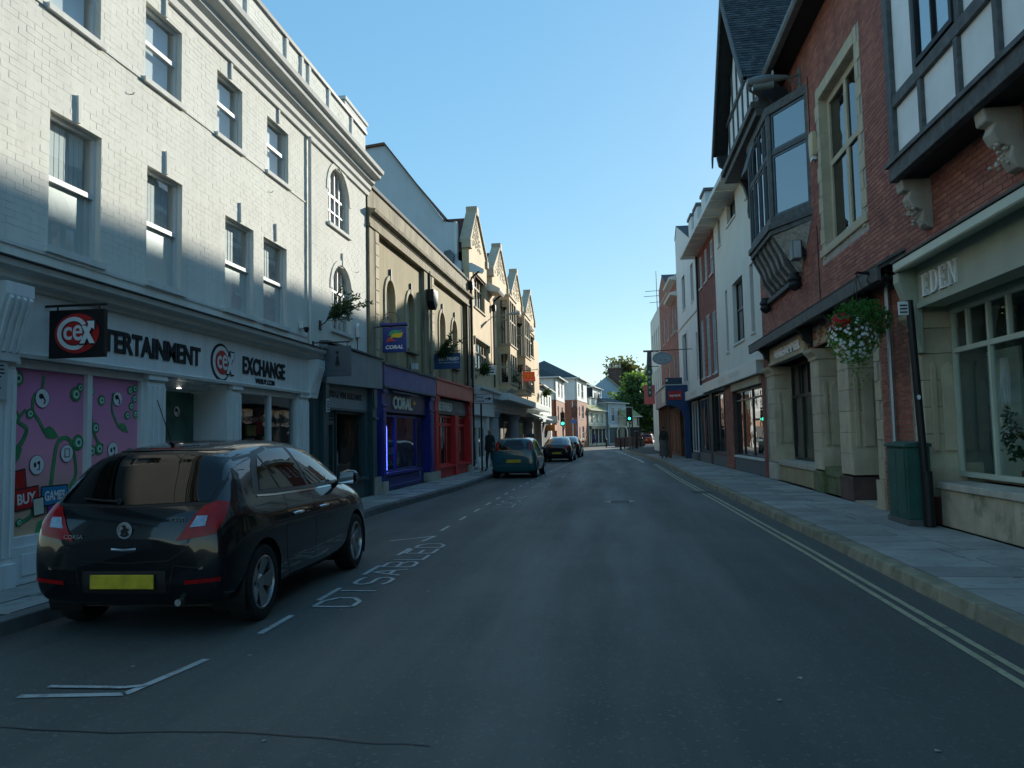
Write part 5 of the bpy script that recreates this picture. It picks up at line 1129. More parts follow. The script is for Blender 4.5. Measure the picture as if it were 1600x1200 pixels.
def bracket(a, name='timber_bracket'):
    pts = [(0, 8.25), (.14, 8.22), (.17, 8.45), (.15, 8.8), (.28, 9.25), (.55, 9.65), (1.0, 9.95), (1.06, 10.25), (.6, 10.25), (.2, 9.9), (0, 9.6)]
    M().ext(RT, pts, a-.11, a+.11).build(name, mat('timberblack'), R2, bevel=.015)
bracket(19.12); bracket(24.6)
# timber bay with canted sides
by0, by1, bd_ = 19.05, 21.7, .66
V = root('bay_window', '', ''); del V['label']; del V['category']; V.parent = R2
def bayplan(o): return [(4.66, 17.75-o), (3.99-o*.9, 19.02-o*.4), (3.99-o*.9, 21.65+o*.4), (4.66, 22.6+o)]
for z0, z1, o in ((6.50, 6.68, .0), (6.36, 6.50, .08), (6.24, 6.36, .02), (9.2, 9.42, .02), (8.19, 8.28, -.02)):
    if z1 < 9.1 and z0 > 8: continue
    M().plan(bayplan(o), z0+.001, z1).build('bay_rail', mat('timber'), V, bevel=.012)
def facet(p, q, n, lights):
    L_ = hypot(q[0]-p[0], q[1]-p[1]); u_ = ((q[0]-p[0])/L_, (q[1]-p[1])/L_); nn = (u_[1], -u_[0])
    if nn[0] > 0: nn = (-nn[0], -nn[1])
    f = F(p, u_, nn); m = M()
    for x in (0, L_-.12): m.box(f, x, x+.12, -.12, .0, 6.68, 9.2)
    for i in range(1, n): x = L_*i/n; m.box(f, x-.05, x+.05, -.11, -.01, 6.68, 9.2)
    m.box(f, .12, L_-.12, -.10, -.015, 8.17, 8.28).build('bay_frame', mat('timber'), V, bevel=.008)
    c = M()
    for i in range(n):
        x0, x1 = (.13 if i == 0 else L_*i/n+.05), (L_-.13 if i == n-1 else L_*(i+1)/n-.05)
        for z0, z1 in ((6.69, 8.16), (8.29, 9.19)):
            c.box(f, x0, x0+.045, -.08, -.04, z0, z1).box(f, x1-.045, x1, -.08, -.04, z0, z1).box(f, x0+.045, x1-.045, -.08, -.04, z0, z0+.045).box(f, x0+.045, x1-.045, -.08, -.04, z1-.045, z1)
    c.build('casement', mat('bluegreyframe'), V)
    M().quad(f(.1, -.06, 6.68), f(L_-.1, -.06, 6.68), f(L_-.1, -.06, 9.2), f(.1, -.06, 9.2)).build('pane', MATS['glassmirror'], V, fix=False)
facet((4.66, 17.75), (3.99, 19.02), 1, 0); facet((3.99, 19.02), (3.99, 21.65), 4, 0); facet((3.99, 21.65), (4.66, 22.6), 1, 0)
M().plan([(4.75, 17.9), (4.2, 19.1), (4.2, 21.5), (4.75, 22.4)], 6.68, 9.2).build('dark_room', mat('dark'), V)
M().hexa([RT(20.3+.55*k, .66+o, z) for z, o in ((9.1, .02), (8.3, .28)) for k in (0, 1) for o in (o, o+.03)]).build('open_casement', mat('timber'), V)
# curved ribs below the bay
M().prism(F((4.65, 0), (0, 1), (-1, 0)), [(by0-.05, 5.18), (22.5, 5.18), (22.1, 6.26), (by0, 6.26)], 0, .05).build('pebbled_cove', mat('pebble', (.34, .33, .29), .9, .35, 14, 1, 22), V)
M().add([RT(18.9, .02, 5.3), RT(18.9, .12, 5.3), RT(19.05, .62, 6.24), RT(17.8, .02, 6.24)], [(0, 1, 2, 3)]).build('cove_side', mat('pebble'), V, fix=False)
M().add([RT(by0, .10, 5.3), RT(22.4, .10, 5.3), RT(22.1, .30, 5.6), RT(by0, .30, 5.6), RT(by0, .40, 5.9), RT(22.0, .40, 5.9), RT(by0, .58, 6.25), RT(21.95, .58, 6.25)], [(0, 1, 2, 3), (3, 2, 5, 4), (4, 5, 7, 6)]).build('cove', mat('pebble'), V, fix=False)
for i in range(6):
    a = by0+.08+i*.52
    M().ext(RT, [(0, 5.2), (.14, 5.2), (.20, 5.35), (.36, 5.55), (.42, 5.8), (.52, 6.0), (.64, 6.24), (.5, 6.26), (.3, 5.95), (.1, 5.45)], a-.05, a+.05).build('cove_rib', mat('timber'), V, bevel=.012)
M().box(RT, by0-.1, 22.6, 0, .14, 5.10, 5.22).build('cove_sill', mat('timber'), V, bevel=.012)
for a in (by0-.02, 22.55):
    m = M().lathe(RT(a, .16, 0), [(.01, 4.86), (.10, 4.90), (.16, 5.0), (.13, 5.08), (.17, 5.14), (.12, 5.24), (.12, 5.3)], 10); m.build('carved_boss', mat('timberblack'), V, smooth=True)
# hood and shopfront of the miniatures shop
HD = M().ext(RT, [(0, 4.30), (.44, 4.06), (.46, 4.09), (0, 4.35)], 12.5, 23.95).build('hood_lead', mat('leadgrey'), R2)
M().ext(RT, [(0, 4.22), (.38, 4.02), (.38, 3.84), (.44, 3.84), (.45, 4.05), (0, 4.29)], 12.55, 23.9).build('hood', mat('timber'), R2, bevel=.01)
M().quad(RT(12.6, .38, 3.9), RT(23.85, .38, 3.9), RT(23.85, 0, 3.95), RT(12.6, 0, 3.95)).build('hood_soffit', mat('leadgrey'), R2, fix=False)
for a in (22.75, 18.3, 16.05, 14.2):
    M().ext(RT, [(0, 3.42), (.08, 3.42), (.10, 3.5), (.22, 3.60), (.26, 3.72), (.36, 3.82), (.36, 3.88), (0, 3.92)], a-.09, a+.09).build('hood_bracket', mat('timberblack'), R2, bevel=.012)
NB = M().box(RT, 18.62, 22.6, -.2, .10, 3.42, 3.84).build('name_board', mat('boardwarm', (.5, .4, .25), .7, .1, 2, .1), R2)
M().box(RT, 18.6, 22.6, .02, .14, 3.34, 3.42).build('board_moulding', mat('stone'), R2, bevel=.01)
text('WARHAMMER', RT, 19.0, 21.9, 3.47, 3.70, .102, mat('letterwhite'), NB, bold=.035, flip=True, th=.03)
M().box(RT, 14.3, 18.2, -.2, .01, 3.42, 3.84).build('name_board', mat('stonewarm'), R2)
for a0, a1 in ((22.62, 23.62), (17.9, 18.6), (15.75, 16.5)): stonepier(R2, a0, a1, .62, 3.12, .5, ST)
RS = F((5.12, 0), (0, 1), (-1, 0))
mat('bronzeframe', (.025, .03, .032), .4, .1, 3, .02)
W = win(R2, RS, 18.6, 22.62, .72, 3.34, .0, .06, bars=(19.55, 20.5, 21.5, *[(18.6+.45*k, 2.5, 3.34) for k in (1, 3, 5, 7)]), rails=((2.45, .08),), fm=mat('bronzeframe'), gm=MATS['glass'], name='shop_window', bw=.06)
room(RS, 18.6, 22.6, .6, 3.35, 2.2, W, mat('interior')); shelves(RS, W, 18.8, 22.4, (1.0, 1.4), -.5, 12, .7, .3)
M().box(RT, 18.62, 22.6, -.5, -.02, .55, .70).build('stone_sill', mat('stonegrey'), R2, bevel=.015)
for i in range(3): a = 18.62+1.33*i; M().box(RT, a+.003, a+1.325, -.5, -.06, .12, .545).build('riser_stone', mat('renderold'), R2, bevel=.01)
win(R2, RS, 16.5, 17.9, .72, 3.34, .0, .06, rails=((2.45, .06),), fm=mat('bronzeframe'), gm=MATS['glass'], back=mat('interior'), bd=.8)
M().box(RT, 16.5, 17.9, -.5, -.03, .5, .70).box(RT, 16.5, 17.2, -.5, -.06, .12, .5).box(RT, 17.21, 17.9, -.5, -.06, .12, .5).build('mossy_sill', mat('mossstone', (.16, .17, .09), .9, .3, 3, .4, 30, blot=.7, bcol=(.05, .12, .02), bsc=2), R2, bevel=.01)
M().box(RT, 15.70, 16.55, -.5, .03, .12, .58).build('brick_plinth', mat('brickplinth', (.12, .07, .06), .8, .3, 3, .3, 40), R2, bevel=.01)
M().box(RT, 17.85, 18.64, -.5, .03, .12, .58).build('stone_plinth', mat('mossstone'), R2, bevel=.01)
M().box(RT, 22.6, 23.7, -.5, .03, .12, .6).build('stone_plinth', mat('stonegrey'), R2, bevel=.01)
win(R2, RS, 14.3, 15.75, .14, 3.3, .0, .10, rails=(2.4,), fm=mat('bronzeframe'), gm=MATS['glass'], back=mat('interior'), bd=.9, name='shop_door')
M().box(RT, 14.25, 15.75, -.5, -.0, .105, .14).build('door_step', mat('stonegrey'), R2)
M().quad(RT(14.24, 0, .1), RT(14.24, -.5, .1), RT(14.24, -.5, 3.4), RT(14.24, 0, 3.4)).build('reveal', mat('stone'), R2, fix=False)
M().box(RT, 13.9, 14.3, .0, .05, .12, .62).build('quoin_base', mat('stone'), R2)
M().tube([RT(13.25, .07, 4.2), RT(13.25, .07, .2)], .04).build('drainpipe', mat('aluminium'), R2, smooth=True)
M().tube([RT(17.4, .02, 6.0), RT(17.4, .02, 4.2)], .012, 6).build('cable', mat('iron'), R2); M().tube([RT(17.6, .02, 9.5), RT(17.6, .02, 8.0)], .010, 6).build('cable', mat('iron'), R2)
# lamp, alarm box, floodlight
r = root('wall_street_lamp', 'grey cobra head street lamp on a bracket high on the red brick wall', 'street lamp', (4.65, 18.25, 9.7))
M().box(RT, 18.15, 18.35, .0, .04, 9.5, 10.0).tube([RT(18.25, .02, 9.85), RT(18.25, .25, 9.80), RT(18.25, .45, 9.80)], .03).tube([RT(18.25, .02, 9.6), RT(18.25, .35, 9.80)], .015, 6).build('bracket', mat('lampgrey2', (.16, .18, .18), .5, .1, 3, .03), r)
m = M(); K = []
for x, wy, zt, zb in ((.30, .06, 9.86, 9.76), (.50, .08, 9.88, 9.72), (.75, .13, 9.90, 9.66), (1.02, .14, 9.88, 9.62), (1.22, .09, 9.82, 9.66)):
    K.append([RT(18.25+wy*cos(t), x, (zt+zb)/2+(zt-zb)/2*sin(t)) for t in [2*pi*i/12 for i in range(12)]])
V_ = [p for k in K for p in k]; m.add(V_, [(i*12+j, i*12+(j+1) % 12, (i+1)*12+(j+1) % 12, (i+1)*12+j) for i in range(4) for j in range(12)]+[tuple(range(12)), tuple(range(59, 47, -1))])
m.build('lamp_head', mat('lampgrey2'), r, smooth=True)
M().tube([RT(18.25, .62, 9.66), RT(18.25, 1.1, 9.63)], .09, 10).build('lamp_glass', mat('lampglass', (.2, .24, .22), .15, .1, 3, .02), r, smooth=True)
M().lathe(RT(18.25, .62, 0), [(.03, 9.88), (.03, 9.96), (.012, 10.0)], 8).build('photocell', mat('lampgrey'), r)
r = root('alarm_box', 'small cream alarm box on the red brick wall beside the stone window', 'alarm box', (4.6, 17.25, 7.5))
M().prism(RT, [(17.1, 7.5), (17.38, 7.5), (17.42, 7.9), (17.34, 8.05), (17.14, 8.05), (17.06, 7.9)], .01, .12).build('case', mat('alarmcream', (.55, .45, .28), .5, .05, 3, .02), r, bevel=.02)
M().box(RT, 17.14, 17.34, .02, .11, 7.42, 7.5).build('strobe', mat('whitegloss'), r)
r = root('wall_floodlight', 'boxy grey floodlight beside the carved boss under the timber bay', 'floodlight', (4.5, 18.1, 5.5))
M().box(RT, 18.35, 18.65, .12, .34, 5.5, 5.95).build('lamp_body', mat('lampgrey2'), r, bevel=.015)
M().box(RT, 18.33, 18.35, .15, .31, 5.53, 5.92).build('lamp_glass', mat('lensgrey', (.4, .45, .46), .2, .05, 3, 0), r); M().box(RT, 18.42, 18.55, 0, .12, 5.6, 5.8).build('bracket', mat('iron'), r)
# utility cabinet and post
r = root('utility_cabinet', 'dark green metal street cabinet standing against the wall between two shops', 'cabinet', (4.35, 12.1, .12))
mat('cabinetgreen', (.025, .095, .075), .55, .25, 3, .1, 20, blot=.3, bcol=(.06, .07, .06), bsc=9)
M().box(RT, 11.74, 12.52, .12, .45, .20, 1.24).build('cabinet_body', mat('cabinetgreen'), r, bevel=.012)
M().ext(RT, [(.10, 1.24), (.48, 1.24), (.48, 1.28), (.28, 1.32), (.10, 1.29)], 11.71, 12.55).build('cabinet_lid', mat('cabinetgreen'), r, bevel=.008)
M().box(RT, 11.80, 12.12, .45, .46, .26, 1.2).build('cabinet_door', mat('cabinetgreen'), r, bevel=.003); M().box(RT, 12.14, 12.46, .45, .46, .26, 1.2).build('cabinet_door', mat('cabinetgreen'), r, bevel=.003)
M().box(RT, 11.72, 12.54, .10, .47, .12, .20).build('cabinet_base', mat('kerbgrey'), r)
r = root('parking_sign_post', 'tall leaning black post with a small white parking plate at its top', 'sign post', (4.40, 11.62, .12))
M().tube([(4.42, 11.60, .12), (4.34, 11.68, 3.36)], .052, 12).tube([(4.42, 11.60, .12), (4.415, 11.605, .9)], .075, 12).build('post', mat('iron'), r, smooth=True)
sb = M().box(faceY(11.66), 4.17, 4.31, .0, .03, 3.14, 3.34).build('parking_plate', mat('whitegloss'), r, bevel=.008)
for i in range(3): M().box(faceY(11.63), 4.19, 4.29, .003, .006, 3.175+i*.05, 3.195+i*.05).build('print_line', mat('lettergrey'), sb)
M().disc(faceY(11.63), 4.36, 1.95, .025, .035, .052, .056).build('round_sticker', mat('white'), r)
# hanging basket on its bracket
r = root('hanging_basket', 'overflowing hanging basket of green foliage with white and red flowers', 'hanging basket', (3.95, 12.9, 2.4))
cx, cy, cz = 3.98, 12.75, 2.95
M().box(faceY(12.9), 4.0, 4.7, -.02, .02, 4.02, 4.05).tube([(4.65, 12.9, 3.7), (4.4, 12.9, 3.95), (4.0, 12.85, 4.04), (3.97, 12.8, 4.0)], .014, 6).ring(faceY(12.9), 4.3, 3.92, .14, .10, .014, -.01, .01, 16).build('bracket', mat('iron'), r)
m = M()
for t in (0, 2.1, 4.2): m.tube([(3.98, 12.8, 4.0), (cx+.22*cos(t), cy+.22*sin(t), cz+.25)], .005, 4)
m.build('chain', mat('iron'), r)
M().lathe((cx, cy), [(.05, cz-.12), (.16, cz-.05), (.24, cz+.1), (.26, cz+.22)], 14).build('basket', mat('interiorwarm'), r, smooth=True)
def leafcloud(par, fn, n, s0, s1, mm, nm, seed, droop=.0):
    rn = random.Random(seed); m = M()
    for _ in range(n):
        b = Vector(fn(rn)); d = Vector([rn.gauss(0, 1) for _ in range(3)]).normalized(); d.z -= droop; l = rn.uniform(s0, s1); s_ = d.cross(Vector([rn.gauss(0, 1) for _ in range(3)])).normalized()*l*.34
        m.add([b, b+d*l*.5+s_, b+d*l, b+d*l*.5-s_], [(0, 1, 2, 3)])
    return m.build(nm, mm, par, fix=False)
def ball(rn, c, r, low=-1):
    while True:
        v = Vector([rn.uniform(-1, 1) for _ in range(3)])
        if .25 < v.length < 1: return (c[0]+v.x*r[0], c[1]+v.y*r[1], c[2]+v.z*r[2])
leafy(mat('leafgreen', (.06, .16, .04), .5, .35, 7, .1, 30, isl=.4)); leafy(mat('leaflight', (.12, .24, .06), .5, .35, 7, .1, 30, isl=.35))
leafcloud(r, lambda q: ball(q, (cx, cy, cz+.28), (.46, .44, .36)), 2300, .03, .08, mat('leafgreen'), 'foliage', 1)
leafcloud(r, lambda q: ball(q, (cx-.12, cy, cz-.0), (.40, .38, .40)), 1500, .025, .065, mat('leaflight'), 'foliage', 2, .4)
leafcloud(r, lambda q: (cx-.02+q.gauss(0, .10), cy+q.gauss(0, .10), cz-.1-abs(q.gauss(0, .28))), 360, .02, .045, mat('leaflight'), 'trailing_foliage', 3, .8)
def flowers(par, c, rr, n, sz, mm, nm, seed):
    rn = random.Random(seed); m = M()
    for _ in range(n):
        v = Vector([rn.gauss(0, 1) for _ in range(3)]).normalized(); 
        if v.y > .3: v.y = -v.y
        p = Vector((c[0]+v.x*rr[0], c[1]+v.y*rr[1], c[2]+v.z*rr[2])); t = v.cross(Vector((0, 0, 1))).normalized(); b_ = v.cross(t)
        for k in range(5):
            a = 2*pi*k/5; e = (t*cos(a)+b_*sin(a))*sz; f_ = (t*cos(a+.9)+b_*sin(a+.9))*sz*.7
            m.add([p, p+e*.8-f_*.2+v*.006, p+e+f_*.2, p+f_*.8+v*.004], [(0, 1, 2, 3)])
    return m.build(nm, mm, par, fix=False, stuff=True)
flowers(r, (cx-.14, cy-.02, cz-.02), (.38, .38, .40), 150, .030, mat('petalwhite', (.75, .75, .72), .5, .03, 3, 0), 'white_flowers', 4)
flowers(r, (cx-.36, cy-.22, cz+.24), (.16, .16, .15), 46, .034, mat('petalred', (.45, .01, .015), .5, .1, 3, 0), 'red_flowers', 5)
# ================================================================ right row further on
B4 = root('cream_rendered_building', 'cream rendered building with a flat projecting eaves slab, red tile hung bay and white fascia', 'building', RB(32, 0, 0))
HW = [(26.7, 28.6, 4.66, 6.86), (24.95, 25.5, 4.68, 6.9), (29.65, 30.1, 4.55, 6.9), (27.4, 29.1, 9.15, 9.95), (24.6, 25.6, 9.15, 9.95), (30.6, 31.2, 8.9, 9.95)]
m = M(); wall(m, RB, 24.0, 32.2, 3.2, 9.97, HW, .25); m.build('wall', mat('cream'), B4, fix=False)
for h in HW:
    n = 2 if h[1]-h[0] > 1 else 1
    win(B4, RB, *h, .14, .05, bars=((h[0]+h[1])/2,) if n == 2 else (), rails=(((h[2]+h[3])/2+.1, .06),) if h[3] < 8 else (), fm=mat('bronzeframe'), gm=MATS['glassmirror'] if n == 2 else MATS['glassdark'], sill=.05, bm=mat('whitetrim'), back=mat('dark'), bd=.3)
T0, T1 = 32.2, 37.0
HT = [(32.5, 33.45, 4.0, 6.6), (34.2, 35.1, 4.0, 6.7), (36.0, 36.8, 4.0, 6.75), (32.6, 33.4, 8.2, 9.65), (34.3, 35.0, 8.2, 9.65), (35.9, 36.6, 8.2, 9.65)]
m = M(); wall(m, RB, T0, T1, 3.2, 9.97, HT, .25, -.03); m.build('wall', mat('mortar'), B4, fix=False)
mat('hungtile', (.30, .085, .06), .7, .15, 2, .2, 30, isl=.25)
S = M(); z = 3.72; k = 0; rn = random.Random(2)
while z < 9.9:
    a = T0-(.085 if k % 2 else 0)
    while a < T1:
        p, q = max(a, T0), min(a+.165, T1); zc = z+.06
        if not any(h[0]-.02 < (p+q)/2 < h[1]+.02 and h[2]-.02 < zc < h[3]+.02 for h in HT):
            o = rn.uniform(0, .004); S.add([RB(p, .012+o, z), RB(q-.005, .012+o, z), RB(q-.005, -.025, z+.16), RB(p, -.025, z+.16), RB(p, -.02, z), RB(q-.005, -.02, z)], [(0, 1, 2, 3), (0, 1, 5, 4)])
        a += .17
    z += .115; k += 1
S.build('hung_tiles', mat('hungtile'), B4, stuff=True, fix=False)
for h in HT: win(B4, RB, *h, .02, .06, bars=((h[0]+h[1])/2,), rails=((h[2]+h[3])/2,), fm=mat('whitegloss'), gm=MATS['glassdark'], sill=.06, bm=mat('whitetrim'), back=mat('blinddark'), bd=.1)
M().tube([RB(T1+.1, .06, 9.9), RB(T1+.1, .06, 3.3)], .05).build('drainpipe', mat('iron'), B4, smooth=True)
M().box(RB, 24.3, 38.0, -.5, .72, 9.97, 10.16).build('eaves_slab', mat('whiterender'), B4, bevel=.02)
for i in range(12): M().box(RB, 25+i*1.1, 25.08+i*1.1, .02, .70, 9.93, 9.97).build('soffit_joint', mat('cream'), B4)
M().quad(RB(24.0, .55, 10.18), RB(38.0, .55, 10.18), RB(38.0, -.9, 11.75), RB(24.0, -.9, 11.75)).quad(RB(24.0, -.9, 11.75), RB(38, -.9, 11.75), RB(38, -5, 13.2), RB(24, -5, 13.2)).build('roof', mat('roofblack'), B4, fix=False)
for i, c in enumerate((32.8, 35.2, 37.2)):
    M().box(RB, c-.55, c+.55, -.8, .28, 10.2, 11.55+.1*i).build('dormer', mat('whiterender'), B4, bevel=.02)
    M().box(RB, c-.62, c+.62, -.8, .34, 11.55+.1*i, 11.68+.1*i).build('dormer_roof', mat('leadgrey'), B4)
M().box(RB, 23.95, 35.3, -.2, .24, 3.26, 3.68).build('shop_fascia', mat('fasciapale', (.50, .56, .55), .4, .03, 2, .03), B4, bevel=.01)
text('SALON', RB, 29.5, 31.0, 3.38, 3.56, .242, mat('letterrose', (.42, .36, .36), .5, 0, bump=0), B4, flip=True)
text('HAIR', RB, 26.6, 28.6, 3.40, 3.58, .242, mat('lettersoft', (.36, .42, .42), .5, 0, bump=0), B4, flip=True)
M().box(RB, 35.3, 41.9, -.2, .24, 3.20, 3.66).build('shop_fascia', mat('whiterender'), B4, bevel=.01)
text('THE SHOP', RB, 37.5, 39.8, 3.34, 3.50, .242, mat('lettersoft'), B4, flip=True)
# shop glass with its brick piers
M().box(RB, 24.0, 24.32, -.3, .02, .12, 3.26).build('brick_pier', mat('brickred'), B4)
M().box(RB, 29.2, 30.9, -.3, .03, .12, 3.26).build('brick_pier', mat('brickplinth'), B4)
bricks(B4, RB, 29.2, 30.9, .14, 3.2, [], mat('brickred'), d0=.03, near=None)
fm = mat('bluegreyframe')
W = win(B4, RB, 24.35, 29.15, .66, 2.95, .08, .05, bars=(24.75, 26.3, 27.9), rails=((2.62, .05),), fm=mat('bronzeframe'), gm=MATS['glassmirror'], sill=.05, name='shop_window', bw=.08, bm=mat('whitetrim'))
room(RB, 24.3, 29.2, .5, 3, 2, W, mat('interior')); M().box(RB, 24.8, 28.9, -.16, -.14, 1.05, 1.32).build('window_band', mat('bandgrey', (.35, .38, .36), .5, .1, 4, 0), W); M().box(RB, 24.8, 28.9, -.158, -.138, .98, 1.04).build('red_band', mat('red'), W)
M().box(RB, 24.3, 29.2, -.2, .02, .12, .62).build('stall_riser', mat('greyriser', (.12, .14, .15), .6, .1, 2, .1), B4)
M().box(RB, 24.35, 29.15, -.1, .10, 2.98, 3.24).build('window_head', mat('stonewarm'), B4)
W = win(B4, RB, 30.9, 34.2, .66, 3.1, .08, .05, bars=(31.9, 33.0), fm=mat('bronzeframe'), gm=MATS['glassmirror'], sill=.05, name='shop_window', bw=.08)
room(RB, 30.9, 34.2, .5, 3.1, 2, W, mat('interior')); M().box(RB, 31, 34, -.16, -.14, 1.05, 1.3).build('window_band', mat('bandgrey'), W)
M().box(RB, 30.9, 34.2, -.2, .02, .12, .62).build('stall_riser', mat('greyriser'), B4)
M().box(RB, 34.2, 35.0, -.3, .02, .12, 3.2).build('pier', mat('timberblack'), B4)
W = win(B4, RB, 35.0, 38.4, .6, 3.1, .08, .05, bars=(36.2, 37.3), fm=fm, gm=MATS['glassmirror'], name='shop_window', bw=.08); room(RB, 35, 38.4, .5, 3.1, 2, W, mat('interior'))
win(B4, RB, 38.4, 39.6, .14, 3.1, .2, .1, fm=fm, gm=MATS['glass'], back=mat('dark'), bd=.5, name='shop_door')
win(B4, RB, 39.7, 41.8, .5, 3.1, .08, .06, bars=(40.8,), fm=mat('whitetrim'), gm=MATS['glassdark'], back=mat('interior'), bd=.5, name='shop_window')
M().box(RB, 35.0, 38.4, -.2, .02, .12, .56).box(RB, 39.7, 41.8, -.2, .02, .12, .46).build('stall_riser', mat('greyriser'), B4)
# white building with steep gable
B5 = root('white_gabled_building', 'tall white rendered building whose steep gable stands over the tile hung bay', 'building', RB(42, 0, 0))
HWH = [(37.9, 38.5, 4.2, 6.4), (41.9, 43.7, 4.3, 6.9), (42.1, 43.4, 8.25, 10.1), (38.7, 39.7, 8.1, 10.0)]
m = M(); wall(m, RB, 37.2, 45.9, 3.2, 11.4, HWH, .25, .02); m.build('wall', mat('whiterender'), B5, fix=False)
M().prism(RB, [(39.5, 11.4), (45.9, 11.4), (45.9, 12.9), (45.0, 13.5)], -.25, .02).build('gable', mat('whiterender'), B5)
M().quad(RB(45.0, .05, 13.55), RB(39.4, .05, 11.42), RB(39.4, -5, 11.42), RB(45, -5, 13.55)).quad(RB(45.0, .05, 13.55), RB(46, .05, 12.9), RB(46, -5, 12.9), RB(45, -5, 13.55)).build('roof', mat('roofblack'), B5, fix=False)
M().quad(RB(37.2, .0, 11.4), RB(46, .0, 11.4), RB(46, -5, 15.7), RB(37.2, -5, 15.7)).build('rear_roof', mat('roofslate'), B5, fix=False)  # unseen ridge raised so its shadow line crosses the left facades
for h in HWH: win(B5, RB, *h, .1, .06, bars=((h[0]+h[1])/2,), rails=((h[2]+h[3])/2,), fm=mat('bluegreyframe'), gm=MATS['glassdark'], sill=.05, bm=mat('whitetrim'), back=mat('dark'), bd=.3)
M().box(RB, 37.2, 45.9, .02, .07, 7.4, 7.5).box(RB, 41.7, 41.9, .02, .06, 4.2, 7.0).box(RB, 43.7, 43.9, .02, .06, 4.2, 7.0).build('render_band', mat('whitetrim'), B5)
# red brick building and pale cream building beyond
B6 = root('brick_gabled_building', 'dark red brick building with white cornices beyond the white gabled building', 'building', RB(50, 0, 0))
HR = [(47, 47.7, 7.7, 9.5), (48.6, 49.4, 7.7, 9.5), (47, 47.7, 4.4, 6.3), (48.6, 49.4, 4.4, 6.3), (51.5, 52.4, 7.7, 9.5), (54, 55, 7.7, 9.5), (51.5, 52.4, 4.4, 6.3), (54, 55, 4.4, 6.3)]
m = M(); wall(m, RB, 45.9, 57.6, .1, 11.0, HR, .25); m.prism(RB, [(50.6, 11.0), (57.6, 11.0), (57.6, 12.0), (55.0, 12.7)], -.25, 0); m.build('wall', mat('mortar'), B6, fix=False)
bricks(B6, RB, 45.95, 57.6, 3.2, 10.95, HR, mat('brickred'), bw=.45, bh=.15, mo=.02, near=None)
M().prism(RB, [(50.6, 11.0), (57.6, 11.0), (57.6, 12.0), (55.0, 12.7)], 0, .012).build('gable_face', mat('brickorange'), B6)
for h in HR: win(B6, RB, *h, .05, .06, bars=((h[0]+h[1])/2,), rails=((h[2]+h[3])/2,), fm=mat('whitegloss'), gm=MATS['glassdark'], sill=.06, bm=mat('whitetrim'), back=mat('blinddark'), bd=.1)
for a, b, z in ((46, 49.9, 9.62), (46, 49.9, 10.55)): M().ext(RB, [(0, z), (.4, z+.08), (.45, z+.2), (0, z+.3)], a, b).build('cornice', mat('whitetrim'), B6)
M().quad(RB(45.9, .0, 11.0), RB(57.6, .0, 11.0), RB(57.6, -5, 15.8), RB(45.9, -5, 15.8)).build('roof', mat('roofblack'), B6, fix=False)  # hidden main slope, its ridge height shaped as a shadow caster
M().quad(RB(50.5, .06, 11.0), RB(55.0, .06, 12.75), RB(55, -4, 12.75), RB(50.5, -4, 11.0)).build('gable_roof', mat('roofblack'), B6, fix=False)
M().box(RB, 45.9, 57.6, -.2, .1, .12, 3.3).build('shopfront_panel', mat('brownpanel'), B6)
for i, a in enumerate((46.5, 48.5, 50.5, 53, 55.5)): win(B6, RB, a, a+1.5, .3, 2.7, -.12, .1, fm=mat(('timberblack', 'brownpanel')[i % 2]), gm=MATS['glassdark'], back=mat('interior'), bd=.1, name='shop_window')
B7 = root('pale_cream_building', 'pale cream rendered building at the far end of the shaded row', 'building', RB(62, 0, 0))
HC = [(58.4+k*1.9, 59.3+k*1.9, z, z+1.9) for k in range(4) for z in (4.6, 7.7)]
m = M(); wall(m, RB, 57.6, 66.5, .1, 11.0, HC, .25); m.quad(RB(57.6, -.2, 11), RB(66.5, -.2, 11), RB(66.5, -5, 15.8), RB(57.6, -5, 15.8)); m.build('wall', mat('cream'), B7, fix=False)  # the tall hidden roof quad is shaped to shade the street
for h in HC: win(B7, RB, *h, .1, .06, rails=((h[2]+h[3])/2,), fm=mat('whitegloss'), gm=MATS['glassdark'], back=mat('dark'), bd=.3)
M().box(RB, 66.0, 68.5, -4, .5, 6.6, 6.9).prism(RB, [(66.5, 6.9), (68.4, 6.9), (66.5, 8.6)], -4, .35).build('side_roof', mat('roofslate'), B7)
r = root('roof_aerial', 'thin television aerial standing above the pale cream building', 'aerial', RB(62, -.5, 11)); x, y, _ = RB(60.5, -.1, 0)
m = M().tube([(x, y, 10.9), (x, y, 14.2)], .03, 5)
for z, l in ((12.6, .9), (12.2, 1.0), (11.7, .6)): m.tube([(x-l, y, z), (x+l*.6, y, z+.05)], .02, 4)
m.build('aerial_rods', mat('iron'), r)
# overhanging blue shop over the pavement
r = root('overhanging_blue_shop', 'blue overhanging shopfront with a red sign spanning the narrow pavement on posts', 'building', (3.7, 45, .12))
f2 = faceY(42.4)
M().hexa([(x, y, z) for z in (3.05, 4.1) for y in (42.4, 52.0) for x in (3.0, 4.25)]).build('overhang_box', mat('deepblue'), r)
M().prism(f2, [(3.0, 3.05), (3.0, 2.95), (3.25, 3.0), (3.6, 2.9), (3.85, 2.6), (3.92, 2.2), (3.95, .13), (4.25, .13), (4.25, 3.06)], 0, .1).build('arched_end', mat('deepblue'), r)
M().box(f2, 2.92, 4.0, .0, .06, 4.08, 4.14).box(WORLD, 2.92, 2.98, 42.3, 52, 4.08, 4.14).build('moulding', mat('aluminium'), r)
sb = M().box(f2, 3.12, 3.86, .0, .04, 3.30, 3.78).build('sign_board', mat('signred', (.42, .02, .03), .4, .05, 3, 0), r)
text('taymark', f2, 3.18, 3.80, 3.44, 3.60, .042, mat('white'), sb, bold=.03, shear=-.1, th=.004)
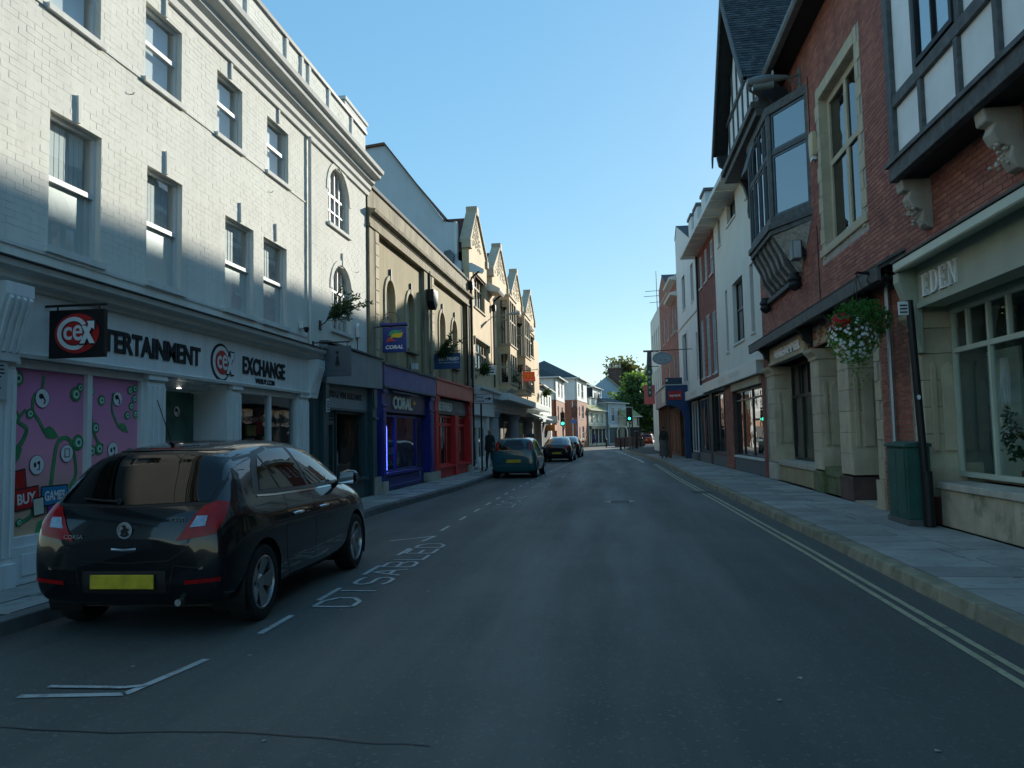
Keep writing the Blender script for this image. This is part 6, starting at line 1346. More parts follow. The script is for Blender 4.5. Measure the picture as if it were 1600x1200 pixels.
M().box(f2, 2.98, 3.9, -.05, .0, 4.14, 4.50).build('upper_display', mat('navyglass', (.02, .05, .09), .3, .3, 8, 0), r); M().box(f2, 3.02, 3.12, .0, .02, 4.3, 4.42).build('display_item', mat('white'), r)
M().box(WORLD, 2.97, 3.0, 42.6, 45.2, 3.2, 3.9).build('side_lightbox', mat('lightbox', (.5, .5, .34), .5, .1, 3, 0), r)
for y in (43.5, 45.5, 47.5, 49.5, 51.5): M().box(WORLD, 3.15, 3.3, y, y+.2, .12, 3.05).build('post', mat(('timberblack', 'brownpanel')[int(y) % 2]), r)
M().box(f2, 3.1, 3.32, .0, .1, 3.02, 3.05).build('downlight', mat('whitegloss'), r)
r = root('oval_hanging_sign', 'pale grey oval sign hanging from an iron bar high over the right pavement', 'hanging sign', RB(40, 0, 5.8)); fr = faceY(40)
sb = M().disc(fr, 2.72, 5.34, .50, .32, -.03, .03, 36).build('sign_board', mat('ovalgrey', (.30, .35, .38), .5, .05, 3, 0), r)
M().ring(fr, 2.72, 5.34, .47, .29, .012, .03, .035, 36).build('oval_line', mat('lettergrey'), sb); 
for x in (2.60, 2.86): M().disc(fr, x, 5.26, .04, .03, .03, .035, 10).build('emblem', mat('lettersoft2', (.10, .13, .18), .5, 0, bump=0), sb)
M().tube([(2.1, 40, 5.74), (4.3, 40, 5.78)], .02, 6).tube([(2.5, 40, 5.74), (2.5, 40, 5.6)], .01, 4).build('bracket_arm', mat('iron'), r)
r = root('distant_wall_lamp', 'thin dark street lamp arm sticking out against the sky past the oval sign', 'street lamp', RB(56, 0, 7.2))
M().tube([RB(56, 0, 7.3), RB(56, .7, 7.42)], .03, 6).tube([RB(56, .7, 7.42), RB(56, 1.4, 7.42)], .07, 8).build('lamp_head', mat('lampgrey2'), r)
r = root('pink_banner', 'flat pink red banner projecting near the far end of the right row', 'banner', RB(64, 0, 3.6))
M().box(faceY(64.5), 2.80, 3.8, -.03, .03, 3.9, 5.5).build('banner_board', mat('bannerpink', (.50, .12, .13), .6, .05, 2, 0), r)
for nm, mm, y, z0, z1, x0, x1, lb in (('green_vertical_sign', 'greensign', 60, 4.3, 6.6, 2.9, 3.2, 'narrow dark green vertical sign at the far end of the right row'),):
    r = root(nm, lb, 'sign', RB(60, 0, z0)); M().box(faceY(y), x0, x1, -.05, .05, z0, z1).build('sign_board', mat('greensign', (.02, .10, .06), .5, .1, 3, 0), r)
    for k in range(5): M().box(faceY(y), x0+.08, x1-.08, .05, .055, z0+.25+k*.4, z0+.42+k*.4).build('letter', mat('lettersoft'), r)
    M().tube([(x0, y, z1+.05), (3.9, y, z1+.05)], .03, 5).build('bracket_arm', mat('iron'), r)
# roofs of the near right buildings (close the block; unseen; near ridges low for skylight, farther ones raised to shade the white wall)
M().quad(RA(-14, .6, 9.5), RA(11.7, .6, 9.5), RA(11.7, -5, 11.6), RA(-14, -5, 11.6)).quad(RA(-14, -5, 11.6), RA(11.7, -5, 11.6), RA(11.7, -10, 9.5), RA(-14, -10, 9.5)).build('roof', mat('roofslate'), R1, fix=False)
M().box(RA, -14, -2, -10, 0, .1, 10).box(RA, -2, 11.9, -10, -9.7, 0, 10).box(RA, -2, 7.4, -1, -.3, .1, 3.9).build('rear_wing', mat('brickplinth'), R1)
M().quad(RA(11.9, -9.9, 0), RA(24, -9.9, 0), RA(24, -9.9, 10.4), RA(11.9, -9.9, 10.4)).build('rear_wall', mat('brickplinth'), R2, fix=False)
M().quad(RA(11.9, 0, 10.4), RA(11.9, -5, 14.3), RA(11.9, -10, 10.4), RA(11.9, -10, 0)).build('party_wall', mat('brickplinth'), R1, fix=False)
for par, fr, a0, a1, d0, z in ((B4, RB, 24, 37.2, -5, 13.2), (B5, RB, 37.2, 46, -5, 15.7), (B6, RB, 46, 57.6, -5, 15.8), (B7, RB, 57.6, 66.5, -5, 15.8)):
    M().quad(fr(a0, d0, z), fr(a1, d0, z), fr(a1, -10, 10), fr(a0, -10, 10)).quad(fr(a0, -10, 0), fr(a1, -10, 0), fr(a1, -10, 10), fr(a0, -10, 10)).build('rear_slope', mat('roofslate'), par, fix=False)
M().quad(RB(66.5, 0, 0), RB(66.5, -10, 0), RB(66.5, -10, 10), RB(66.5, 0, 11)).add([RB(66.5, 0, 11), RB(66.5, -10, 10), RB(66.5, -5, 15.8)], [(0, 1, 2)]).build('end_wall', mat('cream'), B7, fix=False)
# ================================================================ the bend: houses beyond
def house(name, label, x, y, deg, L, dep, zw, zr, wm, rm, zb=None, lm=None, holes=(), hip=False, ridge='along', fmm='whitegloss', ends=True):
    """frontage of length L starting at (x,y) along deg; near end wall faces down the street"""
    fr = bent(x, y, deg, 1); b0 = y; r = root(name, label, 'building', (x, y, 0)); t = b0+L
    m = M(); wall(m, fr, b0, t, zb or .05, zw, [h for h in holes if h[2] > (zb or 0)], .2); m.quad(fr(b0, 0, zb or 0), fr(b0, -dep, zb or 0), fr(b0, -dep, zw), fr(b0, 0, zw)); 
    if ridge == 'along': m.add([fr(b0, 0, zw), fr(b0, -dep, zw), fr(b0, -dep/2, zr)], [(0, 1, 2)]) if not hip else None
    m.quad(fr(t, 0, 0), fr(t, -dep, 0), fr(t, -dep, zw), fr(t, 0, zw)); m.build('wall', mat(wm), r, fix=False)
    if zb:
        m = M(); wall(m, fr, b0, t, .05, zb, [h for h in holes if h[2] < zb], .2); m.quad(fr(b0, 0, 0), fr(b0, -dep, 0), fr(b0, -dep, zb), fr(b0, 0, zb)); m.build('lower_wall', mat(lm), r, fix=False)
        M().box(fr, b0-.03, t+.03, -.1, .04, zb-.05, zb+.06).build('string_course', mat('whitetrim'), r)
    o = .35; k = dep*.5 if hip else -o; e = -.02 if not hip else 0
    m = M(); A = [fr(b0-o, o, zw-.1), fr(t+o, o, zw-.1), fr(t+o, -dep-o, zw-.1), fr(b0-o, -dep-o, zw-.1)]; R0, R1_ = fr(b0+k, -dep/2, zr), fr(t-k, -dep/2, zr)
    m.add(A+[R0, R1_], [(0, 1, 5, 4), (2, 3, 4, 5)]+([(1, 2, 5)] if hip else [])); m.build('roof', mat(rm), r, fix=False)
    if hip: M().add([A[3], A[0], R0], [(0, 1, 2)]).build('hip_slope', mat('roofblack'), r, fix=False)  # near hip darkened to its shaded tone; other slopes keep the roof colour
    M().box(fr, b0-o, t+o, o-.04, o+.06, zw-.16, zw-.05).box(fr, b0-o-.02, b0-o+.06, -dep-o, o, zw-.16, zw-.05).build('gutter', mat('whitetrim'), r)
    for h in holes: win(r, fr, *h, .06, .08, bars=((h[0]+h[1])/2,), rails=((h[2]+h[3])/2,), fm=mat(fmm), gm=MATS['glassdark'], sill=.06, bm=mat('whitetrim'), back=mat('blinddark'), bd=.1, bw=.06)
    return r, fr
mat('brickfar', (.33, .13, .075), .8, .15, 2, .2, 20); mat('weatherboard', (.03, .045, .06), .7, .2, 3, .2, 20)
mat('creamlit', (.62, .60, .46), .8, .05, 1, .1, 20); mat('paleblue', (.42, .50, .56), .8, .05, 1, .1, 20)
y0 = 60.5
r, fr = house('small_white_house', 'small white house with a dark roof just past the buff gabled building', -5.55, y0, .5, 11, 7, 5.6, 7.6, 'whiterender', 'roofslate', holes=[(y0+1+k*2.5, y0+2+k*2.5, 3.6, 5.0) for k in range(4)])
M().box(fr, y0, y0+10, -.1, .25, 2.6, 3.2).build('shop_fascia', mat('whitetrim'), r); M().box(fr, y0+.4, y0+9.6, .0, .05, .5, 2.5).build('shop_glazing', mat('dark'), r)
y0 = 75
r, fr = house('brick_and_render_block', 'nearer hipped wing of brick below and white render above on the bend', -5.25, y0, 2.5, 8, 9, 7.3, 9.6, 'whiterender', 'roofmoss', 5.0, 'brickfar', [(y0+2, y0+3.4, 5.5, 6.8), (y0+5, y0+6.2, 5.5, 6.8), (y0+1, y0+2.2, 2.9, 4.4), (y0+4.5, y0+6, 2.9, 4.4)], True)
M().box(faceY(y0), -7.6, -5.9, -.05, .05, 3.6, 4.6).build('yellow_board', mat('lightbox'), r)
y0 = 88
r, fr = house('brick_and_render_block', 'farther hipped wing of brick and white render, with a downpipe on its shaded side', -3.75, y0, 5, 9.5, 9, 8.1, 10.6, 'whiterender', 'roofmoss', 5.5, 'brickfar', [(y0+1.2, y0+2.2, 6.1, 7.4), (y0+4, y0+6, 5.9, 7.6), (y0+1.2, y0+2.2, 3.6, 4.8), (y0+4, y0+6, 3.4, 5.0), (y0+1.2, y0+2.2, 1.0, 2.4), (y0+4, y0+6, 1.0, 2.5)], True)
M().tube([(-4.3, y0-.06, 5.4), (-4.3, y0-.06, .2)], .06).build('downpipe', mat('whitetrim'), r)
for z in (6.2, 3.4, 1.0): M().box(faceY(y0), -5.9, -5.2, 0, .06, z, z+1.3).build('side_window', mat('blinddark'), r)
y0 = 104
r, fr = house('weatherboarded_house', 'dark weatherboarded house with a white front on the bend', -2.4, y0, 8, 8, 7, 8.0, 9.8, 'weatherboard', 'roofblack', holes=[])
m = M(); wall(m, fr, y0+.2, y0+8, 3, 7.9, [], .1, .06); m.build('white_front', mat('whiterender'), r, fix=False)
for k in range(2): M().box(fr, y0+1.5+k*3, y0+2.8+k*3, .07, .12, 5.2, 7.2).build('window', mat('blinddark'), r)
y0 = 97
r, fr = house('cream_cottage', 'low cream cottage with a mossy roof and three little white dormers', -2.75, y0, 14, 8.5, 6, 4.7, 6.6, 'creamlit', 'roofmoss', holes=[(y0+1, y0+2, 2.9, 4.3), (y0+3.6, y0+4.6, 2.9, 4.3), (y0+6.3, y0+7.3, 2.9, 4.3)])
for k in range(3):
    a = y0+1+k*2.8; M().box(fr, a, a+.9, -2.2, -.9, 5.2, 6.3).build('dormer', mat('whitetrim'), r); M().box(fr, a-.1, a+1.0, -2.3, -.8, 6.3, 6.42).build('dormer_roof', mat('leadgrey'), r)
M().box(fr, y0+.2, y0+8.3, 0, .3, 2.2, 2.6).build('shop_fascia', mat('tealdark'), r); M().box(fr, y0+.4, y0+8.1, .02, .08, .4, 2.2).build('shop_glazing', mat('dark'), r)
for k in range(5): M().box(fr, y0+.4+k*1.85, y0+.55+k*1.85, .08, .14, .2, 2.2).build('mullion', mat('whitetrim'), r)
y0 = 106
r, fr = house('pale_blue_house', 'pale blue grey house with tall white windows next to the cream cottage', -.35, y0, 30, 5, 5, 5.9, 6.6, 'paleblue', 'roofslate', holes=[(y0+1, y0+1.9, 3.2, 5.2), (y0+2.8, y0+3.8, 3.2, 5.2)])
M().box(fr, y0+.3, y0+4.7, 0, .1, .3, 2.4).build('shop_glazing', mat('blinddark'), r); M().box(fr, y0, y0+5, .0, .2, 2.4, 2.8).build('shop_fascia', mat('whitetrim'), r)
y0 = 108
r, fr = house('small_timbered_house', 'small white and dark timbered house half hidden by the street trees', 1.9, y0, 40, 3.2, 4, 4.0, 5.4, 'creamlit', 'roofmoss', holes=[(y0+1, y0+2, 2.7, 3.7)])
for k in range(3): M().box(fr, y0+.2+k*1.3, y0+.4+k*1.3, 0, .08, 2.6, 4.0).build('timber_post', mat('timberblack'), r)
M().box(fr, y0, y0+3.1, 0, .1, .2, 2.4).build('shop_glazing', mat('dark'), r)
f3 = faceY(107.5)
M().ring(f3, 1.55, 1.9, .75, .75, .16, 0, .2, 16, 0, pi).box(f3, .78, .95, 0, .2, .1, 1.9).box(f3, 2.15, 2.32, 0, .2, .1, 1.9).build('white_archway', mat('creamlit'), r)
# gable with chimney rising behind
r = root('white_gable_house', 'white gabled house with a tan tiled roof and a brick chimney behind the bend', 'building', (0, 128, 0)); f4 = faceY(128)
M().prism(f4, [(-3.2, 0), (4.4, 0), (4.4, 6.5), (-.6, 11.0), (-3.2, 9.0)], -6, 0).build('wall', mat('paleblue'), r)
M().hexa([(x, y, z+k) for y in (127.6, 134) for k in (0, .25) for x, z in ((-.6, 11.0), (4.7, 6.3))]).build('roof', mat('roofsand', (.40, .33, .19), .8, .2, 2, .2), r)
M().box(f4, -.2, 2.0, -4, -2.2, 9.0, 12.4).box(f4, -.3, 2.1, -4.1, -2.1, 12.4, 12.6).build('chimney', mat('brickplinth'), r)
for k in range(4): M().lathe((.1+k*.55, 131.1), [(.17, 12.6), (.14, 13.2), (.18, 13.4)], 10).build('chimney_pot', mat('stonewarm'), r)
# distant wall of garden and pale building seen under the trees
r = root('pale_distant_building', 'pale low building glimpsed below the trees at the far end of the street', 'building', (6, 150, 0))
M().box(faceY(150), 3.0, 16, -6, 0, 0, 5.2).build('wall', mat('creamlit'), r); M().ext(faceY(150), [(.5, 5.2), (-3, 7.4), (-6.5, 5.2)], 2.6, 16.4).build('roof', mat('roofslate'), r)
for k in range(5): M().box(faceY(150), 3.8+k*2.2, 4.9+k*2.2, 0, .06, 2.8, 4.2).build('window', mat('dark'), r)
r = root('brick_garden_wall', 'low dark red brick planter wall behind the bollards at the crossing', 'wall', (2.4, 92, 0)); M().box(WORLD, .4, 3.9, 91.6, 92.2, 0, 1.0).box(WORLD, .35, 3.95, 91.55, 92.25, 1.0, 1.1).build('brick_courses', mat('brickplinth'), r)
r = root('unseen_shade_block', 'unseen block added past the pale cream building to shade the far road', 'building', (10, 80, 0))  # added out of view so its shadow reaches the far road
M().box(WORLD, 6.3, 13, 68, 92, 0, 6.6).build('wall', mat('creamlit'), r); M().hexa([(x, y, z+k) for y in (67.8, 92.2) for k in (0, .15) for x, z in ((6.1, 6.55), (9.6, 8.0))]).hexa([(x, y, z+k) for y in (67.8, 92.2) for k in (0, .15) for x, z in ((13.1, 6.55), (9.7, 8.0))]).build('roof', mat('roofslate'), r)
# trees
def tree(label, x, y, h, rx, rz, n, ls, mm, seed, ry=None, trunk=.25, group='trees beyond the bend'):
    r = root('street_tree', label, 'tree', (x, y, 0), group); rn = random.Random(seed); t = M()
    zc = h-rz; t.tube([(x, y, 0), (x+.1, y, zc*.6), (x-.1, y, zc)], trunk, 8, trunk*.6)
    cl = []
    for k in range(16):
        v = Vector([rn.gauss(0, 1) for _ in range(3)]).normalized()*rn.uniform(.35, .85)
        c = (x+v.x*rx, y+v.y*(ry or rx), zc+v.z*rz); cl.append((c, rn.uniform(.34, .55)*min(rx, rz)))
        t.tube([(x, y, zc*.7), ((x+c[0])/2, (y+c[1])/2, (zc*.8+c[2])/2), c], trunk*.3, 5, trunk*.08)
    t.build('trunk', mat('stemwood'), r, smooth=True)
    m = M()
    for _ in range(n):
        c, rr = rn.choice(cl); v = Vector([max(-1, min(1, rn.gauss(0, .55))) for _ in range(3)]); b = Vector(c)+v*rr
        d = Vector([rn.gauss(0, 1) for _ in range(3)]).normalized(); l = ls*rn.uniform(.5, 1.2); s_ = d.cross(Vector([rn.gauss(0, 1) for _ in range(3)])).normalized()*l*.35
        m.add([b, b+d*l*.5+s_, b+d*l, b+d*l*.5-s_], [(0, 1, 2, 3)])
    m.build('crown', mm, r, fix=False)
tg = mat('treegreen', (.075, .115, .045), .6, .35, .5, 0, isl=.4); tb = mat('treebrown', (.11, .10, .05), .6, .35, .5, 0, isl=.35); ty = mat('treelight', (.18, .24, .07), .6, .35, .5, 0, isl=.35)
tree('broad mid green tree behind the right hand traffic light', 4.2, 118, 9.6, 4.4, 4.0, 9000, .6, tg, 1)
tree('darker tree between the traffic light and the right row', 8.2, 128, 11.0, 4.6, 4.6, 8000, .65, tg, 2)
tree('tall browning tree with a rounded top behind the chimney', 4.0, 150, 16.2, 6.5, 5.5, 9000, .8, tb, 3)
tree('yellow green tree just right of the chimney', 6.4, 138, 12.2, 4.2, 4.2, 7000, .65, ty, 4)
tree('dark tree rising behind the end of the right row', 13, 145, 14.2, 5.5, 6.0, 7000, .75, tg, 5)
tree('tree filling the gap below the pink banner', 9.5, 105, 6.5, 3.0, 2.4, 5000, .4, tg, 6)
hl = M(); rn = random.Random(9)
for _ in range(9000):
    x = rn.uniform(-12, 45); zt = 9+3.5*sin(x*.13)+2*sin(x*.5); b = Vector((x, 185+rn.uniform(-3, 8), rn.uniform(0, zt))); d = Vector([rn.gauss(0, 1) for _ in range(3)]).normalized(); l = rn.uniform(.6, 1.3); s_ = d.cross(Vector((rn.gauss(0, 1), 1, rn.gauss(0, 1)))).normalized()*l*.4
    hl.add([b, b+d*l*.5+s_, b+d*l, b+d*l*.5-s_], [(0, 1, 2, 3)])
hl.build('woodland', tg, stuff=True, fix=False)['label'] = 'dark wood closing the view far beyond the street'
for _m in (tg, tb, ty): leafy(_m, .5)
# traffic lights, bollards, posts
def signal(x, y, z0, label, board=True):
    r = root('traffic_light', label, 'traffic light', (x, y, .1), 'green traffic lights at the crossing'); fr = faceY(y)
    M().tube([(x, y+.12, .1), (x, y+.12, z0+1.15)], .06).build('pole', mat('polegrey', (.12, .13, .13), .5, .1, 3, 0), r)
    if board: M().box(fr, x-.30, x+.30, -.03, 0, z0-.12, z0+1.22).box(fr, x-.32, x+.32, -.035, -.03, z0-.14, z0+1.24).build('backing_board', mat('aluminium'), r, bevel=.01)
    if board: M().box(fr, x-.26, x+.26, .001, .004, z0-.08, z0+1.18).build('black_board', mat('black'), r)
    M().box(fr, x-.17, x+.17, 0, .16, z0, z0+1.05).build('signal_head', mat('black'), r, bevel=.02)
    for k, (mm, c) in enumerate((('lens_green', (.02, .9, .5)), ('lens_amber', None), ('lens_red', None))):
        z = z0+.19+k*.33
        M().disc(fr, x, z, .11, .11, .16, .175, 18).build(mm, mat('lit_green', c, .3, 0, bump=0, emit=c, es=2.4) if c else mat(mm, (.05, .02, .01), .3, 0, bump=0), r)
        M().ring(fr, x, z, .14, .14, .02, .16, .32, 14, .2, pi-.2).build('visor', mat('black'), r)
signal(1.66, 70, 2.68, 'green traffic light with a white edged board in the middle distance before the trees')
signal(-3.72, 60, 2.22, 'green traffic light on the left pavement in front of the brick block', False)
for i, (x, y, h, w) in enumerate(((.85, 73, 1.1, .09), (1.3, 78, 1.0, .07), (2.35, 74, 1.75, .16), (3.0, 82, 1.0, .08), (3.35, 86, 1.0, .08), (-.6, 90, 1.0, .08))):
    r = root('bollard', ('slim black bollard nearest the give way line', 'thin black bollard close beside the right signal pole', 'tall thick dark post right of the signal pole', 'black bollard before the red car', 'black bollard farther off beside the red car', 'lone bollard on the far kerb in the sun')[i], 'bollard', (x, y, .1), 'black bollards and posts at the crossing')
    M().lathe((x, y), [(w, .0), (w, h-.15), (w*1.25, h-.13), (w*1.25, h-.05), (w*.7, h), (.01, h+.04)], 10).build('bollard_post', mat('iron'), r, smooth=True)
r = root('red_signal_pole', 'slim rust red pole standing beside the tall dark post at the crossing', 'pole', (1.95, 72, .1)); M().tube([(1.95, 72, 0), (1.95, 72, 2.6)], .05).build('pole', mat('rustpipe'), r)
r = root('blue_direction_sign', 'small blue sign below a dark round headed sign in front of the brick wing', 'road sign', (-3.85, 84, 0))
M().tube([(-3.7, 84, 0), (-3.7, 84, 5.0)], .05, 6).box(faceY(84), -4.35, -3.65, .05, .09, 2.75, 3.15).build('blue_plate', mat('signbluebright', (.06, .16, .42), .4, 0, bump=0), r)
M().prism(faceY(84), [(-4.25, 3.35), (-3.6, 3.35), (-3.55, 4.4), (-3.9, 4.75), (-4.25, 4.4)], .05, .09).build('dark_plate', mat('brickplinth'), r)
r = root('white_lettered_board', 'pale projecting board beside the left traffic light', 'sign', (-5.2, 64, 2.4)); M().box(faceY(64), -5.3, -4.4, -.05, .05, 2.5, 3.1).build('board', mat('noticeplate'), r)
r = root('orange_shopfront_awning', 'small orange awning below the pale board on the left', 'awning', (-5.2, 66, 1.4)); M().box(WORLD, -5.5, -4.7, 65, 67, 1.9, 2.4).build('awning', mat('awningorange', (.45, .16, .04), .6, .1, 3, 0), r)  # plain orange colour, no emission
# overhead wires crossing the sky
m = M()
# ================================================================ vehicles: a lofted body, everything else laid on it by ray casting
def carbody(rows, sub=2):
    vs, fs = [], []; n = 10
    for x, zb, wm, zbe, wb, wr, zt in rows:
        half = [(0, zb), (wm*.80, zb), (wm*.965, zb+.07), (wm, zb+(zbe-zb)*.50), (wm*.985, zbe-.12), (wb, zbe), (wr+(wb-wr)*.42, zbe+(zt-zbe)*.60), (wr, zt-.055), (wr*.62, zt-.008), (0, zt)]
        ring = [(x, y, z) for y, z in half]+[(x, -y, z) for y, z in half[-2:0:-1]]
        vs += ring
    k = len(ring)
    for i in range(len(rows)-1):
        for j in range(k): fs.append((i*k+j, i*k+(j+1) % k, (i+1)*k+(j+1) % k, (i+1)*k+j))
    for b, rev in ((0, False), ((len(rows)-1)*k, True)):
        for j in range(n-1):
            a, c = b+j, b+j+1; d, e = b+(k-j-1) % k, b+(k-j) % k
            if j == 0: f = (b, b+1, b+k-1)
            elif j == n-2: f = (b+n-2, b+n-1, b+n)
            else: f = (a, c, d, e)
            fs.append(f if not rev else f[::-1])
    me = bpy.data.meshes.new('t'); me.from_pydata(vs, [], fs); ob = bpy.data.objects.new('t', me); COL.objects.link(ob)
    md = ob.modifiers.new('s', 'SUBSURF'); md.levels = md.render_levels = sub
    dg = bpy.context.evaluated_depsgraph_get(); out = bpy.data.meshes.new_from_object(ob.evaluated_get(dg))
    bpy.data.objects.remove(ob); bpy.data.meshes.remove(me)
    return out
def arches(me, holes, r):
    """open the wheel arches: split every side edge where it crosses the circle, join the cuts, drop what lies inside"""
    b = bmesh.new(); b.from_mesh(me); zc = .30
    for x, s in holes:
        f = lambda v: hypot(v.co.x-x, v.co.z-zc)-r
        new = []
        for e in [e for e in b.edges if all(v.co.y*s > .55 for v in e.verts)]:
            p, q = e.verts; a, c = f(p), f(q)
            if a*c < 0 and min(abs(a), abs(c)) > 1e-4:
                lo, hi = p.co.copy(), q.co.copy()
                for _ in range(18):
                    mid = (lo+hi)/2; d = hypot(mid.x-x, mid.z-zc)-r
                    if (d > 0) == (a > 0): lo = mid
                    else: hi = mid
                t = (lo-p.co).length/max(1e-9, (q.co-p.co).length)
                ne, nv = bmesh.utils.edge_split(e, p, t); new.append(nv)
            elif abs(a) <= 1e-4: new.append(p)
            elif abs(c) <= 1e-4: new.append(q)
        bmesh.ops.connect_verts(b, verts=list(set(new)))
        dead = [g for g in b.faces if g.calc_center_median().y*s > .55 and hypot(g.calc_center_median().x-x, g.calc_center_median().z-zc) < r-.002]
        bmesh.ops.delete(b, geom=dead, context='FACES')
    b.to_mesh(me); b.free(); return me
mat('rubber', (.018, .018, .018), .75, .1, 8, .2, 60); mat('alloy', (.42, .43, .44), .28, .05, 5, .02, metal=.85)
mat('chrome', (.7, .7, .7), .12, 0, bump=0, metal=1); mat('blackplastic', (.012, .012, .013), .5, .1, 5, .1, 60)
mat('lensred', (.32, .006, .008), .2, .3, 14, 0, spec=.3); mat('lensclear', (.22, .30, .40), .1, .4, 25, 0, coat=1)
mat('plateyellow', (.50, .36, .02), .5, .25, 9, 0); mat('seatdark', (.02, .02, .022), .8, 0, bump=0)
glassmat('carglass', (.03, .04, .04), .9, 0)
def paint(key, c):
    m = mat(key, c, .2, .05, 3, 0, coat=.85, spec=.25)
    return m
def car(name, label, loc, yawdeg, rows, L, wheels, pm, detail, group=None, rwheel=.305, width=.86):
    """local axes: x forward, y left, z up"""
    r = root(name, label, 'car', (0, 0, 0), group); me = carbody(rows, 3); me.validate()
    bm = bmesh.new(); bm.from_mesh(me); bmesh.ops.recalc_face_normals(bm, faces=bm.faces); bm.to_mesh(me); tree_ = BVHTree.FromBMesh(bm); bm.free()
    me = arches(me, [(x, s) for x in wheels for s in (-1, 1)], rwheel+.055)
    me.materials.clear(); me.materials.append(pm); me.polygons.foreach_set('use_smooth', [True]*len(me.polygons)); me.set_sharp_from_angle(angle=radians(35))
    o = bpy.data.objects.new('body', me); COL.objects.link(o); o.parent = r
    def cast(org, d):
        h = tree_.ray_cast(Vector(org), Vector(d)); return h[0], h[1]
    def patch(nm, poly, view, m_, off=.004, par=None, cuts=4, two=False, th=0):
        """poly in 2D of the view: 'R'/'L' side (x,z), 'B' back (y,z), 'T' top (x,y), or (dir, origin, U, V)"""
        for sgn in ((1, -1) if two else (1,)):
            if view == 'R': f, d = (lambda p: Vector((p[0], -3*sgn, p[1]))), Vector((0, sgn, 0))
            elif view == 'B': f, d = (lambda p: Vector((-3, p[0]*sgn, p[1]))), Vector((1, 0, 0))
            elif view == 'F': f, d = (lambda p: Vector((8, p[0]*sgn, p[1]))), Vector((-1, 0, 0))
            elif view == 'T': f, d = (lambda p: Vector((p[0], p[1]*sgn, 4))), Vector((0, 0, -1))
            else:                                                     # corner view from behind, angle a
                a = view; dd = Vector((cos(a), sin(a)*sgn, 0)); U = Vector((sin(a), -cos(a)*sgn, 0))
                f, d = (lambda p, dd=dd, U=U: U*p[0]+Vector((0, 0, p[1]))-dd*5+Vector((.0, 0, 0))), dd
            b = bmesh.new(); vv = [b.verts.new((p[0], p[1], 0)) for p in poly]; b.faces.new(vv)
            bmesh.ops.triangulate(b, faces=b.faces); 
            for _ in range(cuts): 
                es = [e for e in b.edges if e.calc_length() > .045]
                if not es: break
                bmesh.ops.subdivide_edges(b, edges=es, cuts=1); bmesh.ops.triangulate(b, faces=[q for q in b.faces if len(q.verts) > 3])
            ok = True
            for v in b.verts:
                h, nn = cast(f(v.co), d)
                if h is None: v.tag = True; continue
                if nn.dot(d) > 0: nn = -nn
                v.co = h+nn*off
            bmesh.ops.delete(b, geom=[v for v in b.verts if v.tag], context='VERTS')
            mm = bpy.data.meshes.new(nm); b.to_mesh(mm); b.free(); mm.materials.append(m_); mm.polygons.foreach_set('use_smooth', [True]*len(mm.polygons))
            q = bpy.data.objects.new(nm, mm); COL.objects.link(q); q.parent = par or r
        return q
    def seam(pts, view, w=.006, m_=None, off=.002, nm='seam', two=False, par=None):
        P = []
        for p, q in zip(pts, pts[1:]):
            l = hypot(q[0]-p[0], q[1]-p[1]); n = max(1, int(l/.06))
            for i in range(n): P.append((p[0]+(q[0]-p[0])*i/n, p[1]+(q[1]-p[1])*i/n))
        P.append(pts[-1])
        for sgn in ((1, -1) if two else (1,)):
            m = M(); A = []
            for i, p in enumerate(P):
                a, b = P[max(i-1, 0)], P[min(i+1, len(P)-1)]; dx, dz = b[0]-a[0], b[1]-a[1]; l = hypot(dx, dz) or 1
                row = []
                for k in (-1, 1):
                    u, v = p[0]-dz/l*w*.5*k, p[1]+dx/l*w*.5*k
                    if view == 'R': h, n_ = cast((u, -3*sgn, v), (0, sgn, 0))
                    elif view == 'B': h, n_ = cast((-3, u*sgn, v), (1, 0, 0))
                    else: h, n_ = cast((u, v*sgn, 4), (0, 0, -1))
                    row.append(None if h is None else h+n_*off*(1 if n_.dot(Vector((0, -sgn, 0) if view == 'R' else (-1, 0, 0) if view == 'B' else (0, 0, 1))) > 0 else -1))
                A.append(row)
            for a, b in zip(A, A[1:]):
                if None in a or None in b: continue
                m.quad(a[0], a[1], b[1], b[0])
            if m.v: m.build(nm, m_ or mat('black'), None, fix=False).parent = par or r
    # wheels
    wl = None
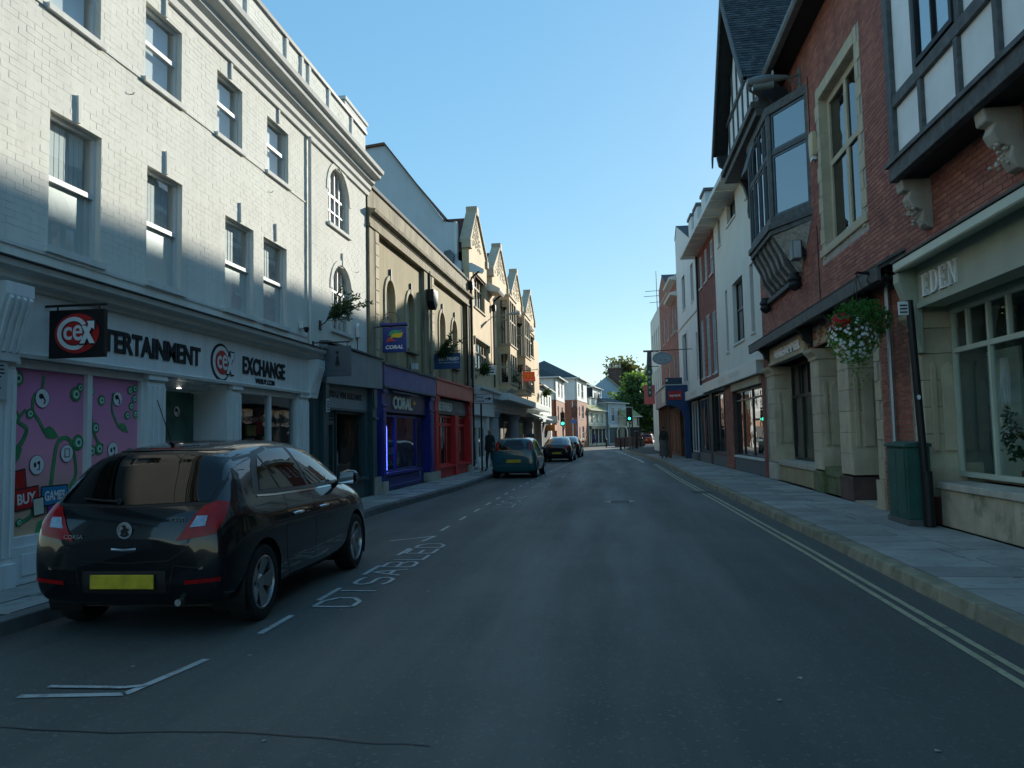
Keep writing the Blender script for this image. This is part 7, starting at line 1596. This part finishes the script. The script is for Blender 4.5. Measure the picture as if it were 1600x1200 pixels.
    for x in wheels:
        for s in (-1, 1):
            if wl is None:
                R = rwheel; W = root('wheel', '', ''); del W['label']; del W['category']
                prof = [(R*.70, -.095), (R*.86, -.105), (R*.955, -.095), (R, -.07), (R, .07), (R*.955, .095), (R*.86, .105), (R*.70, .095)]
                def spin(prof, mm, nm, n=36, sm=True):
                    m = M(); P = [(rr*cos(2*pi*j/n), yy, rr*sin(2*pi*j/n)) for rr, yy in prof for j in range(n)]; k = len(prof)
                    m.add(P, [(i*n+j, i*n+(j+1) % n, (i+1)*n+(j+1) % n, (i+1)*n+j) for i in range(k-1) for j in range(n)]); o_ = m.build(nm, mm, None, smooth=sm); o_.parent = W; return o_
                spin(prof, mat('rubber'), 'tyre'); spin([(R*.70, .09), (R*.72, .06), (R*.70, -.095), (R*.66, -.10), (R*.63, -.06), (R*.62, .06)], mat('alloy'), 'rim')
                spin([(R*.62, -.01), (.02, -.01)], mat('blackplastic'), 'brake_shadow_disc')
                m = M()
                for j in range(5):
                    for dlt in (-.17, .17):
                        t = 2*pi*j/5+dlt+.2; t2 = 2*pi*j/5+dlt*1.05+.2; c_, s_ = cos(t), sin(t); p_ = (-s_, c_)
                        P = [(c_*rr+p_[0]*ww, yy, s_*rr+p_[1]*ww) for rr, y0_, y1_, wd_ in ((.045, -.060, -.03, .026), (R*.66, -.085, -.05, .034)) for yy in (y0_, y1_) for ww in (-wd_, wd_)]
                        m.hexa(P)
                P0 = m; P0.build('spokes', mat('alloy'), None, bevel=.006).parent = W
                spin([(.001, -.075), (.05, -.075), (.065, -.06), (.065, -.02)], mat('alloy'), 'hub_cap', 16)
                w = W
            else: w = copy_tree(wl)
            wl = wl or w; w.parent = r; w.location = (x, s*(width-.115), rwheel)
            w.rotation_euler = (0, 0.3*x, pi if s > 0 else 0)
    for x in wheels:
        for s in (-1, 1):
            m = M(); n = 20; R = rwheel+.05
            m.add([(x+R*cos(pi*j/n*1.3-.47), s*yy, .30+R*sin(pi*j/n*1.3-.47)) for yy in (width-.02, width-.30) for j in range(n+1)], [(j, j+1, n+2+j, n+1+j) for j in range(n)]).build('arch_liner', mat('blackplastic'), None, fix=False).parent = r
    M().box(WORLD, .35, L-.4, -width+.2, width-.2, .17, .22).build('underbody', mat('blackplastic'), None).parent = r
    detail(r, patch, seam, cast)
    r.location = loc; r.rotation_euler = (0, 0, radians(90+yawdeg))
    if name == 'parked_hatchback' and group is None: r.scale = (1.02, 1.02, 1.05)
    return r
BL = mat('blackplastic'); GLS = MATS['carglass']
CORSA = [(0.020, 0.400, 0.600, 0.620, 0.560, 0.460, 0.740), (0.050, 0.270, 0.770, 0.780, 0.710, 0.600, 0.900), (0.130, 0.220, 0.825, 0.900, 0.770, 0.600, 1.020), (0.300, 0.200, 0.852, 0.955, 0.790, 0.580, 1.210), (0.440, 0.190, 0.860, 0.970, 0.790, 0.555, 1.370), (0.600, 0.185, 0.864, 0.965, 0.790, 0.545, 1.415),
         (1.000, 0.180, 0.868, 0.955, 0.800, 0.555, 1.462), (1.550, 0.175, 0.868, 0.945, 0.805, 0.565, 1.482), (2.100, 0.175, 0.868, 0.935, 0.805, 0.560, 1.462), (2.550, 0.175, 0.866, 0.930, 0.800, 0.545, 1.375), (2.900, 0.180, 0.860, 0.925, 0.790, 0.550, 1.220), (3.200, 0.190, 0.850, 0.920, 0.775, 0.555, 1.040), (3.500, 0.200, 0.830, 0.860, 0.750, 0.560, 0.930),
         (3.750, 0.230, 0.780, 0.760, 0.690, 0.500, 0.820), (3.930, 0.280, 0.680, 0.660, 0.580, 0.420, 0.700), (3.990, 0.360, 0.550, 0.560, 0.460, 0.340, 0.600)]
def corsa_detail(r, patch, seam, cast):
    # side glass
    sh = patch('window_surround', [(.62, 1.02), (.80, 1.24), (.98, 1.36), (1.3, 1.405), (1.8, 1.405), (2.2, 1.375), (2.55, 1.27), (3.02, .985), (2.0, .985), (1.0, 1.0)], 'R', mat('black'), .002, two=True)
    for p in ([(.76, 1.04), (.90, 1.22), (1.00, 1.31), (1.12, 1.04)], [(1.16, 1.03), (1.03, 1.33), (1.3, 1.375), (1.66, 1.38), (1.80, 1.02)], [(1.88, 1.02), (1.74, 1.38), (2.15, 1.355), (2.48, 1.26), (2.80, 1.06), (2.84, 1.015)]):
        patch('side_window', p, 'R', GLS, .005, two=True)
    seam([(.66, 1.0), (1.0, .985), (2.0, .972), (3.02, .972)], 'R', .014, mat('chrome'), .007, 'waist_trim', True)
    seam([(1.20, 1.0), (1.14, .80), (1.10, .62), (1.14, .40), (1.28, .28)], 'R', .007, None, .002, 'door_gap', True); seam([(1.84, 1.0), (1.84, .5), (1.88, .24)], 'R', .007, None, .002, 'door_gap', True)
    seam([(2.86, .98), (2.84, .6), (2.72, .24)], 'R', .007, None, .002, 'door_gap', True); seam([(1.28, .25), (2.72, .24)], 'R', .008, None, .002, 'sill_gap', True)
    for x in (1.38, 2.06):
        for s in (-1, 1):
            h, n = cast((x, 3*s, .80), (0, -s, 0))
            o_ = M().tube([(x-.09, h.y, .79), (x-.06, h.y+s*.028, .80), (x+.06, h.y+s*.028, .80), (x+.09, h.y, .795)], .015, 8).build('door_handle', mat('chrome'), None, smooth=True); o_.parent = r
    # tailgate
    patch('rear_window_surround', [(-.66, .975), (0, .96), (.66, .975), (.665, 1.12), (.60, 1.34), (.30, 1.375), (-.30, 1.375), (-.60, 1.34), (-.665, 1.12)], 'B', mat('black'), .002)
    patch('rear_window', [(-.625, 1.0), (0, .98), (.625, 1.0), (.63, 1.12), (.565, 1.32), (.28, 1.35), (-.28, 1.35), (-.565, 1.32), (-.63, 1.12)], 'B', GLS, .006)
    seam([(-.64, 1.34), (-.66, 1.1), (-.56, .86), (-.50, .66), (-.36, .575), (0, .555), (.36, .575), (.50, .66), (.56, .86), (.66, 1.1), (.64, 1.34)], 'B', .008, None, .002, 'tailgate_gap')
    h, n = cast((-3, 0, 1.405), (1, 0, 0)); M().box(WORLD, h.x-.012, h.x+.02, -.15, .15, 1.392, 1.410).build('brake_light', mat('lensred'), None, bevel=.004).parent = r
    seam([(-.50, 1.385), (0, 1.392), (.50, 1.385)], 'B', .012, mat('black'), .006, 'spoiler_lip')
    # lights wrap round the corners
    for sgn in (-1, 1):
        pass
    A = radians(38)
    patch('tail_light', [(.345, .72), (.60, .765), (.67, .86), (.735, .985), (.64, 1.0), (.545, .965), (.46, .885)], A, mat('lensred'), .008, two=True)
    patch('reversing_light', [(.44, .815), (.54, .825), (.56, .895), (.49, .895)], A, mat('lensclear'), .012, two=True)
    # plate, badge, wiper, lettering
    patch('plate_recess', [(-.34, .335), (.34, .335), (.34, .50), (-.34, .50)], 'B', mat('blackplastic'), .003)
    M().box(WORLD, -.012, .004, -.26, .26, .37, .475).build('number_plate', mat('plateyellow'), None, bevel=.006).parent = r
    h, n = cast((-3, 0, .80), (1, 0, 0)); fr = F((h.x, 0), (0, -1), (-1, 0)); bx = h.x
    B_ = M().ring(fr, 0, .80, .062, .062, .010, .002, .014, 28).build('badge_ring', mat('chrome'), None); B_.parent = r
    M().disc(fr, 0, .80, .052, .052, .001, .006, 24).build('badge_field', mat('alloy'), None).parent = r
    M().prism(fr, [(-.03, .77), (.0, .775), (.035, .765), (.02, .79), (.04, .81), (.015, .815), (.0, .84), (-.03, .835), (-.012, .815), (-.035, .80)], .006, .011).build('badge_emblem', mat('black'), None).parent = r
    for w_, a0_, a1_, z_ in (('CORSA', -.50, -.34, .74), ('CDTi', .36, .48, .86)):
        h, n = cast((-3, -(a0_+a1_)/2, z_), (1, 0, 0)); h2, n2 = cast((-3, -a1_, z_), (1, 0, 0)); h3, n3 = cast((-3, -a0_, z_), (1, 0, 0)); u_ = Vector((h2.x-h3.x, -(a1_-a0_), 0)).normalized()
        text(w_, F((h3.x, h3.y), (u_.x, u_.y), (-1, 0)), 0, a1_-a0_, z_, z_+.03, .008, mat('chrome'), r, th=.004)
    m = M(); P = []
    for y, z in ((.10, 1.01), (.25, 1.018), (.42, 1.035)): 
        h, n = cast((-3, y, z), (1, 0, 0)); P.append((h.x-.03, y, z))
    m.tube(P, .012, 6, .006); m.tube([(P[0][0]+.04, P[0][1], P[0][2]-.01), P[0]], .022, 8); m.build('rear_wiper', BL, None).parent = r
    M().tube([(.02, -.10, .66), (.01, 0, .655), (.02, .10, .66)], .014, 8).build('tailgate_handle', mat('chrome'), None).parent = r
    patch('bumper_reflector', [(.40, .40), (.64, .42), (.64, .45), (.40, .43)], A, mat('lensred'), .006, two=True)
    seam([(-.62, .52), (-.4, .54), (-.36, .335), (.36, .335), (.4, .54), (.62, .52)], 'B', .008, None, .002, 'bumper_gap')
    # mirrors, aerial, exhaust, antenna, roof rails, fuel flap
    for s in (-1, 1):
        h, n = cast((2.72, 3*s, 1.02), (0, -s, 0))
        m = M(); K = []
        for yy, rx, rz in ((.05, .05, .045), (.10, .09, .07), (.17, .10, .085), (.24, .09, .075), (.27, .05, .045)):
            K.append([(2.72+rx*cos(t)*.9, s*(abs(h.y)+yy), 1.04+rz*sin(t)) for t in [2*pi*i/14 for i in range(14)]])
        V_ = [p for k in K for p in k]; m.add(V_, [(i*14+j, i*14+(j+1) % 14, (i+1)*14+(j+1) % 14, (i+1)*14+j) for i in range(4) for j in range(14)]+[tuple(range(14)), tuple(range(69, 55, -1))])
        o_ = m.build('wing_mirror', PB, None, smooth=True); o_.parent = r
        M().tube([(2.74, h.y-s*.03, .98), (2.73, h.y+s*.09, .99)], .025, 8).build('mirror_stalk', BL, None).parent = r
        M().quad((2.63, s*(abs(h.y)+.08), .98), (2.63, s*(abs(h.y)+.25), .98), (2.63, s*(abs(h.y)+.25), 1.10), (2.63, s*(abs(h.y)+.08), 1.10)).build('mirror_glass', mat('mirror', (.5, .55, .6), .03, 0, bump=0, metal=1), None, fix=False).parent = r
    M().tube([(.70, .0, 1.43), (.66, .0, 1.46)], .02, 8, .012).tube([(.67, 0, 1.46), (.45, 0, 1.80)], .004, 5).build('roof_aerial', BL, None).parent = r
    M().tube([(.0, -.45, .27), (.16, -.45, .27)], .026, 10).build('exhaust', mat('alloy'), None).parent = r
    seam([(.62, .86), (.76, .87), (.77, .74), (.63, .73), (.62, .86)], 'R', .005, None, .002, 'fuel_flap_gap')
    patch('windscreen', [(2.62, -.5), (3.02, -.62), (3.02, .62), (2.62, .5)], 'T', GLS, .004)
    seam([(.6, .585), (1.5, .60), (2.4, .59)], 'T', .02, mat('black'), .002, 'roof_gutter', two=True)
    patch('headlight', [(.40, .62), (.62, .66), (.60, .80), (.46, .78)], 'F', mat('lensclear'), .004, two=True)
PB = paint('paint_black', (.003, .004, .006))
car('parked_hatchback', 'glossy black five door hatchback with alloy wheels parked at the kerb nearest the viewer', (-3.83, 5.66, 0), 1.2, CORSA, 4.0, (.66, 3.17), PB, corsa_detail, group=None)
# generic smaller hatch and saloon for the cars further along
HATCH = [(0.02, .42, .60, .62, .56, .50, .80), (.04, .27, .76, .80, .72, .64, .98), (.08, .22, .80, .92, .76, .655, 1.12), (.17, .20, .82, .95, .77, .64, 1.28), (.28, .19, .825, .95, .77, .62, 1.42), (.45, .185, .83, .95, .77, .61, 1.455),
         (1.0, .18, .83, .945, .775, .61, 1.475), (1.6, .175, .83, .935, .775, .61, 1.48), (2.1, .175, .83, .925, .77, .60, 1.44), (2.45, .18, .82, .92, .765, .58, 1.33), (2.8, .19, .81, .91, .75, .57, 1.10), (3.05, .2, .79, .88, .73, .56, .97),
         (3.35, .22, .75, .82, .68, .52, .88), (3.6, .26, .68, .72, .6, .45, .76), (3.72, .34, .56, .6, .48, .36, .64)]
SALOON = [(0.02, .42, .62, .66, .58, .50, .80), (.05, .28, .78, .82, .72, .62, .94), (.20, .22, .83, .90, .77, .60, 1.02), (.45, .20, .85, .93, .78, .58, 1.13), (.8, .19, .86, .93, .79, .56, 1.27), (1.15, .185, .865, .93, .79, .56, 1.375),
          (1.6, .18, .87, .925, .80, .57, 1.43), (2.1, .175, .87, .92, .80, .58, 1.44), (2.6, .175, .87, .915, .795, .57, 1.37), (3.0, .18, .86, .91, .79, .57, 1.18), (3.35, .19, .85, .90, .77, .58, 1.0), (3.7, .20, .83, .84, .74, .55, .92),
          (4.0, .23, .78, .76, .68, .5, .80), (4.2, .28, .68, .66, .58, .42, .70), (4.3, .36, .55, .56, .46, .34, .60)]
def simple_detail(kind, pm):
    def f(r, patch, seam, cast):
        if kind == 'hatch':
            patch('side_window', [(.5, 1.0), (.55, 1.34), (1.35, 1.39), (1.45, .99)], 'R', GLS, .004, two=True, cuts=2); patch('side_window', [(1.55, .99), (1.46, 1.39), (2.0, 1.37), (2.3, 1.25), (2.66, .99)], 'R', GLS, .004, two=True, cuts=2)
            patch('rear_window', [(-.56, 1.02), (.56, 1.02), (.52, 1.36), (-.52, 1.36)], 'B', GLS, .004, cuts=2)
            patch('tail_light', [(.575, .98), (.66, .98), (.65, 1.15), (.60, 1.34), (.535, 1.34), (.57, 1.15)], 'B', mat('lensred'), .008, two=True, cuts=2)
            zp = .62
        else:
            patch('side_window', [(.75, 1.02), (1.1, 1.31), (1.75, 1.36), (1.8, .98)], 'R', GLS, .004, two=True, cuts=2); patch('side_window', [(1.9, .98), (1.86, 1.36), (2.4, 1.32), (3.0, .98)], 'R', GLS, .004, two=True, cuts=2)
            patch('rear_window', [(-.56, 1.05), (.56, 1.05), (.48, 1.33), (-.48, 1.33)], 'B', GLS, .004, cuts=2)
            patch('tail_light', [(.42, .74), (.72, .76), (.74, .90), (.46, .88)], 'B', mat('lensred'), .008, two=True, cuts=2)
            zp = .5
        h, n = cast((-3, 0, zp), (1, 0, 0)); M().box(WORLD, h.x-.02, h.x+.0, -.26, .26, zp-.055, zp+.055).build('number_plate', mat('plateyellow'), None).parent = r
        for s in (-1, 1):
            x = 2.45 if kind == 'hatch' else 2.75; h, n = cast((x, 3*s, 1.0), (0, -s, 0))
            m = M(); K = []
            for yy, rx, rz in ((.03, .04, .04), (.08, .08, .065), (.18, .08, .07), (.22, .04, .04)): K.append([(x+rx*cos(t), s*(abs(h.y)+yy), 1.03+rz*sin(t)) for t in [2*pi*i/10 for i in range(10)]])
            m.add([p for k in K for p in k], [(i*10+j, i*10+(j+1) % 10, (i+1)*10+(j+1) % 10, (i+1)*10+j) for i in range(3) for j in range(10)]+[tuple(range(10)), tuple(range(39, 29, -1))]).build('wing_mirror', pm, None, smooth=True).parent = r
        seam([(1.5, .98), (1.5, .26)], 'R', .01, None, .002, 'door_gap', True); seam([(-.6, .55), (0, .53), (.6, .55)], 'B', .01, None, .002, 'tailgate_gap')
        patch('windscreen', [(2.2, -.48), (2.75, -.58), (2.75, .58), (2.2, .48)] if kind == 'hatch' else [(2.7, -.5), (3.25, -.6), (3.25, .6), (2.7, .5)], 'T', GLS, .004, cuts=2)
    return f
P2 = paint('paint_teal', (.008, .085, .10)); P3 = paint('paint_navyblack', (.008, .010, .016)); P4 = paint('paint_red', (.22, .01, .012))
G_ = 'cars parked along the left kerb'
car('parked_hatchback', 'teal green small hatchback with high red tail lights parked beyond the betting shops', (-3.50, 27.4, 0), -1.0, HATCH, 3.74, (.55, 3.0), P2, simple_detail('hatch', P2), G_, .285, .825)
car('parked_saloon', 'dark blue black sloping backed car parked in front of the teal hatchback', (-3.10, 43.6, 0), -1.5, SALOON, 4.3, (.8, 3.4), P3, simple_detail('saloon', P3), G_, .31, .865)
car('parked_saloon', 'black car farthest along the line of parked cars on the left', (-2.95, 51.2, 0), -2.0, SALOON, 4.3, (.8, 3.4), P3, simple_detail('saloon', P3), G_, .31, .865)
car('distant_hatchback', 'small red car seen far off between the bollards and the right row', (4.55, 103, 0), -12, HATCH, 3.74, (.55, 3.0), P4, simple_detail('hatch', P4), None, .285, .825)
# ================================================================ people
mat('skin', (.35, .20, .14), .5, .05, 3, 0); mat('hair', (.05, .035, .025), .7, .2, 8, 0)
def person(label, x, y, head, H, top, legs, hair='hair', stride=.18, coat=0., shoes='black', z0=.12):
    """one skinned body, walking; head = facing angle about z"""
    s = H/1.75; J = {}; V = []; E = []; R = []
    def j(n, p, r, par=None):
        J[n] = len(V); V.append((p[0]*s, p[1]*s, p[2]*s)); R.append(r*s)
        if par: E.append((J[par], J[n]))
    j('pelvis', (0, 0, .95), .135); j('waist', (0, .01, 1.10), .125, 'pelvis'); j('chest', (0, 0, 1.30), .158, 'waist'); j('neckb', (0, 0, 1.46), .075, 'chest'); j('neck', (0, .01, 1.52), .055, 'neckb')
    j('head', (0, .02, 1.60), .088, 'neck'); j('crown', (0, .01, 1.70), .075, 'head')
    for sd, k in (('l', 1), ('r', -1)):
        f = stride*k
        j('sh'+sd, (k*.155, 0, 1.42), .070, 'chest'); j('el'+sd, (k*.205, -.05-f*.3, 1.15), .055, 'sh'+sd); j('wr'+sd, (k*.21, .05-f*.5, .92), .040, 'el'+sd); j('ha'+sd, (k*.20, .07-f*.5, .84), .038, 'wr'+sd)
        j('hip'+sd, (k*.09, 0, .88), .105, 'pelvis'); j('kn'+sd, (k*.10, f*.6+.04, .50), .068, 'hip'+sd); j('an'+sd, (k*.10, f*1.3-.04*(f < 0), .10), .042, 'kn'+sd); j('to'+sd, (k*.11, f*1.3+.16, .045), .036, 'an'+sd)
    me = bpy.data.meshes.new('t'); me.from_pydata(V, E, []); ob = bpy.data.objects.new('t', me); COL.objects.link(ob)
    md = ob.modifiers.new('k', 'SKIN'); 
    for i, v in enumerate(me.skin_vertices[0].data): v.radius = (R[i], R[i]*.85); v.use_root = (i == 0)
    sb = ob.modifiers.new('s', 'SUBSURF'); sb.levels = sb.render_levels = 2
    dg = bpy.context.evaluated_depsgraph_get(); out = bpy.data.meshes.new_from_object(ob.evaluated_get(dg)); bpy.data.objects.remove(ob)
    out.materials.clear()
    for mm in (mat('skin'), top, legs, mat(shoes), mat(hair)): out.materials.append(mm)
    for p in out.polygons:
        c = p.center; z = c.z/s; ax = abs(c.x)/s
        k = 3 if z < .11 else 2 if z < .94+.0*coat and ax < .2 else 1 if z < 1.50 else 0
        if ax > .2 and z < .95: k = 0 if z < .93 else 1
        if z > 1.56 and (c.y/s < .035 or z > 1.71): k = 4
        p.material_index = k; p.use_smooth = True
    r = root('person', label, 'person', (x, y, z0)); o = bpy.data.objects.new('body', out); COL.objects.link(o); o.parent = r
    if coat:
        m = M(); n = 18
        P = [(ra*s*cos(2*pi*i/n), rb*s*sin(2*pi*i/n), z*s) for ra, rb, z in ((.20, .15, 1.0), (.23, .18, .8), (.25, .22, coat)) for i in range(n)]
        m.add(P, [(q*n+i, q*n+(i+1) % n, (q+1)*n+(i+1) % n, (q+1)*n+i) for q in (0, 1) for i in range(n)]).build('coat_skirt', legs, None, smooth=True, fix=False).parent = r
    r.rotation_euler = (0, 0, head); return r
mat('cloth_dark', (.025, .03, .03), .8, .2, 6, .2); mat('cloth_greybrown', (.10, .105, .10), .85, .15, 5, .2); mat('cloth_blue', (.02, .03, .18), .8, .1, 5, .1); mat('cloth_grey', (.09, .10, .11), .8, .1, 5, .1)
person('person in a dark top and wide grey trousers walking away on the right pavement', 2.78, 42.0, 0, 1.78, mat('cloth_dark'), mat('cloth_greybrown'), stride=.08, coat=.16)
person('person in dark clothes standing on the left pavement beside the teal hatchback', -4.85, 30.6, 2.8, 1.72, mat('cloth_dark'), mat('cloth_dark'), stride=.08)
person('person in grey on the left pavement behind the teal hatchback', -4.75, 45.5, 3.1, 1.80, mat('cloth_grey'), mat('cloth_dark'), stride=.12)
person('person in bright blue clothes walking on the far sunlit corner', -2.05, 94, 1.8, 1.7, mat('cloth_blue'), mat('cloth_blue'), stride=.2)
